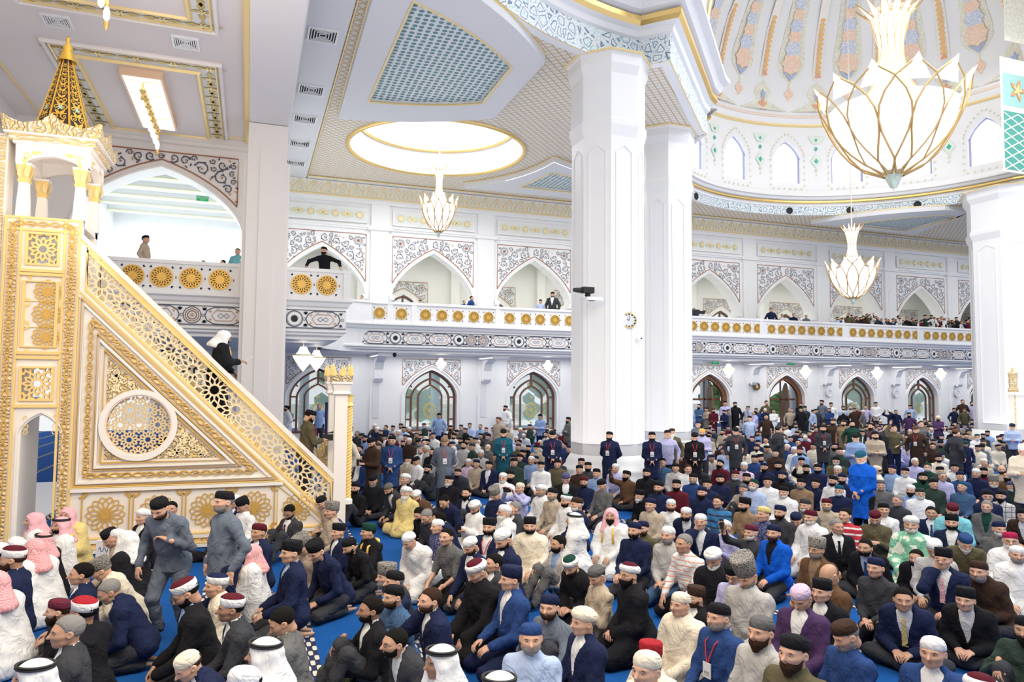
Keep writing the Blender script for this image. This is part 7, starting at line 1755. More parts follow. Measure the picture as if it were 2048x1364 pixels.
# ---- who sits where: x y pose body head hat hatcol hair beard top topcol [skin] [k=v ...]  (x y = top of the head in the photograph)
ROWS = """
68 1024 K 10 15 G pk k n cape wh 1
121 1033 K 20 30 g pk k s cape wh 2
135 1014 K 70 0 G pk k n cape yl 2
86 1064 K -20 0 g rc k n cape bk 2
70 1076 K -30 -15 G rc k n cape wh 2
33 1073 K -25 -10 t wh k n cape cr 2
27 1091 K 0 0 z mr b f jacket nv 2
-8 1140 K -25 -10 G rc k n cape wh 2
-2 1085 K -20 0 k wh k n robe wh 1
222 1058 D 25 20d T bk k n shirt bg 1
236 1058 K 0 0 k wh k n shirt bg 1
254 1060 K -30 0 G wh k n cape bk 2
287 1016 K 40 0 t wh k n jacket bk 1
343 1003 K 80 0 - bk k n shirt ch 2
321 995 G 62 0d c bk b s shirt sg 1 tr=sg
163 1126 K 10 0 - bk k n jacket nv 2
205 1114 B 0 0d a as g n robe cr 1
219 1160 B 0 10d - bk g n jacket nv 2
168 1193 K -30 0 z rd k n robe bk 3
118 1198 K 5 0 c dv b f shirt bk 1
135 1232 K 5 10 - bk g n jacket ch 2
67 1318 K 0 20 g wh k n robe wh 2
374 1155 A 5 0d z mr k s jacket bk 2 E inner=lb
434 1146 A 0 15 z nv g n robe cr 1
443 1103 K 5 0 T bk k n jacket nv 2
463 1187 A 5 0 z mr k n jacket ch 3
448 982 N 30 -5 c bk g s shirt sg 1 tr=nv
470 989 K 30 20 k wh w n jacket nv 1
487 995 K 30 0d T bk k n shirt wh 2
378 1302 B 10 10d k cr b n jacket nv 1
486 1333 K 0 0 k wh k n robe wh 1
518 1047 K 25 10 c mr b n jacket nv 2
502 1087 K -12 10 G rc k f cape wh 2
579 1010 V 35 15d - bk k s jacket ch 3 tie=mr
644 992 D 20 20d c bk g n shirt bg 1
664 1003 K 20 0 a as g n shirt bg 1
662 1017 D 10 20d k gg w n shirt bl 1
677 1047 K 15 10 T bk g n jacket nv 1 inner=wh
583 1081 K 5 8 T bk b n jacket nv 1 sc=1.08 inner=pb
737 1047 U 25 -15 T gn k n tunic bk 1 gold=1
700 1076 B 20 0d c bk k s shirt bk 1 sc=.93
633 1080 B 25 10d T bk k n shirt nv 1 sc=.95
607 1067 B 30 0d a as k n robe bg 1
773 1126 D 15 0 a as g f tunic ch 1
789 1142 C 10 0 c bk g f tunic nv 1
787 1170 U 20 0 c bk b s shirt dn 1 tr=dn
741 1194 V 5 5 - bk k s jacket bk 3 bald=1
789 1258 D 15 0 - bk k s jacket ch 2 E
860 1176 T 0 10 - bk b s jacket nv 1
566 1216 T -15 10d - bk k n jacket gy 2
528 1274 K -10 0 g wh k n cape wh 2
880 1289 K 0 10 g wh k n robe wh 3
711 965 V 35 20 c bk k s shirt bk 1
778 966 B 20 20d k gg k s jacket ch 2
746 950 C 60 0d c bk g l tunic bk 1
813 972 C 35 0 t wh w l robe yl 1
833 979 D 30 10d t wh b s robe br 1
811 946 K 30 0 t wh g n jacket bk 1
875 1038 L 20 0 k wh k n shirt pn 1 tr=gy
819 1064 B 30 0d k wh k n robe wh 1
893 1056 A 25 10 - bk k n polo gy 1 tr=bk
838 1015 D 30 0d - bk k s shirt bk 1
853 1019 D 30 0d - bk g n shirt ch 1
878 1024 D 0 -30 - bk k n jacket nv 1
942 1073 A 20 0d k wh b s jacket nv 1
978 1036 K 40 10 T bk k s jacket nv 1 N
955 1116 A 15 0d t mr g n robe bk 1
988 1108 K 5 5 - bk k n jacket ch 1
1007 1056 L 5 20d k wh k s jacket nv 1 sc=1.08 tie=mr
1022 1132 K 5 0 T nv b n jacket bl 1 tr=nv
1060 1034 K 50 10 T bk k s robe cr 1
1116 1071 V 10 0 - bk k s jacket lg 2 tr=gy inner=lb
1142 1109 D 20 10d t gn b s robe bk 1
1194 1130 Q 0 20d k gg k n shirt bg 1
1258 1123 L -5 10 t mr k f robe bk 1 E
1099 1189 U 30 10 c nv b s shirt sg 1
1062 1247 K 55 15 c bl g s shirt pb 1
1167 1212 K 5 0 t cr g n jacket nv 1
995 1343 K 10 0 g wh k n robe wh 2
1148 1024 K -35 0 g wh k n robe wh 2
1222 1015 K 35 10 G pk k f cape wh 2
1286 1042 L 35 0 c nv b s shirt ol 1
1269 1044 K 30 0 c nv k s shirt nv 1
1009 1009 K 0 0 k wh w l robe wh 1 E
991 972 K 20 20d a as g n robe nv 1 E
950 999 Q 20 10d t wh k s robe wh 2
933 975 V 30 20 - bk k f jacket nv 1
1029 1003 K 0 0 - bk g n jacket ch 1
1040 965 X 30 0 k cr k n shirt ll 1
1083 968 K 20 0 t wh g s robe wh 2
1105 976 K 20 0 c bk g s tunic bg 1
1133 987 K 10 0 t gn k s robe wh 1
1154 995 K 0 0 c db w s tunic nv 1
1168 954 C 55 0 c mr b s shirt nv 1
1253 941 Z 25 -10 c bk k f tunic br 1
1279 980 D 20 0 T bk w f tunic bk 1
1301 996 K 20 10 c nv k n tunic bg 1
1300 1283 K 10 10 T rd b n robe cr 1
1293 1302 K 10 10 k cr g n robe cr 1
898 951 C 50 -10 c bk w f shirt bk 1
889 990 B 20 10d - bk k n shirt nv 1
1342 998 C 40 10 k wh b s shirt wh 1
1372 1014 D 40 0 k wh k s jacket nv 2
1401 1027 T 45 5 k wh k n jacket nv 1
1450 1040 Q 20 0u k wh g n shirt ll 1
1436 991 C 25 -5 - bk k n polo sb 1
1489 995 K 15 -10 T bk k s shirt tn 1
1527 1013 K 5 0 c yl k n shirt pn 1
1502 1049 Z 10 0 c dv w s shirt ch 1
1336 1052 L 30 0 k wh g s shirt lg 1 tr=dn
1367 1068 A 12 0 - bk g n shirt st 2 tr=bk
1427 1093 L 30 0d t wh w l robe bk 2
1493 1104 K 18 0d A as g s tunic lg 1 sc=1.08
1467 1124 K 15 10d T bk b n shirt ll 1 E
1547 1049 K 10 10 c nv b s jacket bb 1 inner=bk
1560 1010 K 20 0 c nv k s shirt ch 1
1567 973 K 25 0 c bk w s robe wh 1
1592 1025 B 25 10d c nv g n jacket nv 1
1621 1020 K 10 0 c mr w s robe wh 1
1633 1074 K 10 0 a ab g s jacket br 2 E inner=tn
1674 1038 K 60 20 - bk g n jacket bk 2 tie=bk
1657 1131 K 0 0d o bk g n jacket br 2
1653 997 K 45 0 c mr g s tunic bg 1
1690 1016 K 15 5 - bk k n polo sr 1
1602 1169 K 20 0d k lp g n jacket pp 2
1643 1158 L 15 5 T bk g n jacket bk 1
1361 1184 K 15 0 k cr k n robe cr 1
1391 1172 K 0 0 T db b s jacket bk 1 E
1437 1207 K 10 0 c bk g s tunic bl 1 N
1522 1231 K 15 0 k gg b f shirt lg 1
1587 1270 K 15 0 c bk b f tunic ol 1
1692 1241 K 0 -10d c db g f shirt bl 1
1751 1115 L 15 5 c nv b n shirt ch 1
1730 1078 D 25 0 - bk k s jacket bk 2 tie=bl inner=pb
1750 1021 Q 40 0d c mr g s tunic ol 1
1822 1030 K 35 0 t wh w s robe ik 1 sc=1.05
1832 1099 D 25 5 - bk k s jacket bk 2 tie=bk
1806 1176 D 30 10 - bk k n jacket nv 2 tie=yl
1886 1096 T 25 0 T bk w n jacket nv 1 tie=pk
1869 1077 K 30 0d k wh k n shirt lg 2
1903 1028 K 35 0 T bk k s jacket nv 1
1862 1013 C 40 0 - bk k n jacket nv 2 tie=bl
1930 1068 B 40 10d c bl w f tunic ol 1
1957 1122 D 20 0 c db g s tunic db 1
1930 1175 D 25 0 T bk k n jacket bk 1
1865 1273 K 25 5 k wh b n jacket bl 1
1960 1345 K 0 0 t mr k n robe bk 1
1998 1043 C 45 10 c nv w s shirt gy 1
2020 1064 K 40 0 c cm w s robe wh 1 E
2034 1091 K 45 5 k wh g s robe wh 1
1973 1001 C 25 -5 - bk g n jacket gy 1 inner=gn
1924 964 C 25 -20u c tl w n shirt dn 1
1905 1006 K 45 0d c mr w s robe tq 1
1840 976 C 50 0 c dg w s robe wh 1
1767 1006 C 50 0 c bk k n shirt wh 1
1795 989 C 5 0 - bk g n shirt ch 1
1821 969 C 30 0 k wh k f shirt lb 1
1867 957 C 60 0 c bk k n tunic dg 1
2001 981 C 25 -5 c bk k f shirt pl 1
1975 981 C 40 0 c bk k n shirt nv 1 E
2023 963 C 50 0 c pn w s tunic dg 1
2046 1018 D 30 0 c bk k n jacket db 1
2052 1233 V 20 0 c bk k f tunic dg 2
1761 960 C 50 0 c gy g n shirt gy 1
1678 970 C 30 0 c tl w s shirt nv 1
1631 957 C 20 0 c bk k n shirt nv 1
1602 957 C 30 0 c bk g s tunic tn 1
1610 998 K 20 0 c ch w s shirt gy 1
1722 902 S 12 0d c tl w s tunic bb 1 tr=bk sc=1.03
1646 850 S 60 -20 c bk k f tunic ch 1 N
1711 867 P 40 0d c bk k n shirt lb 1
1750 863 P 55 10 c bk k s tunic bg 1
1788 850 R 60 0u c bk w n shirt ol 1 tr=nv
1832 852 N 30 -10d c br k n tunic db 1 N
1842 842 N 60 0 - bk b n polo gy 1
1912 858 N 170 0 c br k n tunic ch 1
1931 882 N 60 -20d c gn b n tunic nv 1 sc=.8
1557 851 H 170 20 c ch k n tunic ch 1
1742 846 N 10 0 - bk k f shirt ch 1 N
2024 847 P 40 10d c nv k n shirt pb 1
2036 823 H 30 20 c bk k f shirt ll 1
2021 816 Y 10 -10 - bk k n shirt dn 1
1974 819 R -30 -20u c bk k n tunic lg 1
1960 822 S 60 0 c bk b n tunic mr 1
1929 817 N 60 -10 c br b n shirt ol 1
1908 816 N 70 0 c bk b n shirt nv 1
1925 799 N 60 0 - bk k n polo db 1
1943 803 N 60 0 - bk k s shirt ll 1
2046 888 P 30 0d c wh g n tunic cr 1 sc=1.05
1602 805 F 40 -10 c br k f robe bk 1
1583 817 F 50 10 - bk k n polo pn 1
1627 819 N 120 0 c nv k n robe pb 1
1533 801 N 60 10 - bk k n shirt ol 1
1644 800 N 10 0 c bk k s polo sg 1
1662 805 N 40 10 c bk k n shirt wh 1
1751 804 S 50 0 c bk k n shirt wh 1
1731 811 N 40 0 - bk b n polo ll 1
1781 820 Y 10 0 k wh k n shirt nv 1
1792 820 N 60 0 - bk k n shirt nv 1
1818 825 N 40 0 c bk k f shirt pp 1
1820 810 N 30 0 c nv k n shirt pb 1
1726 820 N 120 0 k wh k n polo gy 1
1876 831 F 50 0 k cr k f shirt pp 1 E
1532 829 N 60 0 - bk k n shirt db 1 E
1509 822 R -20 -20u - bk k n robe ll 1
1666 838 N 30 0 c db k s tunic db 1
1687 840 N 20 0 c db k s tunic tn 1
1704 842 N 60 0 - bk k s shirt gn 1
1772 848 N 60 0 - bk k n shirt ch 1
1672 914 K 45 0 c bk w s tunic ol 1
1666 951 K 20 -20 c bk k s shirt wh 1
1684 947 K 30 0 c nv k s shirt nv 1
1675 931 K 30 0 k wh w n shirt ll 1
1603 915 K 55 0 c bk k n shirt cr 1
1635 928 K 40 0 c bk k s tunic nv 1
1612 929 Z 40 10 c bk k s shirt bk 1
1588 894 K 10 0 k wh w n robe wh 1
1556 922 K 45 0 c bk k s shirt nv 1
1564 942 K 30 0 c nv k f shirt bk 1
1528 925 T 40 0 c nv k f shirt nv 1
1535 953 K 50 0 c bk k n shirt wh 1
1509 910 K 50 0 c bk g n shirt bl 1
1507 959 K 30 -20u c gn w s shirt pb 1
1785 930 K 10 -10 c nv k n shirt lb 1
1810 935 K 30 0 c bk w s shirt wh 1
1830 916 K 60 0u k wh w n shirt ll 1
1855 926 K 30 0u c gn w s tunic gn 1
1846 945 K 40 0 c bk k f tunic gn 1
1885 943 K 60 0 - bk g n shirt ll 1 E
1880 933 K 60 0 c bk w n shirt ch 1
1920 943 K 50 0 c nv k n tunic bl 1
1909 927 K 40 0 c bk g n shirt wh 1
1952 937 K 20 0 k wh g n shirt nv 1
1967 935 K 40 0 c bk k s shirt mr 1
1987 951 K 45 0 a as w s shirt nv 1
1968 917 K 60 0 k cr w n shirt bg 1
2015 942 K 20 0 - bk k f shirt br 1
2003 931 K 40 0 o bk b s shirt bg 1
1877 909 K 60 0 c bk k s shirt cr 1
1964 887 K 60 -20d c bk k n shirt sg 1
1596 879 K 50 0 - bk k n shirt pb 1
1516 880 K 60 0 c bk w n shirt nv 1
1753 931 K -30 -20 k cr b n shirt cr 1
1217 859 H 45 0 c bk k s tunic nv 1 N
1288 858 N 60 15 c bk g n shirt ll 1
1304 864 S 60 0 c bk k s tunic nv 1 N
1344 857 N 62 0 c db w l tunic ol 1
1389 865 S 60 0d c bk k s tunic bk 1 N
1404 857 P 60 0 k or b s shirt ll 1
1471 855 N 62 0d c bk k n tunic ch 1 N
1105 861 S 70 0d c bk k s tunic nv 1 N
1007 858 S 72 0d c bk k s tunic tl 1 N
1137 834 F 0 -10 c bk k f robe gy 1
1080 828 P 40 0d - bk k n shirt lb 1 tr=nv
1012 811 N 10 0 c bk k f robe wh 1
1019 814 P 0 0 k wh w n robe wh 1
1380 818 S 60 0 c bk w n robe lb 1
1398 808 F 30 0 - bk k f shirt dn 1
1413 815 F 40 -10 c bk g n tunic bg 1
1427 817 S 60 10 c mr k s tunic mr 1
1448 820 T 20 0 c bk k f shirt nv 1 stand=1
1457 818 N 150 0 c gg k n robe gy 1
1450 802 S 60 0 c bk b n shirt ll 1
1470 804 N 60 10 c nv k s tunic bk 1
1495 813 N 40 -20 - bk b n shirt dn 1
1499 832 H 60 -15 c bk k n shirt pb 1
1389 842 F 50 0 c nv g n shirt sg 1
1325 917 T 60 0u c bk k n shirt dn 1
1351 927 K 55 0 c bk g n tunic lg 1
1293 937 K 50 0 c bk k f tunic bk 1
1317 963 K 35 0 c bk b s shirt nv 1
1353 959 K 45 0 c bk k s shirt mr 1
1404 973 K 35 0 c nv k f tunic nv 1
1386 947 K 45 0 c bk g s shirt bl 1
1440 948 K 60 0 c bk k s shirt nv 1
1414 958 K 40 0 c bk g n shirt nv 1
1440 920 K 25 0u c bk k f shirt mr 1
1398 930 D 40 -10 - bk k s shirt ch 1
1376 929 K 70 0 - bk b n shirt wh 1
1471 941 K 40 0 c mr w s tunic ch 1
1488 924 K 45 0 k wh g s shirt lp 1
1493 946 K 45 0 c bk k s shirt nv 1
1486 967 V 30 0 k gy g n shirt bg 1
1261 923 D 50 10d c bk k n shirt ol 1
1231 927 K 40 0 k wh w n shirt ll 1
1159 930 K 45 10 c bk g n tunic db 1
1176 924 K 60 0 c bk k s shirt ch 1
1193 937 K 45 0 c bk g n shirt lb 1
1168 915 K 60 0 c bk k n shirt wh 1
1131 912 K 70 0 k wh w s shirt ch 1 D
1132 946 K 60 0d c pn k n jacket bk 1
1115 919 K 60 0 c bk g n tunic ol 1
1082 923 K 60 0 c bk w s shirt wh 1
1063 912 K 40 0 k wh k n shirt lb 1
1039 908 K 50 0 c bk g s tunic dg 1
1073 890 K 40 0 c bk w s tunic bg 1
1021 941 K 50 0 c bk k f shirt bk 1
1006 945 K 50 0 k wh w s robe wh 1
1204 958 K 20 0d c bk k n shirt gy 1
639 808 N 80 0 - bk g n shirt lb 1
575 811 N 10 -10 c bk k s robe wh 1
743 875 P 30 10d c bk k s tunic db 1
784 872 S 70 0 c bk g s tunic bl 1 N E
698 865 N 20 0 k wh k s tunic cr 1 N
889 873 H 80 0d k tn b n tunic sg 1 N
997 834 N 30 -15 c br b n tunic bg 1
878 826 N 60 0d - bk k n shirt lb 1 tr=nv
816 912 K 60 0 c bk w l tunic bg 1
833 913 K 20 0d c bk g n shirt wh 1
856 929 V 20 0 c bk k s shirt ch 1
937 917 C 50 0 k wh w n shirt lp 1 E
953 919 C 50 0 c nv b n shirt bg 1
978 922 C 40 0 c bk b n jacket nv 1 inner=wh
752 847 T 60 0 k wh k n shirt ch 1
776 850 T 40 0 - bk k n shirt bl 1
786 851 K 40 0 c bk w n shirt lg 1
797 860 K 60 0 k wh b n shirt lg 1
811 869 C 40 0 c bk b n shirt wh 1
819 871 C 30 0 c bk b n jacket nv 1
837 878 C 50 0d c bk w s tunic gy 1
855 878 C 30 0 c bk k f tunic gy 1
935 876 C 30 0 c bk k f tunic bg 1
921 875 C 40 0 c bk k s shirt sg 1
956 879 C 60 0 k wh w f shirt ol 1
906 867 C 50 0 o bk g n shirt ll 1
"""
GAL = """
290 471 N 175 -30 c bk k n shirt bg LG
476 497 N 80 0 - bk b n polo tq LG 0.78
350 520 N 60 0 - bk k n shirt ch LG 0.62
407 521 N 60 0 - bk k n shirt ch LG 0.62
447 520 N 20 0 - bk k n shirt nv LG 0.64
650 497 W 78 -10 c bk k s shirt bk LH
724 591 N 60 0 - bk b n shirt wh MG 0.7
840 600 N 60 0 c bk b n shirt wh MG 0.7
928 601 N 100 0 - bk b n shirt bl MG 0.6
943 592 N 130 0 - bk k n polo bl MG 0.72
1081 599 N 80 0d - bk b n shirt pb MG 0.95
1105 584 N 60 0d - bk k f jacket ch MG 1.05
1141 600 X 60 0 - bk b n polo wh MG 0.9
1388 616 N 60 0 - bk b n shirt bl MG 0.95
1409 621 N 50 0 c mr k n shirt wh MG 0.9
1542 616 N 60 0 - bk k n shirt nv MG 1
1553 631 N 60 0 - bk k n shirt ch MG 0.8
1564 628 N 60 0 - bk k n shirt wh MG 0.85
1587 627 N 60 0 - bk k n shirt nv MG 0.9
1612 630 N 60 0 - bk k n polo sg MG 0.9
"""
_pl = random.Random(11)
for x in range(1673, 1958, 7):
    GAL += "%d %.0f %s %d %d %s bk k %s %s %s MG %.2f\n" % (x + _pl.randint(-2, 2), 631 + (x - 1673) * .02 + _pl.randint(-5, 7), _pl.choice('NNNY' if x > 1730 else 'N'), _pl.choice((30, 60, 70, 90)), _pl.choice((-20, 0, 20)), _pl.choice('c-----k'), _pl.choice('nns'), _pl.choice(('shirt', 'polo')), _pl.choice(('ch', 'nv', 'pb', 'db', 'wh', 'dg', 'mr', 'ol', 'bl', 'gy', 'bk')), _pl.uniform(.86, 1.0))
POSEW = {'K': 'kneeling', 'L': 'kneeling upright', 'A': 'kneeling with hands on thighs', 'B': 'bowing low on his knees', 'C': 'sitting cross-legged', 'D': 'sitting hunched forward', 'U': 'sitting with knees drawn up', 'V': 'sitting with raised knees', 'T': 'kneeling with hand to face', 'Q': 'seated looking at his hands', 'X': 'holding both hands to his eyes', 'Z': 'seated with one raised hand', 'S': 'standing with clasped hands', 'H': 'standing with hands behind back', 'N': 'standing', 'P': 'standing with hands before chest', 'F': 'standing with folded arms', 'R': 'standing with one arm raised high', 'Y': 'standing with both hands raised', 'G': 'walking stooped with hand on chest', 'W': 'leaning on the rail with spread arms', 'I': 'standing on the pulpit stairs'}
HATW = {'c': '%s skullcap', 'T': 'tall %s cap', 'k': '%s domed cap', 'z': 'white-banded %s cap', 't': 'white turban with %s top', 'a': '%s fur papakha', 'A': 'tall %s fur papakha', 'g': '%s headscarf with black cord', 'G': '%s headscarf', 'o': 'bald head', '-': ''}
TOPW = {'shirt': '%s shirt', 'polo': '%s short-sleeved shirt', 'tunic': '%s tunic', 'jacket': '%s suit', 'robe': '%s robe', 'cape': '%s cloak'}
HCW = {'k': 'dark', 'b': 'brown', 'g': 'grey', 'w': 'white'}
USED = {}; PEOPLE = []
def plabel(pc, hat, hatc, hc, beard, style, col, flags):
    h = HATW[hat] % COL[hatc][1] if '%s' in HATW[hat] else HATW[hat]
    if hat == 't' and hatc in ('wh', 'cr'): h = 'white turban'
    if hat == '-': h = HCW[hc] + ' hair'
    b = {'n': '', 's': '', 'f': '', 'l': 'long %s beard' % HCW[hc]}[beard]
    s = 'man %s, %s, %s' % (POSEW[pc], TOPW[style] % COL[col][1], h)
    if b: s += ', ' + b
    elif 'N' in flags: s += ', red lanyard'
    elif 'E' in flags: s += ', glasses'
    return s
CAP_FIX = {'c': .0, 'T': .012, 'k': .003, 'a': .04, 'A': .095, 't': .02, 'z': .015, 'g': .01, 'G': .01, '-': .0, 'o': -.012}
TF = {}
def add_row(line, gal=False, dry=False):
    t = line.split(); x, y = float(t[0]), float(t[1]); pc = t[2]; b = float(t[3]); hy = t[4]; pitch = 0
    if hy[-1] == 'd': pitch = 30; hy = hy[:-1]
    elif hy[-1] == 'u': pitch = -25; hy = hy[:-1]
    hat, hatc, hc, beard, style, col = t[5:11]; sc_ = 1; kw = {}; flags = ''
    if gal:
        zone = t[11]; sc_ = float(t[12]) if len(t) > 12 else 1.0; skin = 1
    else:
        skin = 1
        for k in t[11:]:
            if k in '0123': skin = int(k)
            elif '=' in k: a, v_ = k.split('='); kw[a] = v_
            else: flags += k
    sc_ = float(kw.pop('sc', sc_)) * (1 if gal else .965); kw.pop('gold', None); stand_face = kw.pop('stand', None); bald = kw.pop('bald', None)
    if pc == 'T' and stand_face: pc = 'P'
    ps = POSES[pc]; hgt = (ps['top'] + CAP_FIX[hat]) * sc_
    if gal:
        Yg = {'LG': YL + .75, 'LH': YL + .45, 'MG': YM + .75}[zone]; p = at(x, y, Y=Yg); base = 5.352
        # fit the size so the feet stand on the gallery floor
        s2 = (p.z - base) / ((ps['top'] + CAP_FIX[hat])); sc_ = max(.55, min(1.12, s2)); pos = Vector((p.x, p.y, base))
        if abs(s2 - sc_) > .02: pass
        rz = R(90 + b)
    else:
        hx = ps['head'].x * sc_; hyy = ps['head'].y * sc_; rz = R(90 + b); hgt = min(hgt, 2.75); p = at(x, y, Z=hgt); k_ = TF.get(line, 1)
        if k_ != 1: p = Vector((p.x * k_, p.y * k_, EYE + (p.z - EYE) * k_)); sc_ *= p.z / hgt; rz = R(90 + b); hx = ps['head'].x * sc_; hyy = ps['head'].y * sc_
        pos = Vector((p.x - (hx * math.cos(rz) - hyy * math.sin(rz)), p.y - (hx * math.sin(rz) + hyy * math.cos(rz)), 0))
        lim = YB - .7
        if pos.y > lim:      # far wall: shorten the man instead of pushing him through it
            p2 = at(x, y, Y=lim); sc_ = max(.72, p2.z / (ps['top'] + CAP_FIX[hat])); pos = Vector((p2.x, lim, 0))
        for cx, cy_, rr in ((9.5, 18.3, 1.75), (14, 22.6, 1.7), (pc_.x, pc_.y, 2.6)):
            dx, dy = pos.x - cx, pos.y - cy_; dd_ = math.hypot(dx, dy)
            if dd_ < rr: pos.x = cx + dx / max(dd_, .1) * rr; pos.y = cy_ + dy / max(dd_, .1) * rr
    if dry: return pos, p, style
    dist = math.hypot(pos.x, pos.y); lod = 0 if dist < 15 else 1
    yaw = float(hy) if hy else 0
    root = person(pos, rz, pc, yaw, pitch, hat, hatc, hc, beard, style, col, skin, sc_, kw.get('tie'), kw.get('inner', 'wh'), kw.get('tr', 'ch'), flags, lod, far=(dist > 24 and not ps['stand']))
    lab = plabel(pc, hat, hatc, hc, beard, style, col, flags)
    if gal: lab = lab.replace('standing', 'standing at the gallery rail') if dist else lab
    if sc_ < .8 and gal or (sc_ <= .8 and not gal): lab = lab.replace('man ', 'boy ', 1)
    PEOPLE.append([root, x, y, lab, gal, dist, pos, rz, lod]); return root
LNS = ROWS.strip().split('\n')
for it in range(14):
    Q_ = [add_row(l, dry=True)[0] for l in LNS]
    for i in range(len(LNS)):
        for j in range(i):
            d_ = (Q_[i] - Q_[j]).length
            if d_ < .56:
                a_, b_ = (i, j) if Q_[i].length > Q_[j].length else (j, i); st_ = (.56 - d_) / Q_[i].length * .5
                TF[LNS[a_]] = min(1.06, TF.get(LNS[a_], 1) + st_); TF[LNS[b_]] = max(.94, TF.get(LNS[b_], 1) - st_)
for ln in LNS: add_row(ln)
for ln in GAL.strip().split('\n'): add_row(ln, True)
# two men on the pulpit: the preacher on the steps and the cameraman at the foot
p = at(437, 660, Y=14.62); r_ = person((p.x, 14.62, p.z - POSES['I']['top'] - .01), R(-80), 'I', 0, 20, 'G', 'wh', 'k', 's', 'cape', 'bk', 3, 1.0, lod=0); r_['label'] = 'preacher in white headscarf and black cloak standing on the pulpit stairs'; r_['category'] = 'person'
mb = MB(); mb.box(-.09, .09, -.13, .13, 0, .004, mat('paper', (.8, .8, .78), .7)); o = mb.build('paper_sheet', label='white sheet of paper held by the preacher on the pulpit stairs', category='paper')
M_ = Matrix.Translation(r_.location) @ Matrix.Rotation(R(-80), 4, 'Z') @ Matrix.Translation((.07, .50, 1.21)) @ Matrix.Rotation(R(35), 4, 'X'); o.matrix_world = M_
p = at(612, 818, Y=14.6); cmz = p.z - POSES['P']['top'] - .02; r_ = person((p.x, 14.6, cmz), R(-75), 'P', 0, 30, 'c', 'bk', 'k', 'f', 'shirt', 'ol', 1, 1.0, lod=0, flags='N', tr='ch'); r_['label'] = 'bearded cameraman in olive shirt at the foot of the pulpit stairs'; r_['category'] = 'person'
root = empty('video_camera', (0, 0, 0), 'black video camera held by the man at the foot of the pulpit stairs', 'camera'); mb = MB(); mb.box(-.05, .05, -.09, .12, -.06, .06, BLACK); mb.box(-.02, .02, -.05, .1, .08, .1, BLACK); mb.build('body', root); mb = MB(); mb.lathe([(0, 0), (.04, 0), (.05, .1), (0, .1)], BLACK, 12); o = mb.build('lens', root, loc=(0, .12, 0)); o.rotation_euler = (-PI / 2, 0, 0); mb = MB(); mb.tube([(0, .04, .1), (0, .2, .13), (0, .28, .11)], .012, BLACK, 6); mb.build('microphone', root)
root.matrix_world = Matrix.Translation((p.x, 14.6, cmz)) @ Matrix.Rotation(R(-75), 4, 'Z') @ Matrix.Translation((0, .47, 1.2))
# gold embroidered front for the man in the green cap
for rec in PEOPLE:
    if abs(rec[1] - 737) < 1 and rec[2] == 1047: place('gold_collar', collar_mesh('U'), rec[0])
# filler rows further back: (region polygon test in the photo), standing group by the doors, seated rows elsewhere
taken = [(r[6].x, r[6].y) for r in PEOPLE if not r[4]]
fill = []
rf = random.Random(5)
Y_ = 32.6
def okpos(x, y, r): return all((x - a) ** 2 + (y - b) ** 2 > r * r for a, b in taken) and math.hypot(x - 9.5, y - 18.3) > 1.7 and math.hypot(x - 14, y - 22.6) > 1.7 and math.hypot(x - pc_.x, y - pc_.y) > 2.6
def zone(x, y):
    u, v_ = proj((x, y, .9))
    if u < 700 or u > 2075: return None
    if v_ > 968 or (u < 1160 and v_ > 952): return None
    if y > 32.7: return None
    return u, v_
row = 0; X = 0.6
while X < 46:
    Y = 17.5
    while Y < 32.8:
        x = X + rf.uniform(-.22, .22); y = Y + rf.uniform(-.15, .15); z_ = zone(x, y)
        if z_ and okpos(x, y, .62):
            u, v_ = z_; stand = (1372 < u < 1720 and v_ < 850 and rf.random() < .8) or (u > 1720 and v_ < 838 and rf.random() < .16) or (u < 1150 and v_ < 850 and rf.random() < .03)
            fill.append((math.hypot(x, y), x, y, u, v_, stand)); taken.append((x, y))
        Y += rf.uniform(.70, .92)
    X += 1.16
fill.sort()
PAL = ['wh', 'pb', 'lb', 'nv', 'ch', 'bk', 'bg', 'gy', 'lg', 'ol', 'db', 'mr', 'll', 'cr', 'sg', 'dg', 'bl', 'wh', 'lg', 'pb']
nmain = sum(1 for _ in PEOPLE) + 2; room_left = max(0, 300 - nmain)
print('PEOPLE', nmain, 'fill', len(fill))
stuff = {}
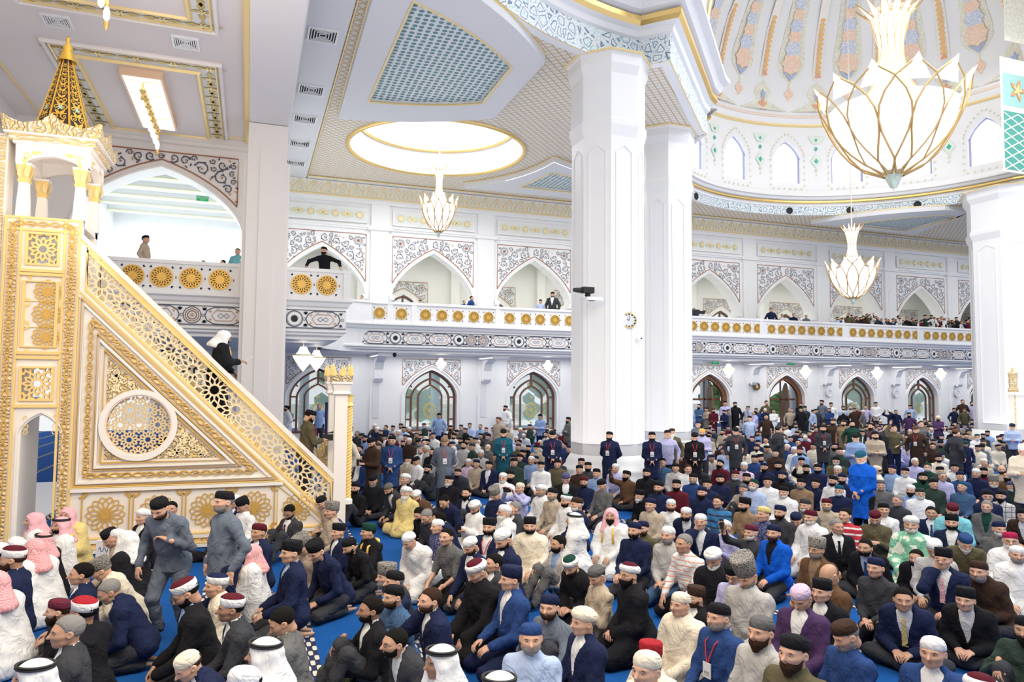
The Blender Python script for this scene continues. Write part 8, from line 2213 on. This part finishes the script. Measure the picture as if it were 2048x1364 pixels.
def filler(rec, own):
    d_, x, y, u, v_, st = rec
    pcx = rf.choice('NNSFHN') if st else rf.choice('KKKLCCDK'); hat = rf.choice('ccccccck---ccT'); hatc = 'wh' if hat == 'k' else rf.choice(['bk', 'bk', 'bk', 'nv', 'db', 'mr', 'bk', 'bk', 'ch', 'nv', 'gn'])
    a = (pcx, rf.choice((0, 15, -15, 30)), rf.choice((0, 0, 10)), hat, hatc, rf.choice('kkkbgw'), rf.choice('nssfn'), rf.choice(('shirt', 'shirt', 'tunic')), rf.choice(PAL)); rz = R(90 + rf.choice((10, 30, 45, 60)))
    sc_ = rf.uniform(.93, 1.05)
    if own:
        root = person((x, y, 0), rz, a[0], a[1], a[2], a[3], a[4], a[5], a[6], a[7], a[8], rf.choice((0, 1, 1, 2)), sc_, lod=1, far=not st)
        PEOPLE.append([root, u, v_, plabel(a[0], a[3], a[4], a[5], a[6], a[7], a[8], ''), False, d_, Vector((x, y, 0)), rz, 1])
    else:
        ps = POSES[a[0]]; T = Matrix.Translation((x, y, 0)) @ Matrix.Rotation(rz, 4, 'Z') @ Matrix.Scale(sc_, 4); H = T @ rot_head(ps, a[1], a[2])
        for me, M_, m in ((body_far(a[0], a[1] // 15 * 15, a[2]), T, SKINS[rf.choice((0, 1, 1, 2))]), (cmesh('up', a[0], a[7], 2), T, cloth(a[8])), (HATF[a[3]] if a[3] in 'cTk' else HAIRF, H, cloth(a[4]) if a[3] in 'cTk' else HAIRC[a[5]])) + (((cmesh('tr', a[0], 1), T, cloth('ch')),) if st else ()) + (((BEARDF[a[6]], H, HAIRC[a[5]]),) if a[6] != 'n' else ()):
            if me.name not in npc:
                n_ = len(me.vertices); co = np.empty(n_ * 3, np.float32); me.vertices.foreach_get('co', co); tr_ = [tuple(p_.vertices) for p_ in me.polygons]; mi_ = [p_.material_index for p_ in me.polygons]; npc[me.name] = (co.reshape(-1, 3), [(q_[0], q_[1], q_[2], q_[3] if len(q_) == 4 else q_[2]) for q_ in tr_], mi_, [len(q_) for q_ in tr_])
            co, tr_, mi_, ln_ = npc[me.name]; stuff.setdefault(m.name, (m, []))[1].append((xf(co, M_), np.array(tr_, np.int32), np.array(mi_), me))
npc = {}
for i, rec in enumerate(fill): filler(rec, i < room_left)
# the far rest of the crowd: one object
if stuff:
    vs = []; fs = []; mi = []; o = 0; mats = []
    for k, (m, L) in stuff.items():
        base_i = len(mats); mats.append(m)
        for V, Q, M_i, me in L: vs.append(V); fs.append(Q + o); mi.append(np.where(M_i == 2, -1, base_i)); o += len(V)
    mats.append(EYED); mi = np.concatenate(mi); mi = np.where(mi < 0, len(mats) - 1, mi)
    V = np.concatenate(vs); Q = np.concatenate(fs); me = bpy.data.meshes.new('crowd')
    tri_ = Q[:, 2] == Q[:, 3]; Q4 = Q[~tri_]; Q3 = Q[tri_][:, :3]; me.vertices.add(len(V)); me.vertices.foreach_set('co', V.astype(np.float32).ravel())
    me.loops.add(Q4.size + Q3.size); me.polygons.add(len(Q4) + len(Q3)); me.loops.foreach_set('vertex_index', np.concatenate([Q4.ravel(), Q3.ravel()]).astype(np.int32))
    ls = np.concatenate([np.arange(len(Q4)) * 4, len(Q4) * 4 + np.arange(len(Q3)) * 3]).astype(np.int32); lt = np.concatenate([np.full(len(Q4), 4), np.full(len(Q3), 3)]).astype(np.int32)
    me.polygons.foreach_set('loop_start', ls); me.polygons.foreach_set('loop_total', lt)
    for m in mats: me.materials.append(m)
    me.polygons.foreach_set('material_index', np.concatenate([mi[~tri_], mi[tri_]]).astype(np.int32)); me.update(calc_edges=True); me.polygons.foreach_set('use_smooth', np.ones(len(Q), bool)); me.validate()
    o = bpy.data.objects.new('crowd', me); C.objects.link(o); o['kind'] = 'stuff'; o['label'] = 'dense rows of seated and standing worshippers far back by the doors'; o['category'] = 'crowd'
# ---- labels: each singles out one person
LM = [(1215, 700, 'the great pier'), (690, 900, 'the pulpit post'), (1722, 960, 'the man in bright blue tunic'), (1330, 800, 'the second pier'), (2000, 800, 'the right pier'), (1427, 800, 'the left doorway'), (1577, 800, 'the right doorway'), (321, 1100, 'the stooping man'), (1493, 1150, 'the tall papakha'), (1547, 1100, 'the bright blue suit'), (868, 800, 'the second window'), (1075, 800, 'the third window'), (1222, 1060, 'the pink headscarf'), (1822, 1070, 'the green ikat robe'), (813, 1010, 'the yellow robe'), (1148, 1070, 'the white headscarf man'), (583, 1120, 'the big navy suit'), (1367, 1100, 'the orange striped shirt'), (1257, 1160, 'the red-topped turban'), (1845, 800, 'the far right window'), (1715, 800, 'the window right of the doors')]
from collections import defaultdict
def side(rec, lm):
    dx, dy = rec[1] - lm[0], rec[2] - lm[1]
    if rec[4]: return 'right of' if dx > 0 else 'left of'
    if abs(dx) > abs(dy) * 1.3: return 'right of' if dx > 0 else 'left of'
    return 'in front of' if dy > 0 else 'behind'
def shorten(s, n):
    w = s.split(); return ' '.join(w[:n]).rstrip(',')
cnt = defaultdict(list)
for r_ in PEOPLE: cnt[r_[3]].append(r_)
seen = set()
for lab, L in cnt.items():
    if len(L) == 1: L[0].append(shorten(lab, 16)); seen.add(L[0][-1]); continue
    by = defaultdict(list)
    for r_ in L:
        lm = min(LM, key=lambda q: (q[0] - r_[1]) ** 2 + ((q[1] - r_[2]) * 1.6) ** 2); by[side(r_, lm) + ' ' + lm[2]].append(r_)
    core = lab.replace('man ', 'man ').split(', ')
    for ph, K_ in by.items():
        K_.sort(key=lambda r_: r_[1])
        for i, r_ in enumerate(K_):
            o_1 = '' if len(K_) == 1 else (('leftmost ', 'rightmost ')[i] if len(K_) == 2 else ('leftmost ' if i == 0 else 'rightmost ' if i == len(K_) - 1 else ('second-from-left ', 'third-from-left ', 'fourth-from-left ', 'fifth-from-left ', 'sixth-from-left ')[min(4, i - 1)]))
            tail = ph; n = 16 - len(tail.split()) - (1 if o_1 else 0); s_ = o_1 + shorten(lab, n) + ' ' + tail; r_.append(s_)
fin = defaultdict(list)
for r_ in PEOPLE: fin[r_[-1]].append(r_)
for s_, L in fin.items():
    for i, r_ in enumerate(L):
        r_[0]['label'] = s_; st = POSES
        r_[0]['group'] = 'people at the gallery rail' if r_[4] else ('men standing among the rows' if 'standing' in r_[3] or 'walking' in r_[3] else 'seated worshippers on the carpet')
print('LABEL DUP', sum(len(v_) > 1 for v_ in fin.values()), max(len(k.split()) for k in fin))
# ---- small things on the carpet
b_ = at(47, 1312, Z=0); root = empty('water_bottle', (b_.x, b_.y, 0), 'clear plastic water bottle with pink label standing on the blue carpet', 'bottle')
PET = mat('clear plastic', (.75, .85, .95), .1, alpha=.45); mb = MB(); mb.lathe([(0, 0), (.03, 0), (.034, .01), (.034, .14), (.03, .17), (.014, .2), (.014, .215)], PET, 16); mb.build('body', root, True); mb = MB(); mb.lathe([(.035, .07), (.035, .12)], mat('pink label', (.75, .25, .4), .5), 16); mb.build('wrapper', root, True); mb = MB(); mb.lathe([(.016, .21), (.016, .235), (0, .235)], PLAST, 12); mb.build('lid', root)
b_ = at(676, 1352, Z=.12); root = empty('backpack', (b_.x, b_.y, 0), 'dark green camouflage backpack lying on the carpet at the bottom edge', 'bag')
V, Q = net(lambda P: smin(ell(P, (0, 0, .14), (.20, .15, .15)), ell(P, (0, -.13, .11), (.13, .07, .09)), .05) + folds(P, .006), (-.3, -.3, -.02), (.3, .3, .35), .014)
g = G('camouflage cloth'); v, x, y, z = g.coord(); n1 = g.math('GREATER_THAN', g.noise(v, 14, 2), .52); n2 = g.math('GREATER_THAN', g.noise(v, 23, 2), .58); g.color(g.mix(n2, g.mix(n1, (.02, .035, .02, 1), (.05, .075, .03, 1)), (.10, .10, .06, 1))); g.b.inputs['Roughness'].default_value = .9
o = bpy.data.objects.new('body', tomesh('pack', [(V, Q, 0)], [g.m])); C.objects.link(o); o.parent = root; mb = MB(); mb.tube([(-.05, 0, .28), (-.05, .02, .35), (.05, .02, .35), (.05, 0, .28)], .012, BLACK, 6); mb.build('handle', root); mb = MB()
for sx in (-.1, .1): mb.tube([(sx, -.15, .05), (sx, -.19, .15), (sx, -.12, .26)], .012, BLACK, 5)
mb.build('strap', root)
b_ = at(396, 1112, Z=.08); V, Q = net(lambda P: ell(P, (0, 0, .06), (.30, .14, .09)) + folds(P, .008), (-.4, -.25, -.02), (.4, .25, .2), .016)
o = bpy.data.objects.new('folded_coat', tomesh('coat', [(V, Q, 0)], [cloth('bk')])); C.objects.link(o); o.location = (b_.x, b_.y, 0); o['label'] = 'black folded coat lying on the carpet before the pulpit'; o['category'] = 'coat'
b_ = at(212, 1110, Z=.1); root = empty('carrier_bag', (b_.x, b_.y, 0), 'white paper carrier bag with blue scribble leaning by the pulpit base', 'bag'); mb = MB(); mb.box(-.14, .14, -.06, .06, 0, .34, mat('white paper', (.8, .8, .84), .5)); mb.build('body', root); mb = MB(); mb.tube([(-.1 + k * .02, -.063, .2 + .05 * math.sin(k * 1.9)) for k in range(10)], .005, cloth('bl'), 4); mb.build('scribble', root); mb = MB(); mb.tube([(-.06, 0, .34), (-.05, 0, .44), (.05, 0, .44), (.06, 0, .34)], .006, PLAST, 5); mb.build('handle', root)
# phones and cameras in hands
def held(name, pos_px, rec_xy, off_, lab, size=(.038, .006, .075)):
    rec = min(PEOPLE, key=lambda r_: (r_[1] - rec_xy[0]) ** 2 + (r_[2] - rec_xy[1]) ** 2); mw = Matrix.Translation(rec[6]) @ Matrix.Rotation(rec[7], 4, 'Z') @ Matrix.Scale(rec[0].scale.x, 4)
    root = empty(name, (0, 0, 0), lab, 'phone' if 'phone' in name else 'camera'); root.matrix_world = mw @ Matrix.Translation(off_); mb = MB(); mb.box(-size[0], size[0], -size[1], size[1], -size[2], size[2], BLACK); mb.build('body', root); mb = MB(); mb.box(-size[0] * .9, size[0] * .9, -size[1] - .001, -size[1], -size[2] * .92, size[2] * .92, mat('phone glass', (.03, .04, .06), .1)); mb.build('screen', root)
held('mobile_phone', 0, (1253, 941), (.16, .50, .95), 'phone raised by the man in brown tunic near the great pier')
held('mobile_phone', 0, (1502, 1049), (.16, .50, .95), 'phone raised by the bearded man in charcoal shirt and dark maroon skullcap')
held('mobile_phone', 0, (950, 999), (.0, .42, .5), 'phone held low by the man in white turban and white robe')
held('mobile_phone', 0, (1194, 1130), (.0, .42, .5), 'phone held by the man in grey domed cap and beige shirt')
held('mobile_phone', 0, (1974, 819), (.18, .34, 1.98), 'phone held up by the man in light grey tunic at the right pier')
held('mobile_phone', 0, (743, 875), (.0, .46, 1.2), 'phone held by the standing man in dark brown tunic beside the pulpit post')
held('photo_camera', 0, (1040, 965), (.0, .46, .84), 'black camera held to the eyes by the man in lilac shirt', (.07, .04, .045))
# gallery video camera
c = at(1389, 632, Y=YM + .1); root = empty('video_camera', (c.x, c.y, 6.34), 'black video camera standing on the far gallery rail right of the piers', 'camera'); mb = MB(); mb.box(-.25, .25, -.1, .1, .1, .32, BLACK); mb.box(-.05, .05, -.05, .05, 0, .12, BLACK); mb.build('body', root); mb = MB(); mb.lathe([(0, 0), (.07, 0), (.09, .3), (0, .3)], BLACK, 12); o = mb.build('lens', root, loc=(.25, 0, .2)); o.rotation_euler = (0, PI / 2, 0)

pass
